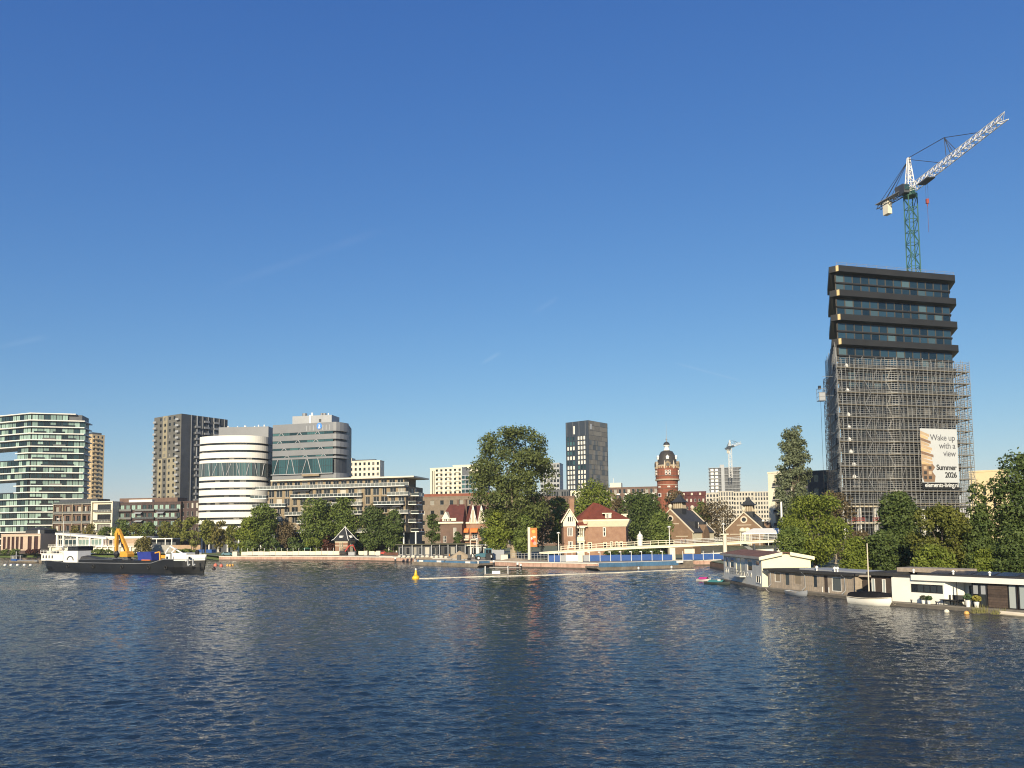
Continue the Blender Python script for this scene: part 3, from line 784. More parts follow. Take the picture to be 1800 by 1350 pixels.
# ---- taupe brick apartment block with white balconies
def apartment():
    A, B = W(470, 900, 316), W(713, 900, 300)
    fr = FR(A, B); L = fr.L; D = 18
    zz = lambda py: Z(713, py, 300)
    lev = [zz(p) for p in (853.6, 870, 885.8, 901.7, 917.6, 934)]       # floor slabs, top to bottom
    zroof = zz(837.5)
    root = thing('apartment_block', 'long taupe brick apartment block with white balconies behind the quay trees', 'building', fr.p(L / 2, -D / 2, GZ))
    fh = lev[0] - lev[1]
    nb = 17; bw = L / nb
    kinds = []
    ops = []
    for k, z in enumerate(lev[1:]):
        for i in range(nb):
            w = (.72, .5, .78)[(i * 5 + k) % 3]
            ops.append((bw * (i + .5 - w / 2), bw * (i + .5 + w / 2), z + .25, z + fh - .45))
    Dr = 13
    rops = []
    for k, z in enumerate(lev[1:]):
        rops += [(1.3, 2.2, z + .25, z + fh - .5), (6.2, 8.8, z + .25, z + fh - .5), (9.6, 12.2, z + .25, z + fh - .5)]
    mb = MB(); shell(mb, fr, L, D, lev[-1] - .4, lev[0], ops, rops, (), .3)
    mb.build('wall', [M_tbrick, M_roof], root)
    mb = MB(); mb.box(fr, .3, L - .3, -D + .2, -5, GZ, lev[-1] - .42); mb.build('ground_floor', M_dkgrey, root)  # recess wall coloured dark to carry the shade under the block and dark glass
    put_windows(root, fr, ops, M_fwhite, G_mix, 2, 1, 0, .3); put_windows(root, fr.right(L, D), rops, M_fwhite, G_dark, 2, 1, 0, .3)
    # penthouse storey, set back, under a projecting roof
    pops = [(bw * (i + .5) - .36 * bw, bw * (i + .5) + .36 * bw, lev[0] + .2, zroof - .6) for i in range(0, nb)]
    f2 = FR(fr.p(0, -2.2, 0), fr.p(L - 1.5, -2.2, 0)); p2 = [(a * (f2.L / L), b * (f2.L / L), c, d) for a, b, c, d in pops]
    ro2 = [(1, 3, lev[0] + .2, zroof - .6), (3.4, 5.4, lev[0] + .2, zroof - .6)]
    mb = MB(); shell(mb, f2, f2.L, D - 6, lev[0], zroof - .3, p2, ro2, (), .25); ph = mb.build('penthouse', [M_tbrick, M_roof], root)
    put_windows(ph, f2, p2, M_fwhite, G_dark, 2, 1, 0, .25); put_windows(ph, f2.right(f2.L, D - 6), ro2, M_fwhite, G_dark, 2, 1, 0, .25)
    mb = MB(); mb.box(fr, 1, L + 3.2, -D + 1, -.4, zroof - .3, zroof + .25); mb.build('roof_slab', M_cream, root)
    mb = MB(); mb.box(fr, -5, L + .1, -2.3, 1.5, lev[0] - .25, lev[0] + .03); o = mb.build('roof_terrace', M_wpaint, root)
    railing(o, [fr.p(-4.8, -2.2, lev[0]), fr.p(-4.8, 1.4, lev[0]), fr.p(L, 1.4, lev[0]), fr.p(L + 1.8, 1.4, lev[0])], 1.25, bw * .5, M_wpaint, .06, G_rail, rails=1)
    spans = {1: [(-7, .5), (bw * 3.2, bw * 12), (bw * 15, L + 1.8)], 2: [(-6, bw * 2.6), (bw * 6, bw * 12), (bw * 13.4, L - .2)], 3: [(-4, bw * .8), (bw * 2.5, bw * 6), (bw * 8, bw * 12), (bw * 16, L + 1.8)], 4: [(-5, bw * 2), (bw * 4, bw * 9), (bw * 15.5, L)], 5: [(-6, bw * 2), (bw * 3, bw * 6), (bw * 9, bw * 14)]}
    for k, sp in spans.items():
        z = lev[k]
        for a, b in sp:
            mb = MB(); mb.box(fr, a, b, .0, 1.7, z - .25, z + .03); o = mb.build('balcony', M_wpaint, root)
            railing(o, [fr.p(a, .05, z), fr.p(a, 1.6, z), fr.p(b, 1.6, z), fr.p(b, .05, z)], 1.15, bw * .5, M_wpaint, .055, G_rail, rails=1)
    # right end: cantilevered balconies and white columns
    rt = fr.right(L, D)
    for k, z in enumerate(lev[1:]):
        a, b = (2.6, 8.5) if k % 2 else (5.2, 11)
        mb = MB(); mb.box(rt, a, b, 0, 3.4, z - .25, z + .03); o = mb.build('balcony', M_wpaint, root)
        railing(o, [rt.p(a, .05, z), rt.p(a, 3.3, z), rt.p(b, 3.3, z), rt.p(b, .05, z)], 1.15, 2.4, M_wpaint, .055, G_rail, rails=1)
    for u in [bw * (1 + 2 * i) for i in range(8)] + [L - 1, L + 2.6]:
        mb = MB(); q = fr.p(min(u, L - .6), -.5, 0) if u < L else fr.p(L + 2.6, -4, 0); mb.tube((q.x, q.y, GZ), (q.x, q.y, lev[-1] - .3), .3, 10); mb.build('column', M_wpaint, root)
    for i in (3, 6, 9, 12, 14):
        mb = MB(); u = bw * i; mb.box(fr, u - .5, u + .5, .0, .12, lev[-1], lev[0] - .3); mb.build('pier', M_tbrick, root)
    for (i, k) in ((3.5, 1), (6, 2), (8, 2), (13.6, 3), (14.6, 3)):
        z = lev[k] + fh * .9; mb = MB(); u = bw * i; P = fr.p
        mb.add((P(u, .05, z), P(u + bw * 2, .05, z), P(u + bw * 2, 1.6, z - .8), P(u, 1.6, z - .8), P(u, .05, z - .08), P(u + bw * 2, .05, z - .08), P(u + bw * 2, 1.6, z - .95), P(u, 1.6, z - .95)), ((3, 2, 1, 0), (4, 5, 6, 7), (7, 6, 2, 3), (0, 4, 7, 3), (1, 2, 6, 5)))
        mb.build('awning', M_dkgrey, root)
apartment()
# ================================================================ buildings, right half
M_rbrick = mat('red_brick', (.235, .08, .045), .9, var=.2, scale=.5)
M_vbrick = mat('villa_brick', (.25, .135, .085), .9, var=.18, scale=.6, col2=(.30, .18, .12))
M_cbrick = mat('brown_gable_brick', (.21, .135, .085), .9, var=.2, scale=.5)
M_stonetrim = mat('stone_trim', (.60, .52, .40), .8, var=.1)
M_creamtrim = mat('cream_trim', (.78, .71, .52), .6, var=.05)
M_grstone = mat('pale_grid_stone', (.50, .46, .38), .8, var=.08)
M_orange = mat('orange_awning', (.72, .20, .05), .8, var=.1)

def gable_prism(mb, fr, L, D, z0, z1, over=.4, mi=0):
    """ridge running back from the front gable"""
    P = fr.p; o = over
    mb.add((P(-o, o, z0), P(L / 2, o, z1), P(L + o, o, z0), P(-o, -D - o, z0), P(L / 2, -D - o, z1), P(L + o, -D - o, z0)), ((0, 2, 1), (3, 4, 5), (0, 1, 4, 3), (1, 2, 5, 4), (0, 3, 5, 2)), mi)

# ---- low background blocks
def back_blocks():
    f = FP(735, 432, 905, 420, 880); zt = Z(840, 873, 425)
    r = simple_block('apartment_block', 'low brown block with a roof terrace behind the maroon-roofed houses', 'building', f, f.L, 14, GZ, zt, mat('grey_brown_brick', (.21, .165, .12), .9, var=.15), M_roof, M_fwhite, G_mix,
                     dict(n=10, m=5, w=.4, h=.45), None, None, .3)
    b = MB(); b.box(f, 2, f.L - 8, -12, -4, zt + .4, Z(840, 866, 425)); b.build('roof_storey', M_rbrick, r)
    f = FP(905, 470, 1010, 465, 880); zt = Z(960, 874, 468)
    simple_block('apartment_block', 'red brown brick block behind the great tree', 'building', f, f.L, 14, GZ, zt, M_brown, M_roof, M_fwhite, G_mix, dict(n=9, m=6, w=.35, h=.5), None, None, .3)
    f = FP(960, 530, 1000, 528, 880); zt = Z(975, 862, 529)
    simple_block('glass_block', 'dark low glass annexe at the foot of the navy tower', 'building', f, f.L, 14, GZ, zt, M_dkgrey, M_roof, M_fgrey, G_dark, dict(n=9, m=7, w=.8, h=.7, s=.15), None, None, .2)
    f = FP(1003, 480, 1068, 478, 880); zt = Z(1030, 864, 479)
    simple_block('apartment_block', 'cream low block with tall windows before the navy tower', 'building', f, f.L, 12, GZ, zt, M_cream, M_roof, M_fwhite, G_mix, dict(n=8, m=6, w=.5, h=.6), None, None, .25)
    f = FP(1070, 560, 1165, 550, 860); zt = Z(1120, 857, 555)
    r = simple_block('apartment_block', 'dark red block with white balconies left of the water tower', 'building', f, f.L, 14, GZ, zt, M_brown, M_roof, M_fwhite, G_mix, dict(n=12, m=8, w=.6, h=.6, s=.2), None, None, .4)
    fh = (zt - GZ) / 8
    for i in range(1, 12, 2):
        for k in range(4, 8):
            b = MB(); u = f.L / 12 * (i + .1 + .5 * (k % 2)); b.box(f, u, u + 3, 0, 1.1, GZ + k * fh - .2, GZ + k * fh + .9); b.build('balcony', M_white, r)
    b = MB(); b.box(f, 1, 9, -9, -1, zt + .5, Z(1085, 848, 555)); b.build('plant_room', M_cream, r)
    b = MB(); b.box(f, 3, 3.25, -3, -2.75, zt + .5, Z(1085, 839, 555)); b.build('mast', M_steel, r)
    f = FP(1190, 520, 1240, 515, 880); zt = Z(1215, 872, 518)
    r = simple_block('apartment_block', 'maroon roofed block right of the water tower', 'building', f, f.L, 14, GZ, zt, M_maroon, M_maroon, M_fwhite, G_mix, dict(n=7, m=6, w=.4, h=.4), None, None, .2)
    b = MB(); gable = FR(f.p(-.5, .4, 0), f.p(f.L + .5, .4, 0)); P = gable.p; z1 = Z(1215, 863.5, 518)
    b.add((P(0, 0, zt + .4), P(gable.L, 0, zt + .4), P(gable.L, -4, z1), P(0, -4, z1), P(gable.L, -12, z1), P(0, -12, z1)), ((0, 1, 2, 3), (3, 2, 4, 5))); b.build('roof', M_maroon, r)
    for i in range(7):
        b = MB(); u = 1.2 + i * 2.7; b.box(f, u, u + 1.3, -2.4, .1, zt + .6, zt + 2.1); b.build('dormer', M_stonetrim if i % 2 else M_maroon, r)
    # pale gridded block
    for (a, b_, top, n, lab, dk) in ((1236, 1264, 867.5, 5, 'left part of the pale gridded block under the far crane', 0), (1262, 1290, 864.5, 6, 'taller dark-topped part of the pale gridded block', 1), (1289, 1325, 865, 7, 'middle part of the pale gridded block', 0), (1322, 1356, 865, 7, 'right dark-topped part of the pale gridded block beside the cream tower', 1)):
        f = FP(a, 610, b_, 607, 880); zt = Z((a + b_) / 2, top, 608)
        r = simple_block('apartment_block', lab, 'building', f, f.L, 16, GZ, zt, M_grstone, M_roof, M_fdark, G_dark, dict(n=n, m=11, w=.55, h=.6, s=.2), None, None, .5)
        if dk:
            for i in range(n):
                b = MB(); u = f.L * (i + .22) / n; b.box(f, u, u + f.L / n * .56, .0, .12, zt - 3.2, zt - .3); b.build('dark_panel', M_dkgrey, r)
    # cream and charcoal neighbours of the scaffolded tower
    f = FP(1351, 262, 1392, 256, 880); zt = Z(1370, 831, 259); m = 6; fh = (zt - GZ) / m
    r = simple_block('apartment_block', 'cream stone block with dark deep balconies behind the slender poplar', 'building', f, f.L, 14, GZ, zt, M_cream, M_roof, M_fdark, G_dark, [(f.L * .28, f.L - .2, GZ + k * fh + .3, GZ + k * fh + fh * .86) for k in range(m)], None, None, 1.6, 3)
    for k in range(1, m):
        b = MB(); z = GZ + k * fh + .1; b.box(f, f.L * .22, f.L + .3, .02, .9, z - .25, z + .05); o = b.build('balcony', M_conc, r)
        railing(o, [f.p(f.L * .25, .8, z), f.p(f.L, .8, z)], 1.0, 1.5, M_dkgrey, .04, G_dark)
    f = FP(1392, 258, 1462, 252, 880); zt = Z(1430, 830, 255)
    simple_block('apartment_block', 'dark grey brick block between the slender poplar and the scaffold', 'building', f, f.L, 14, GZ, zt, mat('charcoal_brick', (.085, .085, .085), .9, var=.15), M_roof, M_fdark, G_teal, dict(n=4, m=6, w=.5, h=.55), None, None, .3)
    f = FP(1706, 250, 1775, 244, 880); zt = Z(1740, 829, 247)
    simple_block('apartment_block', 'pale sandstone block right of the scaffolded tower', 'building', f, f.L, 14, GZ, zt, mat('sandstone', (.62, .50, .30), .8, var=.08), M_roof, M_fdark, G_mix, dict(n=4, m=6, w=.3, h=.6, skip=lambda i, j: j == 5), None, None, .3)
back_blocks()

# ---- navy tower
def navy_tower():
    A, B, C = W(996, 865, 560), W(1036, 865, 548), W(1070, 865, 566)
    root = thing('high_rise', 'navy high-rise with white panels on its left face, right of the great tree', 'building', (B.x, B.y, GZ))
    fa, fb = FR(A, B), FR(B, C); zt = Z(1036, 738.5, 548); n = 25; fh = (zt - GZ) / n
    M_navy = mat('navy_panel', (.035, .045, .058), .45, var=.2, scale=.3); M_tp = mat('taupe_panel', (.16, .15, .13), .6, var=.1, objrand=.2); M_tp2 = mat('slate_panel', (.085, .095, .10), .5, var=.1, objrand=.25)
    D = A + (C - B); P = lambda q, z: (q.x, q.y, z)
    mb = MB(); oa = []
    for k in range(n - 3):
        for i in range(8):
            if i == 3 : continue
            oa.append((fa.L * (i + .16 + (.25 if i < 3 else 0)) / 8, fa.L * (i + .84 + (.25 if i < 3 else 0)) / 8, GZ + (k + .12) * fh, GZ + (k + .9) * fh))
    oa = [o for o in oa if o[1] < fa.L - .6]
    wall(mb, fa, 0, fa.L, GZ, zt, oa, 0, .3); mb.quad(P(B, GZ), P(C, GZ), P(C, zt), P(B, zt)); mb.quad(P(C, GZ), P(D, GZ), P(D, zt), P(C, zt)); mb.quad(P(D, GZ), P(A, GZ), P(A, zt), P(D, zt)); mb.quad(P(A, zt), P(B, zt), P(C, zt), P(D, zt))
    mb.build('wall', M_navy, root)
    M_pw = mat('white_pane', (.78, .74, .64), .5, var=.03)
    white_l = {19, 17, 12, 13, 14, 15, 11, 10, 5, 8, 9} ; white_r = {21, 20, 19, 18, 17, 16, 13, 12, 11, 8, 7, 6, 5, 4, 3, 14}  # storeys with white panes on the left and right part of the face
    for a, b, c, e in oa:
        k = int((c - GZ) / fh + .01); left = (a + b) / 2 < fa.L * .48
        is_white = (k in white_l and (a > .8)) if left else (k in white_r)
        inst('window', wmesh(round(b - a, 3), round(e - c, 3), 1, 1, M_navy, M_pw if is_white else G_teal, .1), root, fa.p((a + b) / 2, -.25, c), fa.ang)
    r2 = random.Random(3)
    for k in range(n):
        u = .4
        while u < fb.L - .8:
            w = r2.choice((1.3, 2.0, 2.8, 3.6)); w = min(w, fb.L - .4 - u)
            if k > 20: w = min(w * 2.5, fb.L - .4 - u)
            b = MB(); b.box(fb, u + .05, u + w - .05, .01, .1, GZ + k * fh + .12, GZ + (k + 1) * fh - .12); b.build('panel', M_tp if r2.random() < .68 else M_tp2, root); u += w
    for i in range(4):
        b = MB(); u = 1 + i * fa.L * .27; b.box(fa, u, u + .25, .01, .15, zt - 3 * fh, zt); b.build('fin', M_midgrey, root)
    b = MB(); b.box(fa, 6.8, 8, .01, .12, zt - 2.6 * fh, zt - .9 * fh); b.build('white_panel', M_pw, root)
    b = MB(); b.box(fb, 2, 4.2, .11, .3, zt - 1.8 * fh, zt - .7 * fh); b.build('roof_sign', M_ltgrey, root)
navy_tower()

# ---- brick water tower
def water_tower():
    Y = 345; c = W(1174, 880, Y); px = lambda d: d / F * Y
    zz = lambda py: Z(1174, py, Y)
    root = thing('water_tower', 'red brick water tower with dark dome and white lantern', 'water tower', (c.x, c.y, GZ))
    r1, r2 = px(18.5), px(20.6)
    pr = lambda lst: [(r, z) for r, z in lst]
    C = (c.x, c.y, 0)
    mb = MB(); mb.lathe(C, [(r1 * 1.05, GZ), (r1, zz(880)), (r1 * .97, zz(850)), (r1 * 1.0, zz(846))], 20); mb.build('shaft', M_rbrick, root)
    mb = MB(); mb.lathe(C, [(r1, zz(846)), (r2, zz(843)), (r2, zz(842)), (r1 * 1.02, zz(842))], 20); mb.lathe(C, [(r2 * .99, zz(842)), (r2, zz(819))], 20); mb.build('tank_wall', M_rbrick, root)
    for a, b, k in ((845, 842.5, 1.035), (838, 836.6, 1.01), (831, 830.4, 1.006), (821, 818, 1.03), (824.5, 823.8, 1.01)):
        mb = MB(); mb.lathe(C, [(r2 * .98, zz(a)), (r2 * k, zz(a)), (r2 * k, zz(b)), (r2 * .98, zz(b))], 20); mb.build('stone_band', mat('weathered_stone', (.40, .32, .23), .85, var=.15) if k > 1.02 else M_brown, root)
    for a, b in ((860, 859.2), (869, 868.2), (853, 852.4)):
        mb = MB(); mb.lathe(C, [(r1 * .97, zz(a)), (r1 * 1.015, zz(a)), (r1 * 1.015, zz(b)), (r1 * .97, zz(b))], 20); mb.build('brick_band', M_stonetrim if a == 853 else M_brown, root)
    mb = MB(); mb.lathe(C, [(r2 * 1.04, zz(818)), (r2 * .84, zz(817.5)), (r2 * .82, zz(812)), (r2 * .72, zz(802)), (r2 * .5, zz(794)), (r2 * .3, zz(792.5)), (r2 * .28, zz(792))], 20); mb.build('dome_roof', mat('dome_slate', (.045, .04, .035), .65, var=.25, scale=1), root, smooth=True)
    ln = MB(); ln.lathe(C, [(px(5.4), zz(792.6)), (px(5.0), zz(789)), (px(3.6), zz(788)), (px(3.6), zz(785)), (px(5.6), zz(784)), (px(5.8), zz(782.6))], 12); lo = ln.build('lantern', M_wpaint, root)
    q = MB(); q.lathe(C, [(px(5.7), zz(782.6)), (px(5.2), zz(779.5)), (px(3.2), zz(777.4)), (px(1), zz(776.6)), (px(.9), zz(776))], 12); q.build('lantern_cap', M_roofblk, lo, smooth=True)
    q = MB(); q.tube((c.x, c.y, zz(777)), (c.x, c.y, zz(768)), .25, 6, .12); q.lathe((c.x, c.y, zz(772.5)), [(.1, -.5), (.5, 0), (.1, .5)], 8); q.tube((c.x, c.y, zz(768)), (c.x, c.y, zz(741)), .09, 5, .04); q.build('finial', M_ltgrey, lo)
    for i in range(8):                               # corner turrets and gablets around the cornice
        a = i * math.pi / 4 + .39; p = (c.x + r2 * math.cos(a), c.y + r2 * math.sin(a), 0)
        q = MB(); q.lathe(p, [(px(1.0), zz(825)), (px(1.2), zz(818)), (px(1.4), zz(816.5)), (px(.9), zz(815)), (px(.2), zz(810.5))], 8); q.build('turret', M_stonetrim, root)
    for i in range(28):
        a = i * 2 * math.pi / 28; p = Vector((c.x + r2 * 1.01 * math.cos(a), c.y + r2 * 1.01 * math.sin(a), 0)); f = FR(p, ang=a + math.pi / 2)
        q = MB(); q.box(f, -.22, .22, -.1, .18, zz(823.5), zz(821)); q.build('corbel', M_beige, root)
    def face(ang, w):
        p = Vector((c.x + w * math.sin(ang), c.y - w * math.cos(ang), 0)); return FR(p, ang=ang)
    for ang in (R(-8), R(68), R(-84)):
        f = face(ang, r2)
        for (u, a, b) in ((-.75, 835.5, 831.5), (.75, 835.5, 831.5), (-.75, 830.5, 827.5), (.75, 830.5, 827.5)):
            q = MB(); q.box(f, u - .55, u + .55, -.6, .08, zz(a), zz(b)); o = q.build('window', M_fwhite, root)
            q = MB(); q.box(f, u - .35, u + .35, .081, .1, zz(a) + .2, zz(b) - .2); q.build('pane', G_dark, o)
        q = MB(); q.box(f, -1.2, 1.2, -.8, .2, zz(821), zz(815.5)); q.add((f.p(-1.4, .2, zz(815.5)), f.p(1.4, .2, zz(815.5)), f.p(0, .2, zz(811.5)), f.p(-1.4, -1.5, zz(815.5)), f.p(1.4, -1.5, zz(815.5)), f.p(0, -1.5, zz(811.5))), ((0, 1, 2), (1, 4, 5, 2), (0, 2, 5, 3))); o = q.build('gablet', M_tbrick, root)
        q = MB(); q.lathe((0, 0, 0), [(.75, 0), (.75, .1)], 14); cl = q.mesh('clock', mat('clock_face', (.05, .045, .04), .4)); k = inst('clock', cl, o, f.p(0, .22, zz(818))); k.rotation_euler = (R(90), 0, f.ang)
        f = face(ang, r2 * .8); q = MB(); q.box(f, -.6, .6, -1.5, .35, zz(808), zz(804.5)); q.add((f.p(-.8, .4, zz(804.5)), f.p(.8, .4, zz(804.5)), f.p(0, .4, zz(801)), f.p(-.8, -1.5, zz(804.5)), f.p(.8, -1.5, zz(804.5)), f.p(0, -1.5, zz(801))), ((0, 1, 2), (1, 4, 5, 2), (0, 2, 5, 3))); q.build('dormer', M_wpaint, root)
    for ang in (R(-60), R(-5), R(42)):
        f = face(ang, r1)
        for a, b, w in ((874, 867, .7), (857.5, 855, .4)):
            q = MB(); q.box(f, -w - .2, w + .2, -.9, .1, zz(a), zz(b)); o = q.build('window', M_fwhite, root); q = MB(); q.box(f, -w, w, .101, .12, zz(a) + .25, zz(b) - .3); q.build('pane', G_dark, o)
water_tower()

# ---- far tower under construction with its crane
def far_site():
    Y = 820; f = FP(1246, Y, 1302, Y - 8, 850); L = f.L; zz = lambda py: Z(1270, py, Y)
    root = thing('building_shell', 'far concrete high-rise under construction wrapped in scaffolding', 'building', f.p(L / 2, -8, GZ))
    n = 20; zt = zz(822.5); fh = (zt - GZ) / n
    mb = MB(); mb.box(f, .8, L - .8, -19, -.8, GZ, zt); mb.build('core_wall', M_dkgrey, root)
    for k in range(n + 1):
        b = MB(); b.box(f, 0 if k < 8 else .2, L + (1.2 if k == n else 0), -20, .6, GZ + k * fh - .3, GZ + k * fh + .1); b.build('floor_slab', M_ltgrey, root)
    for k in range(6, n):
        for c in (.06, .2):
            b = MB(); b.box(f, L * c + .2, L * c + 3.2, -.7, .2, GZ + k * fh + .3, GZ + k * fh + fh * .7); b.build('white_panel', M_wpaint, root)
    for i in range(24):
        b = MB(); u = L * i / 23; b.tube(f.p(u, 1.0, GZ), f.p(u, 1.0, zt + 1), .09, 4); b.build('scaffold_post', M_steel, root)
    b = MB(); b.box(f, L * .4, L * .5, .6, 1.6, GZ, zt); b.build('hoist_shaft', M_ltgrey, root)
    b = MB(); b.box(f, L * .36, L * .5, -6, -2, zt, zz(817)); b.build('core_head', M_ltgrey, root)
far_site()

def lattice(mb, a, b, w, n, r, up=Vector((0, 0, 1)), w2=None, tri=False):
    """square (or triangular) lattice girder from a to b"""
    a = Vector(a); b = Vector(b); d = (b - a).normalized(); s = d.cross(up).normalized() if abs(d.dot(up)) < .95 else Vector((1, 0, 0)); t = s.cross(d)
    w2 = w2 or w
    cr = ((-1, -1), (1, -1), (0, 1)) if tri else ((-1, -1), (1, -1), (1, 1), (-1, 1))
    def c(i, k):
        q = i / n; ww = (w + (w2 - w) * q) / 2; return a.lerp(b, q) + s * cr[k][0] * ww + t * cr[k][1] * ww
    m = len(cr)
    for k in range(m): mb.tube(c(0, k), c(n, k), r, 5)
    for i in range(n):
        for k in range(m):
            j = (k + 1) % m
            mb.tube(c(i, k), c(i + 1, j), r * .6, 4, cap=False) if (i + k) % 2 else mb.tube(c(i, j), c(i + 1, k), r * .6, 4, cap=False)
            if i: mb.tube(c(i, k), c(i, j), r * .6, 4, cap=False)
    return c

def tower_crane(name, label, base, top_z, tip, tail, apex_h, mastm, jibm, w, hook=True, jib_r=.1, detail=True):
    """mast from base up to top_z; jib towards tip, counter jib towards tail"""
    base = Vector(base); root = thing(name, label, 'crane', base)
    piv = Vector((base.x, base.y, top_z)); n = max(6, int((top_z - base.z) / (w * 1.3)))
    mb = MB(); lattice(mb, base, piv, w, n, .13 * w / 2, Vector((0, 1, 0))); mb.build('mast', mastm, root)
    d = (tip - piv); d.normalize(); back = (tail - piv).normalized(); side = d.cross(Vector((0, 0, 1))).normalized()
    h0 = piv + Vector((0, 0, w * .9))
    q = MB(); q.lathe((piv.x, piv.y, piv.z), [(w * .75, 0), (w * .75, w * .25), (w * .5, w * .3), (w * .5, w * .9)], 10); q.build('slewing_ring', mastm, root)
    f = FR(piv, ang=math.atan2(d.y, d.x))
    q = MB(); q.box(f, -w * .2, w * .75, w * .5, w * 1.15, piv.z + w * .2, piv.z + w * 1.15); cb = q.build('cab', M_dkgrey, root); q = MB(); q.box(f, w * .76, w * .8, w * .55, w * 1.1, piv.z + w * .5, piv.z + w * 1.1); q.build('cab_window', G_teal, cb)
    ap = h0 + Vector((0, 0, apex_h))
    q = MB(); lattice(q, h0, ap, w * .8, 5, .06 * w, Vector((0, 1, 0)), w * .2); q.build('apex_tower', jibm, root)
    L = (tip - h0).length; J = MB(); lattice(J, h0 + d * w * .4, tip, w * .85, int(L / (w * .8)), jib_r, Vector((0, 0, 1)), w * .7, True); J.build('jib', jibm, root)
    k = MB(); tl = h0 + (tail - h0)
    lattice(k, h0, tl, w * .6, 7, .05 * w); k.build('counter_jib', M_dkgrey, root)
    f2 = FR(tl, ang=math.atan2(back.y, back.x)); dk = MB()
    a = h0 - side * w * .4; b = h0 + side * w * .4; c = tl + side * w * .4; e = tl - side * w * .4; up = Vector((0, 0, w * .32)); dk.add((a + up, b + up, c + up, e + up, a + up * .7, b + up * .7, c + up * .7, e + up * .7), ((0, 1, 2, 3), (7, 6, 5, 4), (0, 4, 5, 1), (1, 5, 6, 2), (2, 6, 7, 3), (3, 7, 4, 0))); dk.build('walkway', M_midgrey, root)
    q = MB(); q.box(f2, -w * 1.8, -w * 1.0, -w * .3, w * .3, tl.z - w * 1.5, tl.z); cw = q.build('counterweight', M_cream, root)
    q = MB(); q.box(f2, -w * 4.2, -w * 3.0, -w * .3, w * .3, tl.z + w * .35, tl.z + w * 1.0); q.build('winch', M_dkgrey, root)
    m1 = h0.lerp(tip, .46); post = m1 + Vector((0, 0, apex_h * .72)) - d * w * .6
    q = MB()
    for s in (-1, 1): q.tube(m1 + side * s * w * .3 + Vector((0, 0, w * .3)), post, .035 * w, 4); q.tube(m1 + d * w + side * s * w * .25 + Vector((0, 0, w * .3)), post, .03 * w, 4)
    q.build('tie_post', M_dkgrey, root)
    up = Vector((0, 0, w * .35))
    for (p0, p1) in ((ap, post), (post, h0.lerp(tip, .76) + up), (ap - up * .5, h0.lerp(tip, .36) + up)):
        q = MB(); q.tube(p0, p1, .04 * w, 4); q.build('tie_bar', M_dkgrey, root)
    for s in (-.3, .3):
        for e in (.75, .95):
            q = MB(); q.tube(ap - up * .6, h0.lerp(tl, e) + side * s * w, .03 * w, 4); q.build('tie_bar', M_dkgrey, root)
    if hook:
        t = h0.lerp(tip, .2) - Vector((0, 0, w * .5)); q = MB(); q.box(FR(t, ang=math.atan2(d.y, d.x)), -w * .9, w * .9, -w * .45, w * .45, t.z - .15, t.z + .2); q.build('trolley', M_dkgrey, root)
        q = MB(); zb = t.z - apex_h * .55
        for s in (-.12, .12): q.tube(t + side * s * w, Vector((t.x, t.y, zb)) + side * s * w, .03, 4)
        q.build('hoist_rope', M_dkgrey, root)
        q = MB(); q.box(FR((t.x, t.y), ang=0), -.35, .35, -.25, .25, zb - 1.3, zb); q.tube((t.x, t.y, zb - 1.2), (t.x, t.y, zb - 2.0), .12, 6); hb = q.build('hook_block', mat('hook_red', (.28, .05, .04), .6), root)
        q = MB(); q.tube((t.x, t.y, zb - 2), (t.x, t.y, zb - 2 - apex_h * .8), .05, 4); q.build('load_chain', mat('chain_rust', (.16, .08, .09), .7), hb)
    return root
_b = W(1284, 822, 800)
M_crw = mat('crane_white', (.70, .68, .64), .5, var=.08)
tower_crane('tower_crane', 'small far tower crane standing above the scaffolded concrete high-rise', (_b.x, _b.y, Z(1284, 840, 800)), Z(1284, 790, 800), W(1303, 778, 790), W(1275, 790, 806), Z(1284, 775, 800) - Z(1284, 787, 800), M_crw, M_crw, 3.0, False, .16)

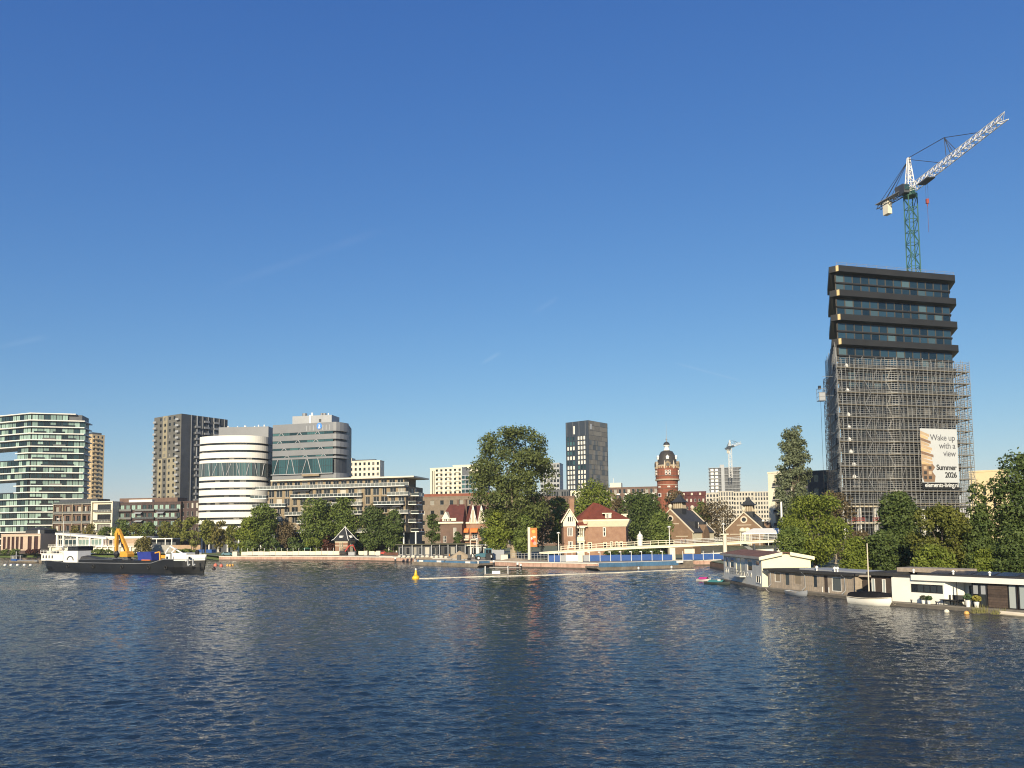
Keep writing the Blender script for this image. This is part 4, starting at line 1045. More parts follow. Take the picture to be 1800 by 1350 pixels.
# ---- villas with maroon roofs
def maroon_houses():
    for (pa, pb, Y, yr, ye, lab) in ((774, 812, 282, 886, 918, 'brown brick house with maroon roof and cream dormer beside the apartment block'), (809, 858, 284, 888, 918, 'brick house with maroon roof and twin half-timbered gables beside the great tree')):
        f = FP(pa, Y, pb, Y - 2, 930); L = f.L; D = 11; ze = Z((pa + pb) / 2, ye, Y); zr = Z((pa + pb) / 2, yr, Y); P = f.p
        first = pa == 774
        root = thing('house', lab, 'house', P(L / 2, -D / 2, GZ))
        fh = (ze - GZ) / 3
        ops = [(L * .12, L * .28, GZ + fh * 1.15, GZ + fh * 1.75), (L * .6, L * .74, GZ + fh * 1.6, GZ + fh * 2.5), (L * .15, L * .3, GZ + .6, GZ + fh * .8), (L * .6, L * .8, GZ + .6, GZ + fh * .9)] if first else \
              [(L * .1, L * .3, GZ + fh * 1.5, GZ + fh * 2.2), (L * .42, L * .62, GZ + fh * 1.5, GZ + fh * 2.2), (L * .75, L * .86, GZ + fh * 1.6, GZ + fh * 2.5), (L * .9, L * .98, GZ + fh * 1.6, GZ + fh * 2.5), (L * .12, L * .34, GZ + .3, GZ + fh * .9), (L * .5, L * .7, GZ + .3, GZ + fh * .9)]
        mb = MB(); shell(mb, f, L, D, GZ, ze, ops, [(2, 3.2, GZ + fh * 1.4, GZ + fh * 2.3), (6, 7.2, GZ + fh * 1.4, GZ + fh * 2.3)], (), .25); mb.build('wall', [M_vbrick if not first else M_brown, M_roof], root)
        put_windows(root, f, ops, M_fwhite, G_mix, 2, 2, 0, .25, .12)
        put_windows(root, f.right(L, D), [(2, 3.2, GZ + fh * 1.4, GZ + fh * 2.3), (6, 7.2, GZ + fh * 1.4, GZ + fh * 2.3)], M_fwhite, G_mix, 2, 2, 0, .25, .12)
        o = .5; mb = MB(); mb.add((P(-o, o, ze), P(L + o, o, ze), P(L + o, -D - o, ze), P(-o, -D - o, ze), P(L * .22 if first else L * .1, -D * .5, zr), P(L * .95 if first else L * .8, -D * .5, zr)), ((0, 1, 5, 4), (1, 2, 5), (2, 3, 4, 5), (3, 0, 4))); ro = mb.build('roof', M_maroon, root)
        mb = MB(); mb.box(f, -o - .1, L + o + .1, o - .6, o + .12, ze - .5, ze + .1); mb.build('gutter_board', M_creamtrim, root)
        for u in ((.62, .98) if first else (.3, .9)):
            mb = MB(); q = L * u; mb.box(f, q - .4, q + .4, -D * .5 - .4, -D * .5 + .5, ze + 1, zr + 1.6); mb.box(f, q - .5, q + .5, -D * .5 - .5, -D * .5 + .6, zr + 1.6, zr + 1.8); mb.build('chimney', M_brown, ro)
        if first:
            mb = MB(); g = FR(P(L * .1, .15, 0), P(L * .42, .15, 0)); mb.box(g, 0, g.L, -2.5, 0, ze, ze + 1.6); gable_prism(mb, g, g.L, 3, ze + 1.2, ze + 3.9, .25); mb.box(g, g.L, g.L + 2.6, -2.5, -.1, ze + .1, ze + 1.5); dm = mb.build('dormer', M_creamtrim, root)
            for q in (.3, .9, 1.9, 2.5): inst('window', wmesh(.5, 1.1, 1, 1, M_fwhite, G_dark, .06), dm, g.p(q + .7, .03, ze + .25), g.ang)
        else:
            for a, b in ((.36, .6), (.66, .9)):
                g = FR(P(L * a, .7, 0), P(L * b, .7, 0)); mb = MB(); mb.add((g.p(0, 0, ze - .2), g.p(g.L, 0, ze - .2), g.p(g.L / 2, 0, zr - .3)), ((0, 1, 2),)); gb = mb.build('gable', M_creamtrim, root)
                mb = MB(); gable_prism(mb, FR(P(L * a, .4, 0), P(L * b, .4, 0)), g.L, D * .55, ze - .15, zr - .25, .2); mb.build('gable_roof', M_maroon, ro)
                for q in range(4):
                    t = (q + .8) / 4.6; hgt = (zr - ze) * (1 - abs(2 * t - 1)) - .5
                    mb = MB(); mb.box(g, g.L * t - .08, g.L * t + .08, .0, .06, ze - .1, ze + max(.4, hgt)); mb.build('timber', M_dbrick, gb)
                for s in (0, 1):
                    mb = MB(); e0, e1 = g.p(g.L * s + (.25 if s else -.25), .1, ze - .5), g.p(g.L / 2, .1, zr); mb.tube(e0, e1, .1, 4); mb.build('barge_board', M_wpaint, gb)
            for u in (.1, .42):
                z = GZ + fh * 2.45; u0 = L * u - .3; u1 = L * (u + .2) + .3; mb = MB(); rg = []
                for k in range(6):
                    q = k / 5 * math.pi / 2; rg.append([P(u0, .05 + 1.7 * math.sin(q), z + 1.6 * math.cos(q) - 1.6 + .0), P(u1, .05 + 1.7 * math.sin(q), z + 1.6 * math.cos(q) - 1.6)])
                mb.loft(rg, False, False)
                mb.add([r_[0] for r_ in rg] + [P(u0, .05, z - 1.6)], [tuple(range(7))]); mb.add([r_[1] for r_ in rg] + [P(u1, .05, z - 1.6)], [tuple(range(6, -1, -1))])
                mb.build('awning', M_orange, root)
                mb = MB(); zb = GZ + fh * 1.4; mb.box(f, u0, u1, 0, 1.4, zb - .3, zb + .1); bo = mb.build('balcony', M_creamtrim, root); railing(bo, [P(u0, 1.3, zb), P(u1, 1.3, zb)], 1, .8, M_wpaint, .04)
maroon_houses()

# ---- brick villa with red hipped roof
def villa():
    Y = 236
    A, B = W(1012, 960, 234), W(1101, 960, 231)
    f = FR(A, B); L = f.L; D = 12; P = f.p; zz = lambda py: Z(1050, py, 233)
    root = thing('villa', 'brick villa with red hipped roof and cream eaves above the white ramp', 'house', P(L / 2, -D / 2, GZ))
    ze, zb, zr = zz(914), zz(926), zz(882)
    ops = [(L * .545, L * .60, zz(943), zz(927)), (L * .02 + .1, L * .16, zz(942), zz(928))]
    low = [(L * .55, L * .62, zz(965), zz(953)), (L * .68, L * .74, zz(962), zz(952)), (L * .79, L * .84, zz(962), zz(952)), (L * .87, L * .93, zz(962), zz(952)), (L * .24, L * .32, zz(965), zz(953))]
    mb = MB(); shell(mb, f, L, D, GZ, ze, ops + low, [(2, 3.2, zz(943), zz(928)), (7, 8.2, zz(943), zz(928))], (), .2); mb.build('wall', [M_vbrick, M_roof], root)
    put_windows(root, f, ops, M_fwhite, G_dark, 1, 2, 0, .12, .2); put_windows(root, f, low, M_creamtrim, G_dark, 1, 1, 0, .1, .16); put_windows(root, f.right(L, D), [(2, 3.2, zz(943), zz(928)), (7, 8.2, zz(943), zz(928))], M_fwhite, G_dark, 1, 2, 0, .12, .15)
    # coved cream eaves on front right part and right side
    o = 1.1; mb = MB(); u0 = L * .2
    pr = [(0.0, zb), (.15, zb), (o, ze - .25), (o, ze + .15), (0, ze + .15)]
    mb.loft([[P(u0 - d * .6, d, z) for d, z in pr], [P(L + d, d, z) for d, z in pr], [P(L + d, -D - d, z) for d, z in pr]], True, True); mb.build('coved_eaves', M_creamtrim, root)
    # hipped roof
    ap = P(L * .33, -D * .45, zr); ap2 = P(L * .45, -D * .5, zr - .4); e = o + .1
    mb = MB(); mb.add((P(-.9, e - .4, ze - 1.7), P(L * .24, e, ze - 1.7), P(L * .24, e, ze + .16), P(L + e, e, ze + .16), P(L + e, -D - e, ze + .16), P(-.9, -D - e, ze + .16), P(-.9, e - 4, ze + .16), ap, ap2),
                     ((0, 1, 7), (1, 2, 7), (2, 3, 8, 7), (3, 4, 8), (4, 5, 7, 8), (5, 6, 7), (6, 0, 7))); ro = mb.build('roof', M_redtile, root)
    mb = MB(); mb.box(f, -1.0, L * .25, e - .55, e + .05, ze - 2.0, ze - 1.68); mb.build('gutter_board', M_creamtrim, root)
    d = MB(); dz = ze + .2; d.box(f, L * .6, L * .72, -1.6, .7, dz, zz(903.5)); d.box(f, L * .54, L * .73, -1.8, .95, zz(903.5), zz(902)); dm = d.build('dormer', M_creamtrim, ro); inst('window', wmesh(.7, 1.4, 2, 1, M_fwhite, G_dark, .07), dm, P(L * .645, .72, dz + .25), f.ang)
    d = MB(); d.box(f, L * .93, L * 1.0, -6, -4.2, dz, zz(905)); d.box(f, L * .9, L * 1.03, -6.3, -4, zz(905), zz(903.4)); d.build('dormer', M_creamtrim, ro)
    # left wing with cream gable
    g = FR(W(991, 960, 229), W(1012, 960, 229)); gl = g.L; zg, zgp = zz(925), zz(896); gz = zz(916)
    go = [(gl * .32, gl * .78, zz(942), zz(927)), (gl * .36, gl * .76, zz(962), zz(951))]
    mb = MB(); shell(mb, g, gl, 9, GZ, zg, go, (), (), .2); mb.build('wing_wall', [M_vbrick, M_roof], root); put_windows(root, g, go, M_fwhite, G_dark, 3, 1, 0, .12, .16)
    mb = MB(); mb.add([g.p(u, .12, z) for u, z in ((-.1, zg), (gl + .1, zg), (gl + .1, gz), (gl / 2 + .1, zgp), (-.1, gz))] + [g.p(u, -8, z) for u, z in ((-.1, zg), (gl + .1, zg), (gl + .1, gz), (gl / 2 + .1, zgp), (-.1, gz))], ((0, 1, 2, 3, 4), (0, 4, 9, 5), (1, 6, 7, 2), (9, 8, 7, 6, 5))); ga = mb.build('gable', M_creamtrim, root)
    for k in range(3): inst('window', wmesh(.55, 1.5, 1, 1, M_fwhite, G_dark, .08), ga, g.p(gl * (.42 + .17 * k), .14, zz(917)), g.ang)
    mb = MB(); w = .6; zg0 = gz - .3
    for s in (0, 1):
        e0 = (-.7 if s == 0 else gl + .7); mb.add((g.p(e0, .6, zg0), g.p(gl / 2, .6, zgp + .35), g.p(gl / 2, -8.5, zgp + .35), g.p(e0, -8.5, zg0), g.p(e0, .6, zg0 - .25), g.p(gl / 2, .6, zgp + .1), g.p(gl / 2, -8.5, zgp + .1), g.p(e0, -8.5, zg0 - .25)), ((0, 1, 2, 3) if s == 1 else (3, 2, 1, 0), (0, 4, 5, 1) if s == 1 else (1, 5, 4, 0), (7, 6, 5, 4), (0, 3, 7, 4)))
    mb.build('wing_roof', M_redtile, ro)
    for s in (0, 1):
        mb = MB(); e0 = (-.75 if s == 0 else gl + .75); mb.tube(g.p(e0, .66, zg0 - .1), g.p(gl / 2, .66, zgp + .25), .2, 4); mb.build('barge_board', M_creamtrim, ga)
    mb = MB(); mb.box(g, gl * .62, gl * 1.0, -5, -4, zz(905), zz(878)); mb.box(g, gl * .58, gl * 1.04, -5.1, -3.9, zz(878), zz(876)); mb.build('chimney', M_vbrick, ro)
    # bay porch
    q = FR(P(-.2, 0, 0), P(L * .2, 0, 0)); pz = lambda py: zz(py)
    mb = MB(); mb.box(q, .3, 3.0, -.4, 1.5, GZ, pz(951)); mb.box(q, .1, 3.2, -.4, 1.7, pz(951.5), pz(949.5)); mb.box(q, .3, 3.0, -.4, 1.5, pz(949.5), pz(943)); pc = mb.build('porch', M_creamtrim, root)
    for u in (.35, 1.6, 2.2, 2.75):
        mb = MB(); mb.box(q, u, u + .22, 1.2, 1.42, pz(943), pz(928)); mb.build('porch_post', M_creamtrim, pc)
    mb = MB(); mb.box(q, .05, 3.3, -.3, 1.8, pz(928), pz(926)); mb.build('porch_roof', M_creamtrim, pc)
    for u in (1.05, 2.25): inst('window', wmesh(1.0, pz(953) - pz(966), 1, 1, M_fwhite, G_dark, .1), pc, q.p(u, 1.52, pz(966)), q.ang)
villa()

# ---- brick gabled halls with slate roofs and ventilator turrets
def hall(name, label, pl, pr_, Y, depth_px, ypk, yev, D, front_arch, ang):
    f0 = W(pl, 945, Y); f1 = W(pr_, 945, Y - (pr_ - pl) / F * Y * math.tan(ang)); f = FR(f0, f1); L = f.L; P = f.p
    zz = lambda py: Z((pl + pr_) / 2, py, Y)
    ze, zp = zz(yev), zz(ypk); root = thing(name, label, 'house', P(L / 2, -D / 2, GZ))
    mb = MB(); mb.add([P(0, 0, GZ), P(L, 0, GZ), P(L, 0, ze), P(L / 2, 0, zp), P(0, 0, ze), P(0, -D, GZ), P(L, -D, GZ), P(L, -D, ze), P(L / 2, -D, zp), P(0, -D, ze)], ((0, 1, 2, 3, 4), (1, 6, 7, 2), (5, 0, 4, 9), (9, 8, 7, 6, 5))); mb.build('wall', M_cbrick, root)
    mb = MB(); t = .25
    for s in (0, 1):
        e0 = -.4 if s == 0 else L + .4; zl = ze - .35
        mb.add((P(e0, -.35, zl), P(L / 2, -.35, zp + .05), P(L / 2, -D + .35, zp + .05), P(e0, -D + .35, zl), P(e0, -.35, zl + t), P(L / 2, -.35, zp + t + .05), P(L / 2, -D + .35, zp + t + .05), P(e0, -D + .35, zl + t)), ((0, 1, 2, 3), (7, 6, 5, 4), (0, 4, 5, 1), (3, 2, 6, 7), (0, 3, 7, 4)))
    ro = mb.build('roof', mat('slate_roof', (.045, .047, .052), .75, var=.25, scale=.8, bump=.3), root)
    for d0 in (.1, -D - .1 + .4):                      # stone copings with ball finials
        for s in (0, 1):
            e0 = -.5 if s == 0 else L + .5; mb = MB(); mb.loft([[P(e0, d0 + .05, ze - .5), P(e0, d0 - .45, ze - .5), P(e0, d0 - .45, ze), P(e0, d0 + .05, ze)], [P(L / 2, d0 + .05, zp + .2), P(L / 2, d0 - .45, zp + .2), P(L / 2, d0 - .45, zp + .7), P(L / 2, d0 + .05, zp + .7)]]); mb.build('coping', M_stonetrim, root)
        mb = MB(); mb.lathe(P(L / 2, d0 - .2, zp + .6), [(.5, 0), (.35, .2), (.7, .5), (.75, .9), (.5, 1.4), (.1, 1.6)], 10); mb.build('finial', M_stonetrim, root, smooth=True)
    # round window
    zc = zp - (zp - ze) * .38
    mb = MB(); ring = [[P(L / 2 + r * math.cos(q), d, zc + r * math.sin(q)) for q in [k * math.pi / 8 for k in range(16)]] for r, d in ((1.15, .02), (1.15, .14), (.72, .14))]; mb.loft(ring[::-1], True, False); rw = mb.build('round_window', M_stonetrim, root)
    mb = MB(); mb.add([P(L / 2 + .72 * math.cos(k * math.pi / 8), .1, zc + .72 * math.sin(k * math.pi / 8)) for k in range(16)], [tuple(range(16))]); mb.build('pane', G_dark, rw)
    for (a, b, z) in ((.3, .7, zc - 1.9), (.1, .38, ze - 1.6), (.62, .9, ze - 1.6)):
        mb = MB(); mb.box(f, L * a, L * b, 0, .08, z, z + .22); mb.build('stone_band', M_stonetrim, root)
    if front_arch:
        mb = MB(); mb.box(f, L * .38, L * .66, .0, .15, GZ + 1, ze - .3)
        for c in (.45, .59): mb.lathe(P(L * c, .0, ze - .4), [(1.0, -.2), (1.0, .3), (.7, .9), (.1, 1.1)], 10)
        aw = mb.build('arched_window', M_creamtrim, root)
        for c in (.45, .59): mb = MB(); mb.box(f, L * c - .6, L * c + .6, .16, .2, GZ + 1.4, ze - .6); mb.build('pane', G_mix, aw)
    # ventilator turret
    u = L / 2; d = -D * .42; w = 1.65; zt = zp + 2.9; rt = .7
    mb = MB(); mb.box(f, u - w, u + w, d - w, d + w, zp - 2.2, zp + .8); tu = mb.build('ventilator', M_roofblk, ro)
    mb = MB(); mb.box(f, u - w * .9, u + w * .9, d - w * .9, d + w * .9, zp + .8, zt); mb.build('louvre_box', M_tbrick, tu)
    for k in range(5):
        for ff, n_ in ((FR(P(u - w, d + w * .9, 0), P(u + w, d + w * .9, 0)), 0), (FR(P(u + w * .9, d + w, 0), P(u + w * .9, d - w, 0)), 1)):
            mb = MB(); mb.box(ff, w * 2 * k / 4 * .9 + .1, w * 2 * k / 4 * .9 + .28, .0, .1, zp + .8, zt); mb.build('louvre_post', M_stonetrim, tu)
    mb = MB(); rg = []
    for r_, z in ((w * 1.5, zt), (w * 1.05, zt + .5), (w * .55, zt + 1.5), (.08, zt + 3.0)): rg.append([P(u - r_, d + r_, z), P(u + r_, d + r_, z), P(u + r_, d - r_, z), P(u - r_, d - r_, z)])
    mb.loft(rg); mb.build('ventilator_roof', M_roofblk, tu)
    # hatched dormers and white wall on the right slope
    rs = f.right(L, D)
    for k, uu in enumerate((D * .3, D * .7)):
        mb = MB(); P2 = rs.p; zz1 = ze + (zp - ze) * .42; mb.box(rs, uu - 1.2, uu + 1.2, -3.2, -.8, ze + 1.0, zz1 + .4); mb.build('dormer', M_roofblk, ro)
        mb = MB(); mb.lathe(P2(uu + 1.6, -1.2, ze + 1.2), [(.35, 0), (.35, 1.4), (.5, 1.5), (.3, 2.1)], 8); mb.build('vent_cowl', M_wpaint, ro)
    mb = MB(); mb.box(rs, .2, D - .2, 0, .1, ze - 2.9, ze - .4); mb.build('white_wall_panel', M_creamtrim, root)
    g = FR(rs.p(D * .42, .1, 0), rs.p(D * .72, .1, 0)); mb = MB(); mb.add([g.p(0, .5, GZ), g.p(g.L, .5, GZ), g.p(g.L, .5, ze - .6), g.p(g.L / 2, .5, ze + 2.4), g.p(0, .5, ze - .6), g.p(g.L, -2, ze - .6), g.p(g.L / 2, -3, ze + 2.4), g.p(0, -2, ze - .6), g.p(0, -.2, GZ), g.p(g.L, -.2, GZ)], ((0, 1, 2, 3, 4), (2, 5, 6, 3), (3, 6, 7, 4), (8, 0, 4, 7), (1, 9, 5, 2))); mb.build('cross_gable', M_cbrick, root)
    return root
hall('brick_hall', 'brick gabled hall with slate roof left of the lamp column, next to the green bush', 1143, 1217, 266, 0, 898, 935, 17, False, R(34))
hall('brick_hall', 'brick gabled hall with round window behind the white tent roof', 1277, 1341, 258, 0, 903, 931, 17, True, R(26))
# ================================================================ the tower under construction, its scaffold, banner, hoist and crane
M_clad = mat('black_bronze_cladding', (.024, .0235, .022), .5, .1, var=.2, scale=.2)
M_bronze = mat('sunlit_bronze', (.75, .52, .24), .35, .3, var=.05)  # bronze corner facets; the sun's gleam is put into this gold colour
M_tube = mat('scaffold_tube', (.29, .285, .27), .5, .3, var=.2, scale=1.5)
M_board = mat('scaffold_board', (.33, .285, .22), .9, var=.25, scale=1)
G_tower = glass('tower_glass', (.014, .032, .048), (.075, .125, .145), .22, .04)
M_mull = mat('bronze_mullion', (.10, .085, .07), .5, .3, var=.2)
TA, TB = W(1474, 630, 203), W(1674, 630, 212)
TF = FR(TA, TB); TL = TF.L; TD = 20.0
_bv = Vector((math.sin(R(23.5)), math.cos(R(23.5)), 0)) * TD      # the ends of the tower run back obliquely
BU, BD = _bv.dot(TF.u), _bv.dot(TF.n)
tz = lambda py: Z(1474, py, 203)
def oct_ring(o, cut):
    """plan outline standing o outside the glass line, corners cut"""
    P = TF.p
    return [P(-.1, o, 0), P(TL + o - cut, o, 0), P(TL + o, o - cut, 0), P(TL + o + BU, BD - o, 0), P(-o + BU, BD - o, 0), P(-o, o - cut - .9, 0), P(-.75, o - .75, 0)]
def tower():
    root = thing('tower_block', 'black high-rise under construction with projecting dark bands and bronze corners', 'building', TF.p(TL / 2, -TD / 2, GZ))
    tops = [469.5 + 42.3 * i for i in range(4)]
    pitch = tz(469.5) - tz(511.8); bh = tz(469.5) - tz(480)
    ztop = tz(469.5); nb = 10
    sk = lambda a, b_, d0, d1: [(q.x, q.y) for q in (TF.p(a, d1, 0), TF.p(b_, d1, 0), TF.p(b_ + BU, BD + d0, 0), TF.p(a + BU, BD + d0, 0))]
    mb = MB(); mb.prism(sk(.1, TL - .1, 0, -.35), GZ + 14, ztop - .4); mb.build('core_wall', M_clad, root)
    for i in range(nb):
        z1 = ztop - i * pitch; z0 = z1 - bh
        o = 1.7 if i < 4 else 1.1
        up, lo = oct_ring(o, 1.1), oct_ring(o * .35, .3)
        b = MB(); b.loft([[(p.x, p.y, z0 - .3) for p in lo], [(p.x, p.y, z0) for p in up], [(p.x, p.y, z1) for p in up]]); bd = b.build('facade_band', M_clad, root)
        if i < 4:
            ff = FR(up[6], up[0]); b = MB(); b.box(ff, .22, ff.L - .1, .0, .04, z0 + .05, z1 - .05); b.build('bronze_corner', M_bronze, bd)
        z_mid = (z0 + z1 - pitch) / 2 - .1
        b = MB(); b.prism(sk(-.12, TL + .12, 0, .35 if i < 4 else .2), z_mid - .28, z_mid + .1); b.build('spandrel', M_clad, root)
        bays = 14; wid = TL / bays
        for (a, c) in ((z_mid + .1, z0 - .3), (z1 - pitch, z_mid - .28)):
            me = wmesh(round(wid - .03, 3), round(c - a, 3), 1, 1, M_mull, G_tower if i < 5 else G_dark, .14)
            for k in range(bays): inst('window', me, root, TF.p(wid * (k + .5), 0, a), TF.ang)
            lf = FR(TF.p(BU, BD, 0), TF.p(0, 0, 0)); me2 = wmesh(2.6, round(c - a, 3), 1, 1, M_mull, G_tower, .14)
            inst('window', me2, root, lf.p(lf.L - 1.4, .06, a), lf.ang)
    b = MB(); b.prism(sk(0, TL, 0, 0), ztop, ztop + .12); b.build('roof', M_ltgrey, root)
    # roof edge rail
    railing(root, [TF.p(-.5, 1.3, ztop), TF.p(TL + .6, 1.3, ztop)], .9, 3.2, M_tube, .04, None, 'roof_rail')
    # raw concrete storeys at the foot
    for z in (GZ + 5.4, GZ + 9.6, GZ + 14.0):
        b = MB(); b.prism(sk(-1.5, TL + 1.5, 0, 2.2), z - .45, z); b.build('concrete_slab', mat('raw_concrete', (.46, .40, .30), .9, var=.2, scale=.5), root)
    for k in range(9):
        for z0, z1 in ((GZ, GZ + 4.95), (GZ + 5.4, GZ + 9.15), (GZ + 9.6, GZ + 13.55)):
            u = -1.5 + (TL + 3) * k / 8; b = MB(); b.box(TF, u - .35, u + .35, .9, 1.6, z0, z1); b.build('concrete_column', M_white, root)
    b = MB(); b.prism(sk(0, TL, 0, -3), GZ, GZ + 13.5); b.build('inner_wall', M_dkgrey, root)
    b = MB(); P = TF.p; u0 = TL * .66; z = GZ + 9.6; b.add((P(u0, 1.9, z + 1.0), P(u0 + 4.4, 1.9, z + .1), P(u0 + 4.4, 1.9, z + 3.9), P(u0, 1.6, z + .1), P(u0 + 4.4, 1.6, z + .1), P(u0 + 4.4, 1.6, z + 3.9), P(u0, 1.6, z + 1.0)), ((0, 1, 2), (6, 5, 4), (0, 2, 5, 6), (1, 4, 5, 2))); b.build('stair_wall', M_conc, root)
    for z in (GZ + 9.7, ):
        for a, c in ((.5, 4.5), (7, 11)):
            railing(root, [TF.p(a, 2.0, z), TF.p(c, 2.0, z)], 1.1, 1.4, mat('safety_red', (.42, .06, .04), .7), .09, None, 'safety_rail', rails=3)
    # things left standing behind the glass line of the lowest finished storey: white sacks on the scaffold are separate
tower()

# ---- scaffold
def scaffold():
    P = TF.p; root = thing('scaffolding', 'grey tube scaffolding with plank decks wrapped around the lower tower', 'scaffolding', P(TL / 2, 3, GZ))
    step_u = TL * .35
    def outline(o):
        return [P(-2.0 - o + BU, BD - 2, 0), P(-2.0 - o, 2.0 + o, 0), P(step_u - 1, 2.0 + o, 0), P(step_u + 1.6, 3.3 + o, 0), P(TL + .1 + o, 3.3 + o, 0), P(TL + 1.2 + o, -1.5, 0)]
    O, I = outline(1.1), outline(0)
    pitch = (tz(650) - tz(886)) / 11; ztop = tz(650)
    zs = [ztop - pitch * k for k in range(12)]
    segs = range(len(O) - 1)
    top = [ztop + 2.4] * 5; top[0] = ztop + 6.5
    for s in segs:
        fo, fi = FR(O[s], O[s + 1]), FR(I[s], I[s + 1])
        n = max(2, round(fo.L / 1.4))
        for i in range(n + (1 if s == 4 else 0)):
            for f, dd in ((fo, 0), (fi, 0)):
                b = MB(); q = f.p(f.L * i / n, 0, 0); zt = top[s] + (.8 if (i * 7) % 3 == 0 else 0)
                b.tube((q.x, q.y, GZ), (q.x, q.y, zt), .062, 4, cap=False); b.build('standard', M_tube, root)
        for k, z in enumerate(zs):
            b = MB(); c = [O[s], O[s + 1], I[s + 1], I[s]]
            if s == 4 and k == 99: continue
            b.prism([(q.x, q.y) for q in c], z - .09, z)
            b.build('deck', M_board, root)
            b = MB()
            for h in (.45, .95, 1.45, 2.0, 2.6): b.tube(fo.p(0, .03, z + h), fo.p(fo.L, .03, z + h), .05, 4, cap=False)
            b.tube(fo.p(0, .05, z + .1), fo.p(fo.L, .05, z + .1), .09, 4, cap=False)
            b.tube(fi.p(0, 0, z + 1.05), fi.p(fi.L, 0, z + 1.05), .05, 4, cap=False)
            for i in range(n): b.tube(fo.p(fo.L * i / n, 0, z + 1.9), fi.p(fi.L * i / n, 0, z + 1.9), .045, 4, cap=False)
            b.build('guard_rail', M_tube, root)
        for i in range(0, n - 1, 4):                      # bracing
            b = MB()
            for k in range(0, len(zs) - 1):
                a, c = (i, i + 1) if k % 2 else (i + 1, i)
                b.tube(fo.p(fo.L * a / n, .08, zs[k]), fo.p(fo.L * c / n, .08, zs[k + 1]), .05, 4, cap=False)
            b.build('brace', M_tube, root)
    for k in range(2):                                   # lower lifts on the left and centre
        z = zs[-1] - pitch * (k + 1) * .95
        for s in (1, 2, 3):
            fo = FR(O[s], O[s + 1]); b = MB()
            for h in (0, 1.05): b.tube(fo.p(0, .03, z + h), fo.p(fo.L * (1 if s != 3 else .3), .03, z + h), .05, 4, cap=False)
            b.build('guard_rail', M_tube, root)
    # stair flights up the left-hand bays
    fo = FR(O[1], O[2]); st = MB()
    for k in range(2, 11):
        a, c = (fo.L * .52, fo.L * .66) if k % 2 else (fo.L * .66, fo.L * .52)
        st.tube(fo.p(a, .5, zs[k]), fo.p(c, .5, zs[k - 1]), .09, 4)
    st.build('stair', M_tube, root)
    return O, zs
SO, SZ = scaffold()
def scaffold_sacks():
    f = FR(SO[1], SO[2])
    for i, py in enumerate((643, 687, 730, 751, 774, 795, 817, 840)):
        k = min(range(len(SZ)), key=lambda j: abs(SZ[j] - tz(py + 5))); u = 3.4 + .35 * (i > 4) + (i > 5) * .7
        b = MB(); q = f.p(u, -.5, SZ[k]); b.lathe(q, [(.25, 0), (.42, .1), (.48, .5), (.38, .85), (.3, .95), (.05, 1.2)], 10); b.tube(q + Vector((-.5, 0, .5)), q + Vector((.9, 0, .5)), .1, 4)
        tag(b.build('material_sack', M_wpaint, None, loc=q), 'white filled sack on the scaffold deck number %s from the top' % ('one two three four five six seven eight'.split()[i]), 'sack', 'white sacks on the scaffold')
scaffold_sacks()

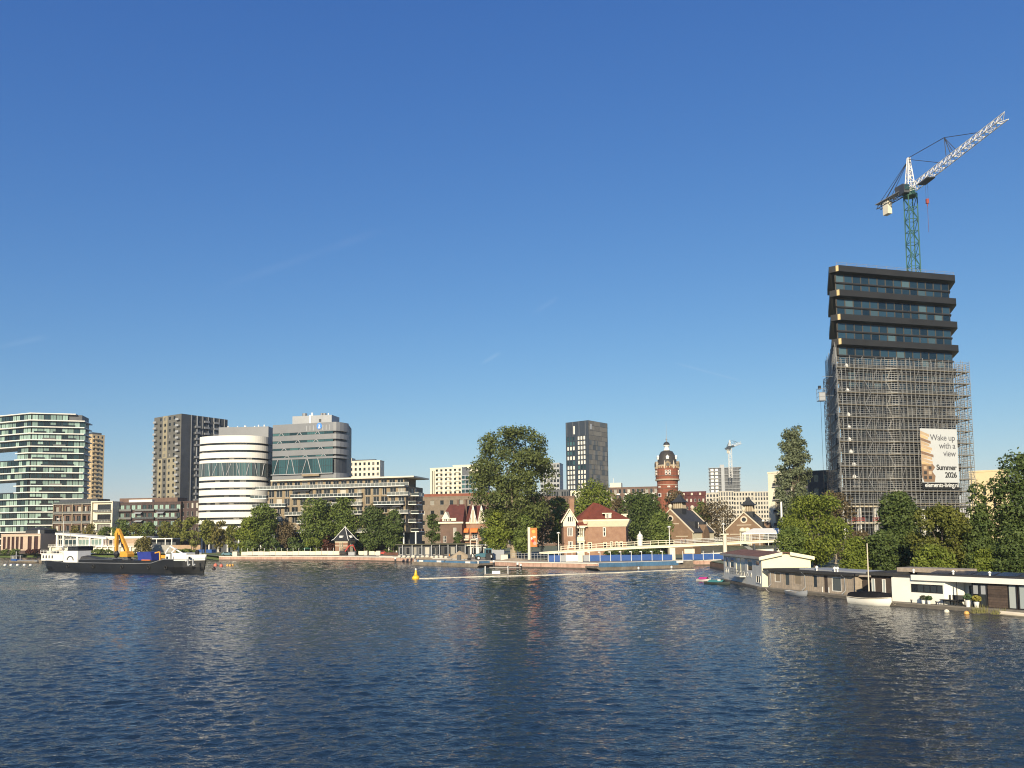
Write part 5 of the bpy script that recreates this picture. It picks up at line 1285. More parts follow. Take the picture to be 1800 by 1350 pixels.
# ---- banner
def text_mesh(body, size, align='RIGHT', bold=0.0, ext=.01):
    cu = bpy.data.curves.new('t', 'FONT'); cu.body = body; cu.size = size; cu.align_x = align; cu.extrude = ext; cu.offset = bold; cu.space_character = .93
    ob = bpy.data.objects.new('t', cu); COL.objects.link(ob)
    bpy.context.view_layer.update()
    me = bpy.data.meshes.new_from_object(ob.evaluated_get(bpy.context.evaluated_depsgraph_get()))
    bpy.data.objects.remove(ob); return me
def banner():
    f = FR(SO[3], SO[4])
    def hit(px, py):                                     # where a sight line meets the scaffold face
        d = ray(px, py); o = Vector((0, 0, EYE)); t = (f.p(0, .3, 0) - o).dot(f.n) / d.dot(f.n); q = o + d * t; return (q - f.p(0, 0, 0)).dot(f.u), q.z
    (u0, z1), (u1, _), (_, z0), (_, zb) = hit(1617, 753), hit(1684, 800), hit(1621, 848), hit(1621, 860)
    root = thing('advertising_banner', 'large pale building banner with Wake up with a view text on the scaffold', 'banner', f.p((u0 + u1) / 2, .35, zb))
    w = u1 - u0
    b = MB(); b.box(f, u0, u1, .25, .31, z0, z1); b.build('sheet', mat('banner_pale', (.52, .53, .52), .6, var=.03), root)
    b = MB(); b.box(f, u0, u1, .25, .32, zb, z0 - .02); b.build('black_strip', mat('banner_black', (.012, .012, .012), .6), root)
    mtx = mat('banner_text_dark', (.10, .10, .11), .6); mbk = mat('banner_text_black', (.015, .015, .015), .6); mwh = mat('banner_text_white', (.75, .74, .7), .6)
    H = z1 - z0
    for body, sz, top, m, bold in (('Wake up', .16, .215, mtx, .01), ('with a', .16, .365, mtx, .01), ('view', .16, .51, mtx, .01), ('Summer', .14, .765, mbk, .05), ('2026', .14, .905, mbk, .05)):
        me = text_mesh(body, sz * H * 1.0, 'RIGHT', bold); me.materials.append(m)
        o = inst('lettering', me, root, f.p(u1 - w * .06, .325, z1 - H * top)); o.rotation_euler = (R(90), 0, f.ang)
    me = text_mesh('elements-living.nl', (z0 - zb) * .78, 'CENTER', .004); me.materials.append(mwh)
    o = inst('lettering', me, root, f.p((u0 + u1) / 2 + w * .02, .335, zb + (z0 - zb) * .33)); o.rotation_euler = (R(90), 0, f.ang)
    xs = [v.co.x for v in me.vertices]; k = w * .9 / (max(xs) - min(xs)); o.scale = (k, k, 1)
    # printed picture of a terraced facade down the left side
    tan, brn, drk = mat('print_tan', (.50, .36, .22), .6), mat('print_brown', (.24, .15, .09), .6), mat('print_dark', (.05, .045, .04), .6)
    P = lambda a, c: f.p(u0 + w * a, .318, z1 - H * c)
    for i in range(5):
        t = .04 + i * .125; e = .24 + .03 * i if i < 4 else .3
        q = MB(); q.add((P(0, t + .055), P(e, t + .12), P(e, t + .07), P(0, t)), ((0, 1, 2, 3),)); q.build('print_band', brn if i % 2 else tan, root)
        q = MB(); q.add((P(0, t + .125), P(e - .04, t + .165), P(e - .04, t + .122), P(0, t + .057)), ((0, 1, 2, 3),)); q.build('print_window_row', tan if i % 2 else mat('print_gold', (.62, .42, .22), .6), root)
    q = MB(); q.add((P(0, .66), P(.3, .66), P(.36, .72), P(.28, .80), P(.36, .88), P(.33, .99), P(.05, .99), P(0, .9)), (tuple(range(7, -1, -1)),)); q.build('print_lower_facade', brn, root)
    for i in range(6):
        q = MB(); a = .05 + .13 * (i % 2); c = .70 + .09 * (i // 2); q.add([f.p(u0 + w * x, .321, z1 - H * y) for x, y in ((a, c + .06), (a + .08, c + .06), (a + .08, c), (a, c))], ((0, 1, 2, 3),)); q.build('print_opening', drk if i % 3 else tan, root)
banner()

# ---- construction hoist on the left of the scaffold
def hoist():
    q0 = W(1453, 780, 199); x, y = q0.x + .9, q0.y + 1
    root = thing('construction_hoist', 'slim black hoist mast with a grey cage on the left of the scaffold', 'hoist', (x, y, GZ))
    zt = Z(1448, 664, 199); b = MB(); lattice(b, (x, y, GZ), (x, y, zt), 1.0, 44, .07, Vector((0, 1, 0))); b.build('mast', M_black, root)
    zc = Z(1445, 704, 199); f = FR((x - 2.3, y + .8), (x - .6, y + .8)); b = MB(); b.box(f, 0, 1.7, 0, 1.6, zc, zc + .15)
    for u in (0.05, 1.65):
        for d in (.05, 1.55): b.tube(f.p(u, d, zc), f.p(u, d, zc + 3.2), .07, 4)
    for h in (1.1, 2.2, 3.2): b.tube(f.p(0, 1.55, zc + h), f.p(1.7, 1.55, zc + h), .06, 4); b.tube(f.p(0, .05, zc + h), f.p(0, 1.55, zc + h), .06, 4)
    c = b.build('cage', M_midgrey, root); b = MB(); b.box(f, .1, 1.6, 1.5, 1.56, zc + .2, zc + 2.2); b.build('cage_panel', M_ltgrey, c)
    b = MB(); b.box(f, .3, .9, .3, .9, zc + 3.2, zc + 4.1); b.build('motor', M_black, c)
    b = MB(); b.tube((x - 1.6, y, GZ), (x - 1.6, y, zc), .04, 4); b.build('cable', M_black, root)
    for k in range(9):
        z = GZ + 8 + 5 * k
        b = MB(); b.tube((x - .9, y, z), (x + 2, y + .3, z), .05, 4); b.build('wall_tie', M_tube, root)
hoist()

# ---- tower crane
def big_crane():
    b = W(1606, 470, 214); zb = tz(469.5) + .12; pz = Z(1604, 346, 214)
    h = pz + 2.4 * .9
    M_cg = mat('crane_green', (.028, .105, .075), .5, var=.25)
    tower_crane('tower_crane', 'green and white tower crane rising above the black tower', (b.x, b.y, zb), pz, G(1766, 203, h), G(1544, 364, h), Z(1598, 272, 214) - Z(1598, 327, 214), M_cg, mat('crane_jib_white', (.78, .75, .70), .45, var=.05), 2.5, True, .13)
big_crane()
# ================================================================ houseboats and small boats on the right
M_hgrey = mat('houseboat_grey', (.60, .59, .53), .8, var=.1, scale=.5, streak=.15)
M_hcream = mat('houseboat_cream', (.80, .74, .52), .7, var=.04, scale=.4)
M_rust = mat('rust_roof', (.16, .075, .05), .9, var=.3, scale=.8)
M_wood = mat('weathered_wood', (.36, .295, .225), .85, var=.25, scale=2, streak=.45)
M_dwood = mat('dark_wood', (.055, .04, .032), .8, var=.25, scale=2)
M_deck = mat('grey_deck', (.20, .175, .14), .9, var=.25, scale=1)
M_float = mat('concrete_float', (.12, .105, .085), .9, var=.3, scale=.8)
M_felt = mat('roofing_felt', (.05, .05, .05), .95, var=.25, scale=.6, spec=.08)
M_hwhite = mat('houseboat_white', (.80, .77, .68), .65, var=.05, scale=.5)
G_house = glass('house_window_glass', (.02, .024, .026), (.10, .11, .105), .35, .05)
G_pale = glass('pale_blind_glass', (.33, .37, .36), (.38, .41, .39), .5, .08)
def framed(root, fr, a, b, z0, z1, d=0.0, nx=1, nz=1, fm=M_fwhite, gm=G_house, t=.08, name='window'):
    """a near window: frame object with a pane below it"""
    mb = MB(); w = b - a; h = z1 - z0
    def bar(u0, u1, y0, y1): mb.box(fr, a + u0, a + u1, d + .01, d + .09, z0 + y0, z0 + y1)
    bar(0, w, 0, t); bar(0, w, h - t, h); bar(0, t, t, h - t); bar(w - t, w, t, h - t)
    for i in range(1, nx): bar(w * i / nx - t / 2, w * i / nx + t / 2, t, h - t)
    for i in range(1, nz): bar(t, w - t, h * i / nz - t / 2, h * i / nz + t / 2)
    o = mb.build(name, fm, root)
    for i in range(nx):
        p = MB(); p.box(fr, a + w * i / nx + t * .5, a + w * (i + 1) / nx - t * .5, d + .005, d + .04, z0 + t * .6, z1 - t * .6); p.build('pane', gm, o)
    return o

def houseboat_cream():
    A, B = G(1273, 1020.5), G(1340, 1036)
    side = FR(A, B); L = side.L; P = side.p                       # grey face towards the open water
    Wd = 7.6
    root = thing('houseboat', 'two-storey cream and grey houseboat with rust roof and portholes', 'houseboat', P(L / 2, -Wd / 2, 0))
    z0, zt = .35, Z(1340, 979, B.y) ; zr = zt + .55
    b = MB(); b.box(side, -.6, L + .5, -Wd - .3, .6, -.6, .35); b.build('float', M_float, root)
    wo = [(L * .06, L * .14, zt - 2.5, zt - .5), (L * .19, L * .30, zt - 2.5, zt - .5), (L * .66, L * .78, zt - 2.5, zt - .6), (L * .86, L * .95, zt - 1.5, zt - .55), (L * .36, L * .60, zt - 3.3, zt - .4)]
    b = MB(); wall(b, side, 0, L, z0, zt, wo, 0, .12); P_ = P
    b.quad(P(0, -Wd, z0), P(0, 0, z0), P(0, 0, zt), P(0, -Wd, zt)); b.quad(P(L, -Wd, z0), P(0, -Wd, z0), P(0, -Wd, zt), P(L, -Wd, zt)); b.build('side_wall', M_hgrey, root)
    end = FR(P(L, 0, 0), P(L, -Wd, 0)); E = end.p
    b = MB(); b.add((E(0, .003, z0), E(Wd, .003, z0), E(Wd, .003, zt), E(Wd * .48, .003, zr), E(0, .003, zt)), ((0, 1, 2, 3, 4),)); b.build('end_wall', M_hcream, root)
    for w in wo[:4]: framed(root, side, *w, d=-.12, nx=1 if w[1] - w[0] > 1.6 else 1, t=.14)
    fd = framed(root, side, *wo[4], d=-.12, nx=2, t=.16, fm=M_hcream, gm=G_pale, name='french_door')
    b = MB(); u0, u1 = wo[4][0] - .3, wo[4][1] + .3; b.box(side, u0, u1, 0, 1.0, zt - 3.6, zt - 3.4); bal = b.build('balcony', M_hgrey, root)
    railing(bal, [P(u0 + .05, .02, zt - 3.4), P(u0 + .05, .95, zt - 3.4), P(u1 - .05, .95, zt - 3.4), P(u1 - .05, .02, zt - 3.4)], 1.0, .5, M_dkgrey, .025)
    for u in (.07, .13, .40, .48, .57, .66, .75):                  # portholes
        zc = z0 + 1.55; q = L * u; b = MB(); ring = [[P(q + r * math.cos(t), d, zc + r * math.sin(t)) for t in [k * math.pi / 6 for k in range(12)]] for r, d in ((.42, .0), (.42, .06), (.3, .06))]
        b.loft(ring[::-1], True, False); po = b.build('porthole', M_wpaint, root); b = MB(); b.add([P(q + .3 * math.cos(k * math.pi / 6), .03, zc + .3 * math.sin(k * math.pi / 6)) for k in range(12)], [tuple(range(12))]); b.build('pane', G_house, po)
    framed(root, side, L * .88, L * .97, z0 + .5, z0 + 1.7, nx=2, t=.1)
    # low pitched roof with cream barge board
    o = .45; b = MB()
    def q(u, v, z): return P(u, -v, z)
    for s in (0, 1):
        v0, zz0 = (-o, zt - .12) if s == 0 else (Wd + o, zt - .12)
        b.add((q(-o, v0, zz0), q(L + o, v0, zz0), q(L + o, Wd * .48, zr + .05), q(-o, Wd * .48, zr + .05), q(-o, v0, zz0 + .14), q(L + o, v0, zz0 + .14), q(L + o, Wd * .48, zr + .19), q(-o, Wd * .48, zr + .19)), ((0, 3, 2, 1), (4, 5, 6, 7), (0, 1, 5, 4), (1, 2, 6, 5), (3, 0, 4, 7)))
    ro = b.build('roof', M_rust, root)
    b = MB(); ee = FR(P(L + o, o, 0), P(L + o, -Wd - o, 0)); W2 = ee.L
    for a, c, za, zc in ((0, W2 * .42, zt - .2, zr - .02), (W2 * .56, W2, zr - .02, zt - .2)):
        b.add((ee.p(a, .06, za - .3), ee.p(c, .06, zc - .3), ee.p(c, .06, zc + .22), ee.p(a, .06, za + .22), ee.p(a, -.06, za - .3), ee.p(c, -.06, zc - .3), ee.p(c, -.06, zc + .22), ee.p(a, -.06, za + .22)), ((0, 1, 2, 3), (7, 6, 5, 4), (3, 2, 6, 7), (4, 5, 1, 0), (1, 5, 6, 2), (4, 0, 3, 7)))
    b.build('barge_board', M_hcream, root)
    b = MB(); b.box(side, -o, L + o, o - .02, o + .08, zt - .36, zt + .02); b.build('gutter_board', M_conc, root)
    # rust-brown timber annexe at the far end
    f = FR(P(-5.5, -1.6, 0), P(-.7, -1.6, 0)); b = MB(); b.box(f, 0, 4.4, -4.5, 0, .3, zt - 1.6); an = b.build('annexe', mat('red_brown_boards', (.24, .09, .045), .8, var=.25, scale=1.5, streak=.3), root); b = MB(); b.box(f, -.4, 4.75, -4.9, .4, zt - 1.6, zt - 1.35); b.build('annexe_roof', M_rust, an)
    b = MB(); b.box(f, 3.0, 4.39, .0, .04, .4, zt - 1.9); b.build('door', M_dwood, an)
houseboat_cream()

def houseboat_brown():
    A, B = G(1352, 1037), G(1504, 1052.5)
    f = FR(A, B); L = f.L; P = f.p; Wd = 6
    root = thing('houseboat', 'long low houseboat clad in weathered brown boards with flat black roof', 'houseboat', P(L / 2, -Wd / 2, 0))
    b = MB(); b.box(f, -1.2, L + .4, -Wd - .4, 1.3, -.5, .35); b.build('float', M_float, root)
    b = MB(); b.box(f, -1.2, L + .3, .1, 1.25, .352, .42); b.build('deck', M_deck, root)
    zt = Z(1430, 1007, (A.y + B.y) / 2)
    ops = [(L * u0, L * u1, .42 + a, zt - c) for u0, u1, a, c in ((.08, .155, .9, .12), (.21, .27, .5, .12), (.33, .41, .8, .12), (.55, .60, .55, .2), (.76, .86, .3, .35))]
    door = (L * .675, L * .715, .45, zt - .2)
    b = MB(); wall(b, f, 0, L, .35, zt, ops + [door], 0, .1); r = f.right(L, Wd); b.quad(P(0, -Wd, .35), P(0, 0, .35), P(0, 0, zt), P(0, -Wd, zt)); b.quad(P(L, 0, .35), P(L, -Wd, .35), P(L, -Wd, zt), P(L, 0, zt)); b.quad(P(L, -Wd, .35), P(0, -Wd, .35), P(0, -Wd, zt), P(L, -Wd, zt)); b.build('wall', M_wood, root)
    n = int(L / .42)
    me = None
    for i in range(n):                                            # vertical boards, proud by turns
        u = L * (i + .5) / n
        if any(a - .25 < u < c + .25 for a, c, _, _ in ops + [door]): continue
        if me is None:
            m0 = MB(); ff = FR((-.17, 0), (.17, 0)); m0.box(ff, 0, .34, 0, .03, 0, zt - .42); me = m0.mesh('board', M_wood)
        inst('board', me, root, P(u, .002 + .012 * (i % 3), .42), f.ang)
    for i, w in enumerate(ops): framed(root, f, *w, d=-.1, nx=1, t=.09, fm=M_fwhite if i in (0, 4) else M_wood, gm=G_house if i not in (0, 2) else mat('board_blind', (.25, .2, .14), .8))
    b = MB(); b.box(f, door[0], door[1], -.09, -.04, door[2], door[3]); b.build('door', M_dwood, root)
    for u in (.655, .725): b = MB(); b.box(f, L * u, L * u + .12, .03, .09, .45, 1.2); b.build('door_post', M_wpaint, root)
    b = MB(); b.box(f, -.6, L + .3, -Wd - .4, .6, zt, zt + .3); ro = b.build('roof', M_felt, root)
    b = MB(); b.box(f, L * .3, L + .6, -Wd - .1, -1.4, zt + .3, zt + .5); b.build('roof_edge', M_ltgrey, ro)
    for u in (.52, .72, .75): b = MB(); b.lathe(P(L * u, -1.2, zt + .3), [(.12, 0), (.12, .35), (.22, .4), (.2, .6), (.05, .7)], 8); b.build('roof_vent', M_wpaint, ro)
    for u in (.03, .46, .9): b = MB(); b.path([P(L * u, .62, zt + .05), P(L * u + .1, .15, zt - .3), P(L * u + .12, .12, .9), P(L * u - .15, .5, .45)], .05, 6); b.build('drainpipe', M_ltgrey, root)
    # dark board shed and open porch at the right end
    g = FR(P(L + .3, -1.0, 0), P(L + 3.6, -1.8, 0)); b = MB(); b.box(g, 0, g.L, -4.5, 0, .35, zt - .5); b.build('porch_wall', M_dwood, root); b = MB(); b.box(g, -.3, g.L + .3, -4.8, .5, zt - .1, zt + .1); b.build('porch_roof', M_wood, root)
houseboat_brown()

def houseboat_white():
    A = G(1531, 1060); B = G(1700, 1071.5); C = G(1800, 1080)
    f = FR(A, C); L = f.L * 1.45; P = f.p; Wd = 7
    uv = lambda px: None
    def U(px, py=1045):
        d = ray(px, py); o = Vector((0, 0, EYE)); t = (P(0, 0, 0) - o).dot(f.n) / d.dot(f.n); q = o + d * t; return (q - P(0, 0, 0)).dot(f.u)
    def ZZ(px, py):
        d = ray(px, py); o = Vector((0, 0, EYE)); t = (P(0, 0, 0) - o).dot(f.n) / d.dot(f.n); return (o + d * t).z
    root = thing('houseboat', 'long modern white houseboat with black window band and brown timber panel', 'houseboat', P(L / 2, -Wd / 2, 0))
    b = MB(); b.box(f, -.6, L, -Wd - .3, 1.4, -.5, .35); b.build('float', M_float, root)
    b = MB(); b.box(f, -.4, L, .15, 1.35, .352, .45); b.build('deck', M_deck, root)
    u1, u2, u3, u4 = U(1568), U(1660), U(1704), U(1737)
    zt = ZZ(1640, 1017); zb = ZZ(1545, 1013)
    # dark left part with three tall lights
    b = MB(); b.box(f, 0, u1, -Wd, -.25, .35, zt + .1); dk = b.build('dark_wall', M_dwood, root)
    for px in (1528, 1546.5, 1563): a = U(px + 3.5); framed(dk, f, a, a + .42, .7, zt - .35, d=-.25, fm=M_wpaint, gm=G_pale, t=.06)
    b = MB(); b.box(f, -.3, u1 + .4, -Wd, .3, zt + .1, zt + .5); b.build('dark_roof', M_felt, root)
    # white part
    wz0, wz1 = ZZ(1620, 1042), ZZ(1620, 1027)
    wa, wb = U(1601), U(1658)
    b = MB(); wall(b, f, u1, u2, .35, zt, [(wa, wb - .02, wz0, wz1)], 0, .3); b.quad(P(u1, -Wd, .35), P(u1, 0, .35), P(u1, 0, zt), P(u1, -Wd, zt))
    # angled bay at its right end
    e = P(u2 + 1.4, -1.6, 0); b.quad(P(u2, 0, .35), (e.x, e.y, .35), (e.x, e.y, zt), P(u2, 0, zt)); b.build('white_wall', M_hwhite, root)
    framed(root, f, wa, wb - .02, wz0, wz1, d=-.2, nx=5, fm=M_black, t=.1)
    b = MB(); b.box(f, u2 + 1.3, u4, -2.0, -1.8, .35, zt); rec = b.build('recess_wall', M_hwhite, root)
    framed(rec, f, u2 + 1.9, u3 - .1, wz0 - .4, wz1, d=-1.8, fm=M_black, t=.1)
    # glass doors, timber panel, pale doors
    gu = U(1707); gu2 = U(1734); framed(root, f, gu, gu2, .5, zt - .35, d=-.25, nx=2, fm=M_black, t=.14, name='glass_door')
    for k in range(2): b = MB(); w = (gu2 - gu) / 2; b.box(f, gu + w * k + .16, gu + w * (k + 1) - .16, -.24, -.2, zt - 1.5, zt - .5); b.build('blind', M_ltgrey, root)
    t0, t1 = U(1736), U(1770); b = MB(); b.box(f, t0, t1, -1, -.12, .45, zt - .3); b.build('timber_panel', M_dwood, root)
    for i in range(9): b = MB(); z = .5 + i * (zt - .85) / 9; b.box(f, t0, t1, -.12, -.09 + .015 * (i % 2), z + .01, z + (zt - .85) / 9 - .02); b.build('plank', mat('timber_plank', (.075, .052, .040), .8, var=.3, scale=3, objrand=.25), root)
    framed(root, f, U(1771), U(1786.5), .45, zt - .3, d=-.2, fm=M_black, gm=G_pale, t=.1, name='glass_door'); framed(root, f, U(1789), U(1812), .45, zt - .3, d=-.2, fm=M_black, gm=G_pale, t=.12, name='glass_door')
    b = MB(); b.box(f, u4 - .2, L, -Wd, -.26, .35, zt); b.build('rear_wall', M_dwood, root)
    # white fascia and roof with solar panels
    b = MB(); b.box(f, u1 + 2.6, L, .1, .35, zt - .25, zt + .35); b.build('fascia', M_hwhite, root)
    b = MB(); b.box(f, u1 + .4, L, -Wd - .2, .1, zt + .02, zt + .2); ro = b.build('roof', M_felt, root)
    b = MB(); b.box(f, u1 + 3.0, L, -Wd, -.35, zt + .2, zt + .5); b.build('roof_step', M_felt, ro)
    for i in range(7):
        u = u1 + 4 + i * 2.4; b = MB(); b.add((P(u, -1.2, zt + .55), P(u + 2.1, -1.2, zt + .55), P(u + 2.1, -3.2, zt + .85), P(u, -3.2, zt + .85), P(u, -1.2, zt + .5), P(u + 2.1, -1.2, zt + .5), P(u + 2.1, -3.2, zt + .5), P(u, -3.2, zt + .5)), ((0, 1, 2, 3), (4, 5, 1, 0), (1, 5, 6, 2), (3, 7, 4, 0), (2, 6, 7, 3))); b.build('solar_panel', mat('solar_panel', (.03, .035, .05), .25), ro)
    for u, c in ((u2 + .6, 0), (u2 - 4, 0), (u2 + 4.5, 0)): b = MB(); b.lathe(P(u, -1, zt + .5), [(.1, 0), (.1, .25), (.2, .3), (.05, .5)], 8); b.build('roof_vent', M_wpaint, ro)
    b = MB(); b.box(f, u1 - 1, u1 + 7, -Wd + 1, -3, zt + .5, zt + 1.0); b.build('roof_box', M_wood, ro)
    b = MB(); q = P(u2 + 1.45, .1, .45); b.tube(q, q + Vector((0, 0, zt - .7)), .06, 6); b.build('corner_post', M_black, root)
    return f, U, zt
HW, HU, HZT = houseboat_white()

# terrace furniture on the deck of the white houseboat
def terrace():
    P = HW.p
    def pot(px, d, r, h, rr, leafcol, lab, plant=True, pm=M_wpaint):
        q = P(HU(px, 1060), d, .45); root = thing('potted_plant', lab, 'plant', q, 'potted plants on the houseboat deck')
        b = MB(); b.lathe(q, [(r * .7, 0), (r, h), (r * .85, h), (r * .8, h - .08)], 12); b.build('pot', pm, root)
        lf = MB(); rr_ = random.Random(int(px))
        for i in range(170):
            a, e = rr_.uniform(0, 6.28), math.acos(rr_.uniform(-.6, 1)); R0 = rr * rr_.uniform(.65, 1.05); c = q + Vector((R0 * math.sin(e) * math.cos(a), R0 * math.sin(e) * math.sin(a), h + rr * .75 + R0 * .85 * math.cos(e)))
            s = .11; t = Vector((rr_.gauss(0, 1), rr_.gauss(0, 1), rr_.gauss(0, 1))).normalized(); w = t.orthogonal().normalized(); lf.quad(c - t * s - w * s * .6, c + t * s - w * s * .6, c + t * s + w * s * .6, c - t * s + w * s * .6)
        lf.build('foliage', leafcol, root)
    LG = mat('shrub_green', (.05, .085, .03), .7, var=.3, scale=4); LY = mat('shrub_yellow_green', (.22, .19, .03), .7, var=.3, scale=4); LD = mat('shrub_brown_green', (.06, .065, .035), .7, var=.3, scale=4)
    TC = mat('terracotta', (.36, .25, .18), .85)
    pot(1708, .8, .28, .75, .42, LG, 'round green shrub in tall white pot beside the glass doors')
    pot(1723, .8, .28, .62, .42, LY, 'yellow flowering shrub in white pot beside the glass doors')
    pot(1629, .7, .22, .42, .3, LD, 'small brown-green shrub in terracotta pot under the window band, left of two')
    pot(1639, .7, .22, .42, .3, LG, 'small green shrub in terracotta pot under the window band, right of two')
    for i, px in enumerate((1663, 1675, 1686)):
        q = P(HU(px, 1055), -.1 - .2 * i, .45); root = thing('terrace_chair', ('black terrace chair nearest the white bay window', 'black terrace chair in the middle of the set', 'black terrace chair furthest right of the set')[i], 'chair', q, 'black chairs on the houseboat terrace')
        g = FR(q, ang=HW.ang + .5 * (i - 1)); b = MB(); b.box(g, -.3, .3, -.3, .3, .42 + q.z, .5 + q.z); b.build('seat', M_black, root); b = MB(); b.box(g, -.3, .3, -.34, -.27, .5 + q.z, 1.1 + q.z); b.build('backrest', M_black, root)
        for sx in (-.26, .26):
            for sy in (-.26, .26): b = MB(); b.tube(g.p(sx, sy, q.z), g.p(sx, sy, q.z + .42), .03, 4); b.build('leg', M_black, root)
    q = P(HU(1672, 1058), .35, .45); root = thing('terrace_table', 'low dark table between the black terrace chairs', 'table', q); g = FR(q, ang=HW.ang); b = MB(); b.box(g, -.9, .9, -.4, .4, q.z + .55, q.z + .62); b.build('table_top', M_black, root)
    for sx in (-.8, .8):
        for sy in (-.32, .32): b = MB(); b.tube(g.p(sx, sy, q.z), g.p(sx, sy, q.z + .55), .04, 4); b.build('leg', M_black, root)
    # reeds at the deck edge and little floats
    for px, py, n, hh, lab in ((1722, 1078, 90, 1.0, 'tuft of tall reeds at the deck edge beside the yellow shrub'), (1757, 1080, 70, .7, 'low tuft of reeds at the deck edge before the timber panel')):
        q = G(px, py, .1); b = MB(); rr_ = random.Random(px)
        for i in range(n):
            c = q + Vector((rr_.uniform(-.8, .8), rr_.uniform(-.25, .25), 0)); t = c + Vector((rr_.gauss(0, .18), rr_.gauss(0, .12), hh * rr_.uniform(.5, 1.1))); b.add((c + Vector((-.03, 0, 0)), c + Vector((.03, 0, 0)), t), ((0, 1, 2),))
        tag(b.build('reed_tuft', mat('reed', (.16, .15, .05), .8, var=.35, scale=5), None, loc=q), lab, 'reeds')
    for px, py, lab in ((1664, 1076, 'small pale float left of the orange one beside the white houseboat'), (1699, 1079, 'small orange float on the water before the reeds')):
        q = G(px, py, 0); b = MB(); b.lathe(q, [(.02, -.2), (.22, -.1), (.28, .05), (.22, .22), (.05, .32)], 10); tag(b.build('float_ball', M_cream if px < 1680 else mat('float_orange', (.7, .38, .1), .5), None, loc=q, smooth=True), lab, 'float')
    q = G(1783, 1080, .2); g = FR(q, ang=HW.ang); b = MB(); b.tube(g.p(-1.4, 0, .25), g.p(1.4, 0, .2), .24, 8); tag(b.build('log', M_stonetrim, None, loc=q), 'pale log lying along the deck edge at the right', 'log')
terrace()

# ---- boats
def hull_mesh(mb, f, L, B, H, sheer=.3, tumble=.75, mi=0, n=12, stern=.7, rake=.5, z0=-.3):
    """open boat hull: rings from stern (u=0) to bow (u=L)"""
    rings = []
    for i in range(n + 1):
        t = i / n; wb = B / 2 * (1 - max(0, (t - .45) / .55) ** 2.2) * (stern + (1 - stern) * min(1, t / .3)); wb = max(wb, .03)
        zt = H + sheer * (2 * t - .7) ** 2
        u = t * L; ub = u - rake * max(0, t - .7) / .3 * 1.0
        rings.append([f.p(u, -wb, zt), f.p(u, -wb * .93, zt * .5), f.p(ub, -wb * .55, z0), f.p(ub, wb * .55, z0), f.p(u, wb * .93, zt * .5), f.p(u, wb, zt)])
    mb.loft([r[::-1] for r in rings], False, False, mi)
    mb.add([r for r in rings[0]], [(0, 1, 2, 3, 4, 5)], mi)
    return rings
def sloop():
    q0, q1 = G(1499, 1061), G(1568, 1066); q0 += Vector((0, .6, 0)); f = FR(q0, q1); L = f.L
    root = thing('sailing_boat', 'white open boat under a black cover with a bare wooden mast', 'boat', f.p(L / 2, 0, 0)); b = MB(); rg = hull_mesh(b, f, L, 2.2, .82, .12); b.build('hull', M_hwhite, root, smooth=True)
    b = MB(); cr = []
    for i, r in enumerate(rg):
        a, c = r[0], r[5]; m = (a + c) / 2; up = Vector((0, 0, .5 + .3 * math.sin(math.pi * i / 12))); o = Vector((0, 0, .03)); cr.append([a + (a - m) * .03 - o * 2, a.lerp(m, .45) + up * .8, m + up, c.lerp(m, .45) + up * .8, c + (c - m) * .03 - o * 2])
    b.loft(cr, False, False); b.add(cr[0], [(0, 1, 2, 3, 4)]); b.build('cover', mat('boat_cover', (.014, .014, .016), .9, var=.2, spec=.05), root)
    m = f.p(L * .47, 0, .8); zt = Z(1531, 955, m.y); b = MB(); b.tube(m - Vector((0, 0, .9)), (m.x, m.y, zt), .09, 8, .06); b.build('mast', mat('mast_wood', (.62, .54, .40), .6), root)
    b = MB(); rr_ = [Vector(r[5]) + Vector((0, 0, .02)) for r in rg]; b.path(rr_, .05, 5); b.build('rubbing_strake', M_stonetrim, root)
sloop()
def dinghy():
    q0, q1 = G(1384, 1043.5), G(1420, 1048.5); f = FR(q0, q1); L = f.L
    root = thing('dinghy', 'weathered grey dinghy moored along the brown houseboat', 'boat', f.p(L / 2, 0, 0)); b = MB(); rg = hull_mesh(b, f, L, 1.3, .42, .25); b.build('hull', M_ltgrey, root, smooth=True)
    b = MB(); b.loft([[r[0] - Vector((0, 0, .15)), r[5] - Vector((0, 0, .15))] for r in rg], False, False); b.build('inner_floor', M_deck, root)
    for t in (3, 7): b = MB(); a, c = rg[t][0], rg[t][5]; b.box(FR(a, c), 0, (c - a).length, -.15, .15, a.z - .12, a.z - .06); b.build('thwart', M_wood, root)
dinghy()
def kayaks():
    for px0, py0, px1, py1, m, m2, lab in ((1226, 1021.5, 1250, 1022.5, mat('boat_red_white', (.55, .5, .46), .5), mat('kayak_pink', (.55, .05, .22), .5), 'small white boat with pink cover moored off the cream houseboat'), (1240, 1026, 1284, 1028.5, mat('boat_dark', (.05, .06, .05), .5), mat('kayak_teal', (.06, .22, .20), .5), 'low dark boat with teal cover beside the cream houseboat')):
        f = FR(G(px0, py0), G(px1, py1)); L = f.L; root = thing('small_boat', lab, 'boat', f.p(L / 2, 0, 0)); b = MB(); rg = hull_mesh(b, f, L, 1.4, .35, .15); b.build('hull', m, root, smooth=True)
        b = MB(); b.loft([[r[0] + Vector((0, 0, .03)), (r[0] + r[5]) / 2 + Vector((0, 0, .4)), r[5] + Vector((0, 0, .03))] for r in rg[2:10]], False, False); b.build('cover', m2, root)
        if px0 == 1240:
            for t in (.55, .62): b = MB(); q = f.p(L * t, .2, .4); b.tube(q, q + Vector((0, 0, .5)), .1, 6); b.build('fender', M_wpaint, root)
kayaks()

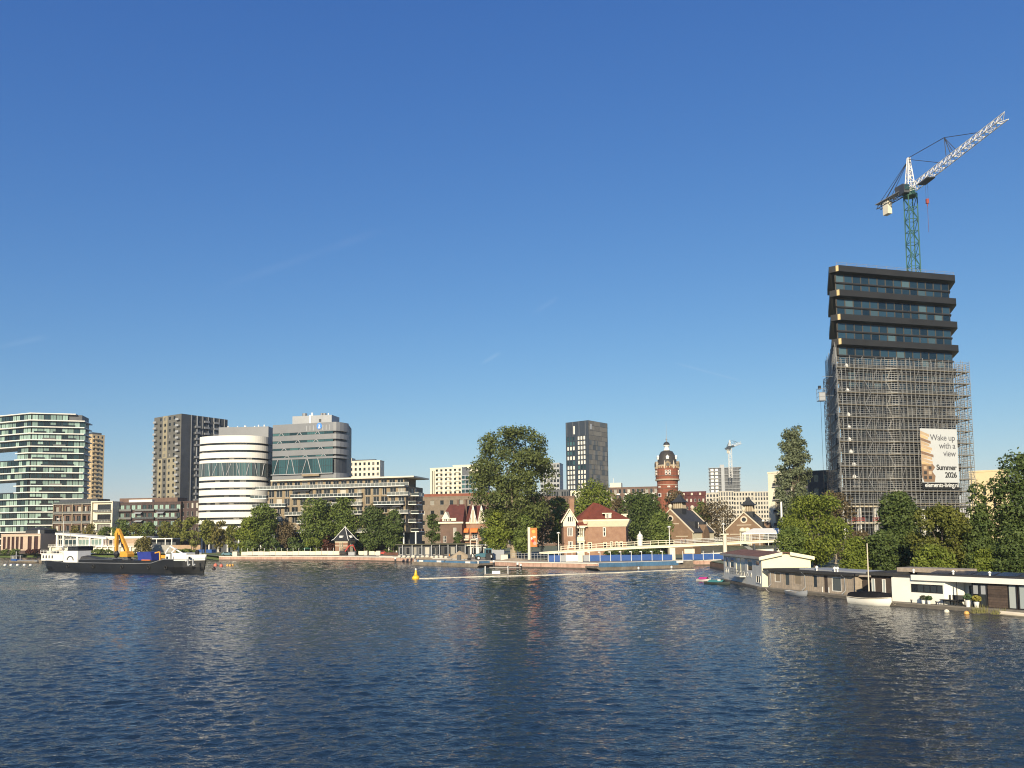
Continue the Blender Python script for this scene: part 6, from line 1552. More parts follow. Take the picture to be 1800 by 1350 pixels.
def moorings():
    """ropes and bank posts that hold the houseboats"""
    for i, (pa, pb) in enumerate((((1346, 1034), (1352, 1040)), ((1497, 1049), (1504, 1058)), ((1568, 1058), (1575, 1062)))):
        a, c = G(*pa, .7), G(*pb, .3); b = MB(); b.path([a, a.lerp(c, .5) - Vector((0, 0, .15)), c], .035, 5); tag(b.build('mooring_rope', M_stonetrim, None, loc=a), ('mooring rope at the right corner of the cream houseboat', 'mooring rope at the stern of the covered white boat', 'mooring rope at the bow of the covered white boat')[i], 'rope')
    f = HW; u0, u1 = HU(1570), HU(1655)
    for k, u in enumerate((u0 + .4, (u0 + u1) / 2, u1)):
        q = f.p(u, 1.2, .45); root = thing('deck_bollard', ('deck bollard at the left end of the white houseboat', 'deck bollard under the long window', 'deck bollard by the terrace chairs')[k], 'bollard', q); b = MB(); b.lathe(q, [(.08, 0), (.08, .3), (.14, .34), (.12, .42)], 8); b.build('post', M_black, root)
moorings()
# ================================================================ pavilions, bridge, fences and things on the quay
M_blue = mat('fence_blue', (.028, .085, .27), .6, var=.12, scale=.8)
M_rustm = mat('rusty_steel', (.20, .165, .125), .85, var=.4, scale=.5, streak=.4)
M_bargebl = mat('barge_blue', (.07, .16, .27), .7, var=.3, scale=.5, streak=.3)
M_hulldk = mat('hull_black', (.013, .014, .016), .5, var=.5, scale=.2, streak=.2, spec=.35)
M_red = mat('signal_red', (.45, .045, .03), .5, var=.1)
M_yel = mat('machine_yellow', (.68, .32, .035), .55, var=.2, scale=1.5)
M_teal = mat('tractor_teal', (.06, .16, .20), .5, var=.15)
M_tyre = mat('tyre_rubber', (.02, .02, .02), .8)

def cafe():
    f = FP(2, 384, 71, 381, 950); L = f.L; zt = Z(40, 940, 382); P = f.p
    ops = [(L * (.05 + .11 * i), L * (.05 + .11 * i) + 1.5, GZ + 2.2, zt - .9) for i in range(5)] + [(L * (.68 + .16 * i), L * (.68 + .16 * i) + 2.2, GZ + 2.0, zt - .8) for i in range(2)]
    root = simple_block('cafe_pavilion', 'low pink stone cafe with dark hipped roof lantern at the far left bank', 'building', f, L, 14, GZ, zt, mat('pink_stone', (.48, .36, .27), .8, var=.1), M_roof, M_fdark, mat('cafe_glass', (.05, .022, .018), .1), ops, None, None, .35)
    g = FR(P(L * .5, -3, 0), P(L * .98, -3, 0)); z1 = Z(40, 931.5, 382); z2 = Z(40, 926.5, 382); b = MB(); b.box(g, 0, g.L, -8, 0, zt, z1); ro = b.build('roof_storey', M_roofblk, root); b = MB(); b.add((g.p(-.4, .4, z1), g.p(g.L + .4, .4, z1), g.p(g.L + .4, -8.4, z1), g.p(-.4, -8.4, z1), g.p(g.L * .35, -3.5, z2), g.p(g.L * .65, -3.5, z2)), ((0, 1, 5, 4), (1, 2, 5), (2, 3, 4, 5), (3, 0, 4))); b.build('hip_roof', M_roofblk, ro)
    b = MB(); b.box(g, g.L * .68, g.L * .78, -.5, .3, zt + .3, z1); b.build('dormer', M_wpaint, ro)
    b = MB(); b.box(f, 0, L, .0, .15, zt - .7, zt - .5); b.build('stone_band', M_cream, root)
    b = MB(); b.box(f, -2, L + 2, 3.0, 3.2, GZ, GZ + 1.6); b.build('terrace_wall', M_dbrick, root)
cafe()
def pavilion():
    Y = 382; f = FP(99, Y, 188, Y - 3, 950); L = f.L; P = f.p; zz = lambda py: Z(140, py, Y)
    root = thing('white_pavilion', 'white waterside pavilion with sloping roof edge and tall windows behind the barge', 'building', P(L / 2, -6, GZ))
    zl, zr = zz(936), zz(945); zf = zz(960); D = 12
    def roofz(u): return zl + (zr - zl) * u / L
    b = MB(); th = zz(936) - zz(939.5)
    b.add([P(-.3, .6, zl - th), P(L, .6, zr - th), P(L, .6, zr), P(-.3, .6, zl), P(-.3, -D, zl - th), P(L, -D, zr - th), P(L, -D, zr), P(-.3, -D, zl)], ((0, 1, 2, 3), (1, 5, 6, 2), (4, 0, 3, 7), (3, 2, 6, 7), (7, 6, 5, 4), (0, 4, 5, 1))); b.build('roof', M_white, root)
    b = MB(); b.box(f, .2, L - .2, -D + .2, -1.4, zf, zr - th - .2); b.build('inner_wall', M_dkgrey, root)
    for u in (0, L * .125, L * .40, L * .65, L * .90):
        b = MB(); b.box(f, u, u + .9, -.6, .3, zf, roofz(u + .9) - th); b.build('pillar', M_white, root)
    bays = ((.9, L * .125), (L * .125 + .9, L * .40), (L * .40 + .9, L * .65), (L * .65 + .9, L * .9), (L * .9 + .9, L))
    for i, (a, c) in enumerate(bays):
        zt = roofz(c) - th - .05; tr = zf + 3.4
        if zt - tr > .6: inst('transom_window', wmesh(round(c - a, 2), round(zt - tr - .25, 2), 2, 1, M_fwhite, G_dark, .14), root, P((a + c) / 2, -.3, tr + .2), f.ang)
        inst('window', wmesh(round(c - a, 2), round(min(tr, zt) - zf, 2), 3 if c - a > 4 else 2, 1, M_fwhite, G_green if i < 4 else mat('pavilion_brown_glass', (.10, .05, .035), .2), .2), root, P((a + c) / 2, -.3, zf), f.ang)
    b = MB(); b.box(f, -2, L + 22, -D, 3.2, zf - .4, zf); te = b.build('terrace_deck', M_white, root)
    railing(te, [P(-1.8, 3.1, zf), P(L + 20, 3.1, zf)], 1.0, 1.6, M_fwhite, .05, None, rails=3)
    b = MB(); b.box(f, -2, L + 22, -D, 2.2, GZ, zf - .4); b.build('base_wall', M_cream, root)
    for i in range(16): b = MB(); u = -1 + i * 3; b.box(f, u, u + .5, 2.2, 3.0, GZ, zf - .4); b.build('base_pier', M_white, root)
    # brick wing to the right
    g = FP(188, 380, 256, 378, 950); b = MB(); zt = Z(220, 943, 379); b.box(g, 0, g.L, -10, 0, GZ, zt - 1); wg = b.build('wing_wall', mat('tan_brick', (.40, .28, .18), .85, var=.12), root)
    b = MB(); b.box(g, -.5, g.L + .5, -10.5, .6, zt - 1, zt + .1); b.build('wing_roof', M_white, wg)
    for u in (1, 5): inst('window', wmesh(2.2, 3.2, 1, 1, M_fwhite, G_dark, .2), wg, g.p(u + 1.1, .02, GZ + 3.4), g.ang)
    g = FP(256, 376, 304, 375, 950); zt = Z(280, 946, 375); b = MB(); b.box(g, -.5, g.L, -8, .6, zt - .5, zt); cp = b.build('canopy_roof', M_white, root)
    for u in (.5, g.L * .4, g.L * .72, g.L - .6): b = MB(); b.box(g, u, u + .4, 0, .4, GZ, zt - .5); b.build('canopy_post', M_white, cp)
    b = MB(); b.box(g, 0, g.L, -7, -3, GZ, zt - .5); b.build('back_wall', M_dkgrey, cp)
    b = MB(); b.box(g, -2, g.L + 1, 1.0, 1.4, GZ, Z(280, 958, 375)); b.build('low_wall', M_conc, cp)
    # flag pole
    q = W(111, 950, 376); tag(MB().tube((q.x, q.y, GZ), (q.x, q.y, Z(111, 907, 376)), .16, 8, .09).build('flag_pole', M_wpaint, None, loc=(q.x, q.y, GZ)), 'thin white flag pole in front of the white pavilion', 'pole')
    f3 = FP(303, 372, 352, 366, 955); b = MB(); b.box(f3, 0, f3.L, -.6, 0, GZ, Z(325, 958, 369)); w3 = tag(b.build('garden_wall', mat('tan_brick', (.4, .28, .18)), None, loc=f3.p(0, 0, GZ)), 'low tan brick garden wall right of the white pavilion', 'wall')
pavilion()

def kiosk():
    Y = 294; a, c, e = W(589, 960, 297), W(611, 960, 291), W(624, 960, 296)
    a.z = c.z = e.z = 0; d = a + (e - c); zz = lambda py: Z(607, py, Y); cx = (a + c + d + e) / 4
    root = thing('kiosk', 'small brick kiosk with black pyramid roof on the quay', 'building', (cx.x, cx.y, GZ)); ze = zz(950)
    b = MB(); b.prism([(q.x, q.y) for q in (a, c, e, d)], GZ, ze); b.build('wall', M_vbrick, root)
    for z0, z1, k in ((zz(953.5), zz(950.5), 1.02), (zz(960), zz(959), 1.01)):
        b = MB(); b.prism([((q - cx) * k + cx).to_tuple()[:2] for q in (a, c, e, d)], z0, z1); b.build('cream_band', M_creamtrim, root)
    for f in (FR(a, c), FR(c, e)):
        for u in ((.5,) if f.L < 3.5 else (.42, .6)): inst('window', wmesh(.8, ze - GZ - 1.6, 1, 2, M_creamtrim, G_mix, .12), root, f.p(f.L * u, .06, GZ + 1.0), f.ang)
    rg = []
    for k, z in ((1.36, ze), (1.1, ze + .55), (.62, ze + 2.6), (.03, zz(926.5))): rg.append([((q - cx) * k + cx).to_tuple()[:2] + (z,) for q in (a, c, e, d)])
    b = MB(); b.loft(rg); ro = b.build('roof', M_roofblk, root)
    for i in range(3): b = MB(); b.path([Vector(r[(i, 1, 2)[i]]) + Vector((0, 0, .05)) for r in rg], .12, 5); b.build('ridge', M_wpaint, ro)
    f = FR(rg[0][0], rg[0][1]); b = MB(); m = (Vector(rg[1][0]) + Vector(rg[1][1])) / 2; g = FR(m, ang=f.ang); b.box(g, -.9, .7, -1.2, .1, m.z + .5, m.z + 1.3); b.build('dormer', M_wpaint, ro)
    f = FR(rg[0][1], rg[0][2]); b = MB(); m = (Vector(rg[1][1]) + Vector(rg[1][2])) / 2; g = FR(m, ang=f.ang); b.box(g, -.5, .5, -1.2, .1, m.z + .5, m.z + 1.3); b.build('dormer', M_wpaint, ro)
    b = MB(); b.lathe((cx.x, cx.y, zz(926.8)), [(.2, 0), (.25, .2), (.05, .5)], 6); b.build('finial', M_wpaint, ro)
kiosk()

def white_fence():
    A, B = W(424, 975, 297), W(596, 975, 292); f = FR(A, B); n = 17
    root = thing('site_fence', 'long row of white barrier boards on the quay in front of the trees', 'fence', f.p(f.L / 2, 0, GZ)); zt = Z(510, 969, 294)
    for i in range(n):
        b = MB(); b.box(f, f.L * i / n + .04, f.L * (i + 1) / n - .04, -.05, .05 + .06 * (i % 2), GZ + .12 + .05 * (i % 3), zt - .1 * ((i * 3) % 4 == 0)); b.build('board', M_cream, root)
    for i in range(n + 1):
        b = MB(); q = f.p(f.L * i / n, -.4, GZ); b.tube(q, q + Vector((0, 0, zt - GZ + 1.2)), .07, 5); b.build('post', M_wpaint, root)
    q = W(630, 975, 290); f = FR(q, W(668, 975, 286))
    root = thing('site_fence', 'short run of pale barrier boards right of the kiosk', 'fence', f.p(f.L / 2, 0, GZ))
    for i in range(4): b = MB(); b.box(f, f.L * i / 4 + .05, f.L * (i + 1) / 4 - .05, -.05, .05, GZ + .1, GZ + 1.5 - .2 * (i % 2)); b.build('board', M_cream, root)
white_fence()

def corner_block():
    q = G(668, 986.5); f = FR(q, G(692, 987)); b = MB(); b.box(f, 0, f.L, -3, .5, .1, GZ + .25); root = thing('landing_block', 'pale concrete landing block stepping out of the brick quay', 'landing', f.p(f.L / 2, 0, 0)); b.build('block', M_cream, root); b = MB(); b.box(f, 1.2, f.L - .2, .5, .9, .1, GZ - .6); b.build('brick_infill', M_qbrick, root)
corner_block()

# ---- low dark pavilions behind the sand heap
def low_pavilions():
    for pa, pb, Y, top, m, lab in ((700, 768, 262, 958, M_dkgrey, 'low dark pavilion with pale posts and flat roof below the apartment block'), (766, 826, 258, 957, M_black, 'low black shed with green flat roof behind the sand heap'), (826, 880, 256, 959, M_white, 'low white shed under the great tree')):
        f = FP(pa, Y, pb, Y - 2, 970); zt = Z((pa + pb) / 2, top, Y); root = simple_block('low_shed', lab, 'shed', f, f.L, 7, GZ, zt, m, M_grass if m is M_black else M_roof, M_fwhite if m is not M_black else M_fgrey, G_mix, dict(n=max(3, int(f.L / 2.2)), m=1, w=.62, h=.62, s=.2), None, None, .2, parapet=0)
        b = MB(); b.box(f, -.8, f.L + .4, -7.4, 1.2, zt, zt + .35); b.build('roof', mat('green_flat_roof', (.085, .08, .05), .95, var=.3) if m is not M_white else M_cream, root)
        for k in range(4): b = MB(); u = f.L * (k + .5) / 4; b.box(f, u, u + .25, .9, 1.1, GZ, zt); b.build('post', M_ltgrey, root)
    f = FP(826, 250, 866, 248, 970); zt = Z(845, 948, 249); root = thing('carport', 'flat dark canopy on thin white posts below the maroon houses', 'canopy', f.p(f.L / 2, 0, GZ)); b = MB(); b.box(f, 0, f.L * .7, -3, 0, zt, zt + .25); b.build('roof', M_dkgrey, root)
    for u in (.1, f.L * .35, f.L * .69): b = MB(); b.tube(f.p(u, -.2, GZ), f.p(u, -.2, zt), .1, 6); b.build('post', M_wpaint, root)
low_pavilions()

def sand_heap(px, py_top, Y, wpx, lab, seed=1):
    c = W(px, 975, Y); h = Z(px, py_top, Y) - GZ; r = wpx / 2 / F * Y; rr_ = random.Random(seed); b = MB(); rings = []
    for k in range(9):
        t = k / 8; rings.append([(c.x + r * (1 - t) ** .9 * math.cos(a) * (1 + .12 * math.sin(3 * a + seed) + .05 * rr_.uniform(-1, 1)), c.y + r * .8 * (1 - t) ** .9 * math.sin(a) * (1 + .1 * math.sin(2 * a)), GZ - .05 + h * t ** 1.05 * (1 + .05 * rr_.uniform(-1, 1))) for a in [i * math.pi / 12 for i in range(24)]])
    b.loft(rings); tag(b.build('sand_heap', M_sand, None, loc=(c.x, c.y, GZ), smooth=True), lab, 'sand heap')
sand_heap(808, 968, 238, 46, 'tall conical heap of sand on the quay behind the rusty barge')
sand_heap(758, 977, 246, 60, 'low spread of sand left of the tall sand heap', 3)
sand_heap(905, 980, 214, 60, 'low brown earth heap on the quay left of the blue fence', 5)

def barge(name, label, px0, py0, px1, py1, beam, h, m_side, m_hull, coaming=None):
    f = FR(G(px0, py0), G(px1, py1)); L = f.L; root = thing(name, label, 'barge', f.p(L / 2, -beam / 2, 0)); P = f.p
    rk = 2.0
    b = MB(); b.loft([[P(0, -x, h), P(0, -x, h * .55), P(rk * .8, -x, -.4), P(L - rk * .8, -x, -.4), P(L, -x, h * .55), P(L, -x, h)] for x in (0, beam)]); b.build('hull', m_hull, root)
    if coaming:
        b = MB(); b.box(f, L * .06, L * .94, -beam + .5, -.4, h, h + coaming); b.build('coaming', m_side, root)
        b = MB(); b.box(f, L * .08, L * .92, -beam + .8, -.7, h + coaming, h + coaming + .06); b.build('hold_cover', M_sand if m_side is M_bargebl else M_rustm, root)
    for u in (.03, .97, .5): b = MB(); b.lathe(P(L * u, -.5, h), [(.18, 0), (.15, .4), (.28, .45), (.25, .6), (.02, .62)], 8); b.build('bollard', M_wpaint if u != .5 else M_black, root)
    return root, f
_r, _f = barge('work_barge', 'rusty flat work barge with blue coaming moored at the brick quay', 724, 993, 842, 997.5, 6, 1.0, M_bargebl, M_rustm, .55)
for u in (.1, .38, .8): MB().box(_f, _f.L * u, _f.L * u + 2.0, -.4, -.33, 1.02, 1.5).build('white_plate', M_wpaint, _r)
_r, _f = barge('work_barge', 'long blue work barge with rusty hull moored below the ramp bridge', 1050, 1003, 1222, 997.5, 6, .85, M_bargebl, M_rustm, 0)
_b = MB(); _b.box(_f, _f.L * .02, _f.L * .82, -.3, .06, .75, 1.75); _b.build('blue_side', M_bargebl, _r)
_b = MB(); _b.box(_f, _f.L * .80, _f.L * .87, -.2, .1, 1.3, 1.8); _b.build('white_plate', M_wpaint, _r)
_b = MB(); _b.box(_f, _f.L * .88, _f.L * .985, -5, -.2, .85, 1.6); _b.build('deck_box', M_rustm, _r)
for u in (.4, .74): _b = MB(); _b.lathe(_f.p(_f.L * u, .3, .25), [(.02, -.3), (.25, -.1), (.25, .2), (.02, .4)], 8); _b.build('fender', M_wpaint, _r)

# ---- ramp bridge
def bridge():
    pts = [(948, 214, 974.0, 971.2), (985, 213, 972.6, 968.6), (1060, 211.5, 968.0, 963.6), (1130, 210, 964.2, 959.8), (1185, 208.5, 962.2, 957.6), (1235, 207, 959.6, 955.2), (1275, 206, 957.8, 953.4), (1330, 205, 954.8, 950.4), (1392, 203.5, 951.6, 947.8), (1440, 202.5, 949.6, 945.8)]
    N = [W(a, 960, y) for a, y, _, _ in pts]; lo = [Z(a, b, y) for a, y, b, _ in pts]; hi = [Z(a, c, y) for a, y, _, c in pts]
    root = thing('ramp_bridge', 'long pale footbridge ramp with railings rising to the right', 'bridge', (N[4].x, N[4].y, GZ))
    wd = 4.5; back = offset([Vector((p.x, p.y, 0)) for p in N], -wd)
    for i in range(len(pts) - 1):
        a, c, d, e = N[i], N[i + 1], back[i + 1], back[i]
        b = MB(); b.add([(a.x, a.y, max(lo[i], GZ + .05)), (c.x, c.y, max(lo[i + 1], GZ + .05)), (c.x, c.y, hi[i + 1]), (a.x, a.y, hi[i]), (e.x, e.y, max(lo[i], GZ + .05)), (d.x, d.y, max(lo[i + 1], GZ + .05)), (d.x, d.y, hi[i + 1]), (e.x, e.y, hi[i])], ((0, 1, 2, 3), (7, 6, 5, 4), (3, 2, 6, 7), (4, 5, 1, 0), (1, 5, 6, 2), (0, 3, 7, 4)))
        b.build('deck_span', M_creamtrim, root)
        b = MB(); f = FR(a, c); b.add([f.p(0, .18, hi[i] - .1), f.p(f.L, .18, hi[i + 1] - .1), f.p(f.L, .18, hi[i + 1] + .12), f.p(0, .18, hi[i] + .12), f.p(0, -.2, hi[i] - .1), f.p(f.L, -.2, hi[i + 1] - .1), f.p(f.L, -.2, hi[i + 1] + .12), f.p(0, -.2, hi[i] + .12)], ((0, 1, 2, 3), (7, 6, 5, 4), (3, 2, 6, 7), (4, 5, 1, 0))); b.build('edge_beam', M_cream, root)
    rm = M_creamtrim
    for side, path in (('near', N), ('far', back)):
        P3 = [Vector((p.x, p.y, h + .1)) for p, h in zip(path, hi)]
        for i in range(1, len(P3) - 1):
            railing(root, [P3[i], P3[i + 1]], 1.15, 2.0, rm if i < 4 else M_steel, .055 if i < 4 else .045, None, 'railing', rails=2 if i < 4 else 3)
    for px, Y in ((1183, 207),):
        q = W(px, 975, Y); f = FR(q, ang=0); b = MB(); b.box(f, -.75, .75, -3.2, -.6, GZ, Z(px, 963.5, Y)); b.build('pier', M_creamtrim, root)
    q = W(1274.5, 960, 205); b = MB(); b.tube((q.x, q.y, GZ), (q.x, q.y, Z(1274, 940, 205)), .5, 12); b.box(FR(q, ang=0), -1.3, .9, -.6, .6, Z(1274, 940, 205), Z(1274, 938, 205)); b.build('gate_column', M_cream, root)
    for px in (1330, 1368): q = W(px, 960, 203); b = MB(); b.tube((q.x, q.y + 2, GZ), (q.x, q.y + 2, Z(px, 956, 204)), .25, 8); b.build('pier', M_dkgrey, root)
    q = W(1318, 962, 206); f = FR(q, ang=.1); b = MB(); P = f.p
    b.add((P(-2, -1, Z(1318, 956, 206)), P(2.2, -1, GZ + 1.0), P(3.6, -1, GZ + 1.0), P(-.6, -1, Z(1318, 956, 206)), P(-2, -2.5, Z(1318, 956, 206)), P(2.2, -2.5, GZ + 1.0), P(3.6, -2.5, GZ + 1.0), P(-.6, -2.5, Z(1318, 956, 206))), ((0, 1, 2, 3), (3, 2, 6, 7), (1, 5, 6, 2), (4, 0, 3, 7))); b.build('stair', M_midgrey, root)
bridge()
def ramp_wall():
    f = FP(1232, 212, 1372, 208, 965); b = MB(); b.box(f, 0, f.L, -.3, 0, GZ, Z(1300, 959, 210)); tag(b.build('white_wall', M_white, None, loc=f.p(0, 0, GZ)), 'white panel wall standing under the right end of the bridge', 'wall')
    f = FP(1203, 209.3, 1221, 209, 968); b = MB(); b.box(f, 0, f.L, -.1, 0, Z(1210, 973, 209), Z(1210, 963.4, 209)); r = thing('site_sign', 'blank cream site board under the bridge', 'sign', f.p(f.L / 2, 0, GZ)); b.build('board', M_cream, r)
    for u in (.2, f.L - .2): b = MB(); b.tube(f.p(u, -.15, GZ), f.p(u, -.15, Z(1210, 964, 209)), .06, 5); b.build('post', M_steel, r)
ramp_wall()

def blue_fence():
    A, B = W(1018, 985, 201.5), W(1272, 985, 205.5); f = FR(A, B); n = 14; root = thing('blue_fence', 'row of blue site fence panels between white posts along the quay', 'fence', f.p(f.L / 2, 0, GZ)); zt = Z(1140, 974.5, 203); zp = Z(1140, 969.5, 203)
    for i in range(n):
        if i == 9: continue
        b = MB(); b.box(f, f.L * i / n + .08, f.L * (i + 1) / n - .08, -.04, .04, GZ + .1, zt - .05 * (i % 3)); b.build('panel', M_blue if i else M_ltgrey, root)
    for i in range(n + 1):
        q = f.p(f.L * i / n, .05, GZ); b = MB(); b.tube(q, (q.x, q.y, zp), .075, 6); po = b.build('post', M_wpaint, root)
        if i < 9: b = MB(); b.box(FR(q, ang=f.ang), -.55, .05, -.12, .12, zp - .1, zp + .12); b.build('lamp_head', M_wpaint, po)
    A, B = W(964, 985, 201), W(1016, 985, 201.4); f = FR(A, B); root = thing('blue_fence', 'short run of mixed blue and grey fence panels at the left foot of the ramp', 'fence', f.p(f.L / 2, 0, GZ))
    for i in range(5):
        b = MB(); b.box(f, f.L * i / 5 + .06, f.L * (i + 1) / 5 - .06, -.04, .04, GZ + .1, Z(990, 976, 201)); b.build('panel', (M_blue, M_blue, M_ltgrey, M_wpaint, M_wpaint)[i], root)
    for i in range(6): q = f.p(f.L * i / 5, .05, GZ); b = MB(); b.tube(q, q + Vector((0, 0, 2.6)), .06, 5); b.build('post', M_wpaint, root)
    f = FP(900, 216, 962, 213, 975); root = thing('site_fence', 'grey mesh fence on the quay left of the ramp bridge', 'fence', f.p(f.L / 2, 0, GZ)); railing(root, [f.p(0, 0, GZ), f.p(f.L, 0, GZ)], 2.0, .9, M_ltgrey, .05, None, 'fence_panel', 3)
    f = FP(862, 226, 886, 224, 975); b = MB(); b.box(f, 0, f.L, -.3, 0, GZ, Z(874, 966.5, 225)); tag(b.build('barrier_wall', M_ltgrey, None, loc=f.p(0, 0, GZ)), 'plain light grey hoarding behind the tractor', 'hoarding')
blue_fence()

def lamp(px, py_top, py_base, Y, lab, ball=True):
    q = W(px, py_base, Y); zt = Z(px, py_top, Y); root = thing('street_lamp', lab, 'street lamp', (q.x, q.y, GZ), 'white street lamps along the bridge'); b = MB(); b.tube((q.x, q.y, GZ), (q.x, q.y, zt), .13, 8, .09); b.build('post', M_wpaint, root)
    b = MB(); b.lathe((q.x, q.y, zt), [(.1, -.2), (.5, 0), (.55, .12), (.2, .35), (.02, .4)], 10); b.build('lamp_head', M_wpaint, root)
lamp(982, 937.5, 962, 222, 'street lamp left of the brick villa'); lamp(1177, 927, 958, 213, 'street lamp on the ramp bridge in front of the green bush'); lamp(1272, 922, 942, 216, 'street lamp above the bridge gate column'); lamp(838, 948, 970, 244, 'street lamp at the white shed')
def mast_pole():
    q = W(1375, 940, 212); tag(MB().tube((q.x, q.y, GZ), (q.x, q.y, Z(1374, 882, 212)), .3, 10, .26).build('white_mast', M_wpaint, None, loc=(q.x, q.y, GZ)), 'tall plain white mast behind the tent by the slender poplar', 'mast')
mast_pole()
def tent():
    f = FP(1305, 226, 1382, 222, 945); P = f.p; L = f.L; z0, z1 = Z(1340, 939, 224), Z(1340, 928.5, 224); root = thing('marquee_tent', 'white marquee roof above the bridge in front of the brick hall', 'tent', P(L / 2, -4, GZ))
    b = MB(); b.add((P(0, .3, z0), P(L, .3, z0), P(L, .3, z0 + .35), P(0, .3, z0 + .35), P(3.0, -4, z1), P(L + 1, -4, z1), P(L, -8, z0 + .3), P(0, -8, z0 + .3)), ((0, 1, 2, 3), (3, 2, 5, 4), (4, 5, 6, 7), (3, 4, 7), (2, 6, 5))); b.build('canopy', M_wpaint, root)
    for i in range(6): b = MB(); b.tube(P(L * i / 5 * .98 + .1, .15, GZ), P(L * i / 5 * .98 + .1, .15, z0), .1, 6); b.build('post', M_wpaint, root)
tent()
def urn():
    q = W(1125, 950, 236); zz = lambda py: Z(1125, py, 236); k = 236 / F; root = thing('white_turret', 'small white domed turret standing above the ramp beside the villa', 'turret', (q.x, q.y, GZ)); C = (q.x, q.y, 0)
    b = MB(); b.lathe(C, [(5 * k, GZ), (5 * k, zz(948)), (5.8 * k, zz(947.5)), (5.8 * k, zz(945))], 14); b.build('drum', M_wpaint, root, smooth=False); b = MB(); b.lathe(C, [(5.6 * k, zz(945)), (4.8 * k, zz(941)), (2 * k, zz(938)), (1 * k, zz(937.2)), (1.2 * k, zz(936)), (.3 * k, zz(933.5))], 14); b.build('dome', M_wpaint, root, smooth=True)
urn()
def orange_banner():
    f = FP(928.5, 222, 944, 221, 960); P = f.p; z0, z1 = Z(936, 961, 221), Z(936, 928, 221); root = thing('orange_banner', 'upright orange poster board beside the great tree on the quay', 'banner', P(f.L / 2, 0, GZ))
    b = MB(); b.box(f, 0, f.L * .26, -.6, .3, GZ, z1 + .2); b.build('frame_post', M_cream, root); b = MB(); b.box(f, f.L * .26, f.L, -.3, .0, z0, z1); b.build('poster', M_orange, root)
    H = z1 - z0
    for a, c, t, e, m in ((.4, .85, .1, .28, mat('poster_gold', (.78, .38, .08), .6)), (.5, .9, .42, .55, mat('poster_blush', (.75, .5, .38), .6)), (.36, .7, .6, .78, MATS['signal_red']), (.55, .95, .72, .92, mat('poster_pink', (.6, .3, .25), .6)), (.3, .5, .5, .62, M_wpaint)):
        q = MB(); n = 9; q.add([P(f.L * ((a + c) / 2 + (c - a) / 2 * math.cos(k * 2 * math.pi / n)), .012, z1 - H * ((t + e) / 2 + (e - t) / 2 * math.sin(k * 2 * math.pi / n))) for k in range(n)][::-1], [tuple(range(n))]); q.build('print_shape', m, root)
orange_banner()

# ---- machines, posts, floats
def tractor():
    q = W(852, 980, 221); f = FR(q, ang=.25); P = f.p; root = thing('tractor', 'teal tractor parked by the grey hoarding on the quay', 'tractor', (q.x, q.y, GZ)); z = GZ
    b = MB(); b.loft([[P(u, d, zz_) for d, zz_ in ((-.6, z + .9), (.6, z + .9), (.6, z + h), (-.6, z + h))] for u, h in ((-2.6, 1.5), (-2.3, 1.9), (-.2, 2.0), (.2, 1.9))]); b.build('bonnet', M_teal, root)
    b = MB(); b.loft([[P(u, d * k, zz_) for d, zz_ in ((-.8, z + 1.1), (.8, z + 1.1), (.8, z + 2.2), (.65, z + 3.2), (-.65, z + 3.2), (-.8, z + 2.2))] for u, k in ((0, 1), (1.9, 1))]); cb = b.build('cab', M_teal, root)
    for u0, u1 in ((.15, .9), (1.0, 1.75)): b = MB(); b.box(f, u0, u1, .7, .84, z + 1.9, z + 3.0); b.build('cab_window', G_dark, cb)
    b = MB(); b.box(f, -.1, 2.0, -.85, .85, z + 3.2, z + 3.35); b.build('cab_roof', M_teal, cb)
    for u, d, r in ((-2, .8, .65), (-2, -.8, .65), (1.3, .95, 1.05), (1.3, -.95, 1.05)):
        b = MB(); b.tube(P(u, d - .25, z + r), P(u, d + .25, z + r), r, 16); w = b.build('wheel', M_tyre, root); b = MB(); b.tube(P(u, d - .27, z + r), P(u, d + .27, z + r), r * .5, 10); b.build('rim', M_wpaint, w)
    b = MB(); b.path([P(-2.7, 0, z + 1), P(-3.6, 0, z + 2.2), P(-4.3, 0, z + .6)], .12, 5); b.box(f, -4.9, -4.2, -.9, .9, z + .1, z + .7); b.build('front_loader', M_black, root)
tractor()
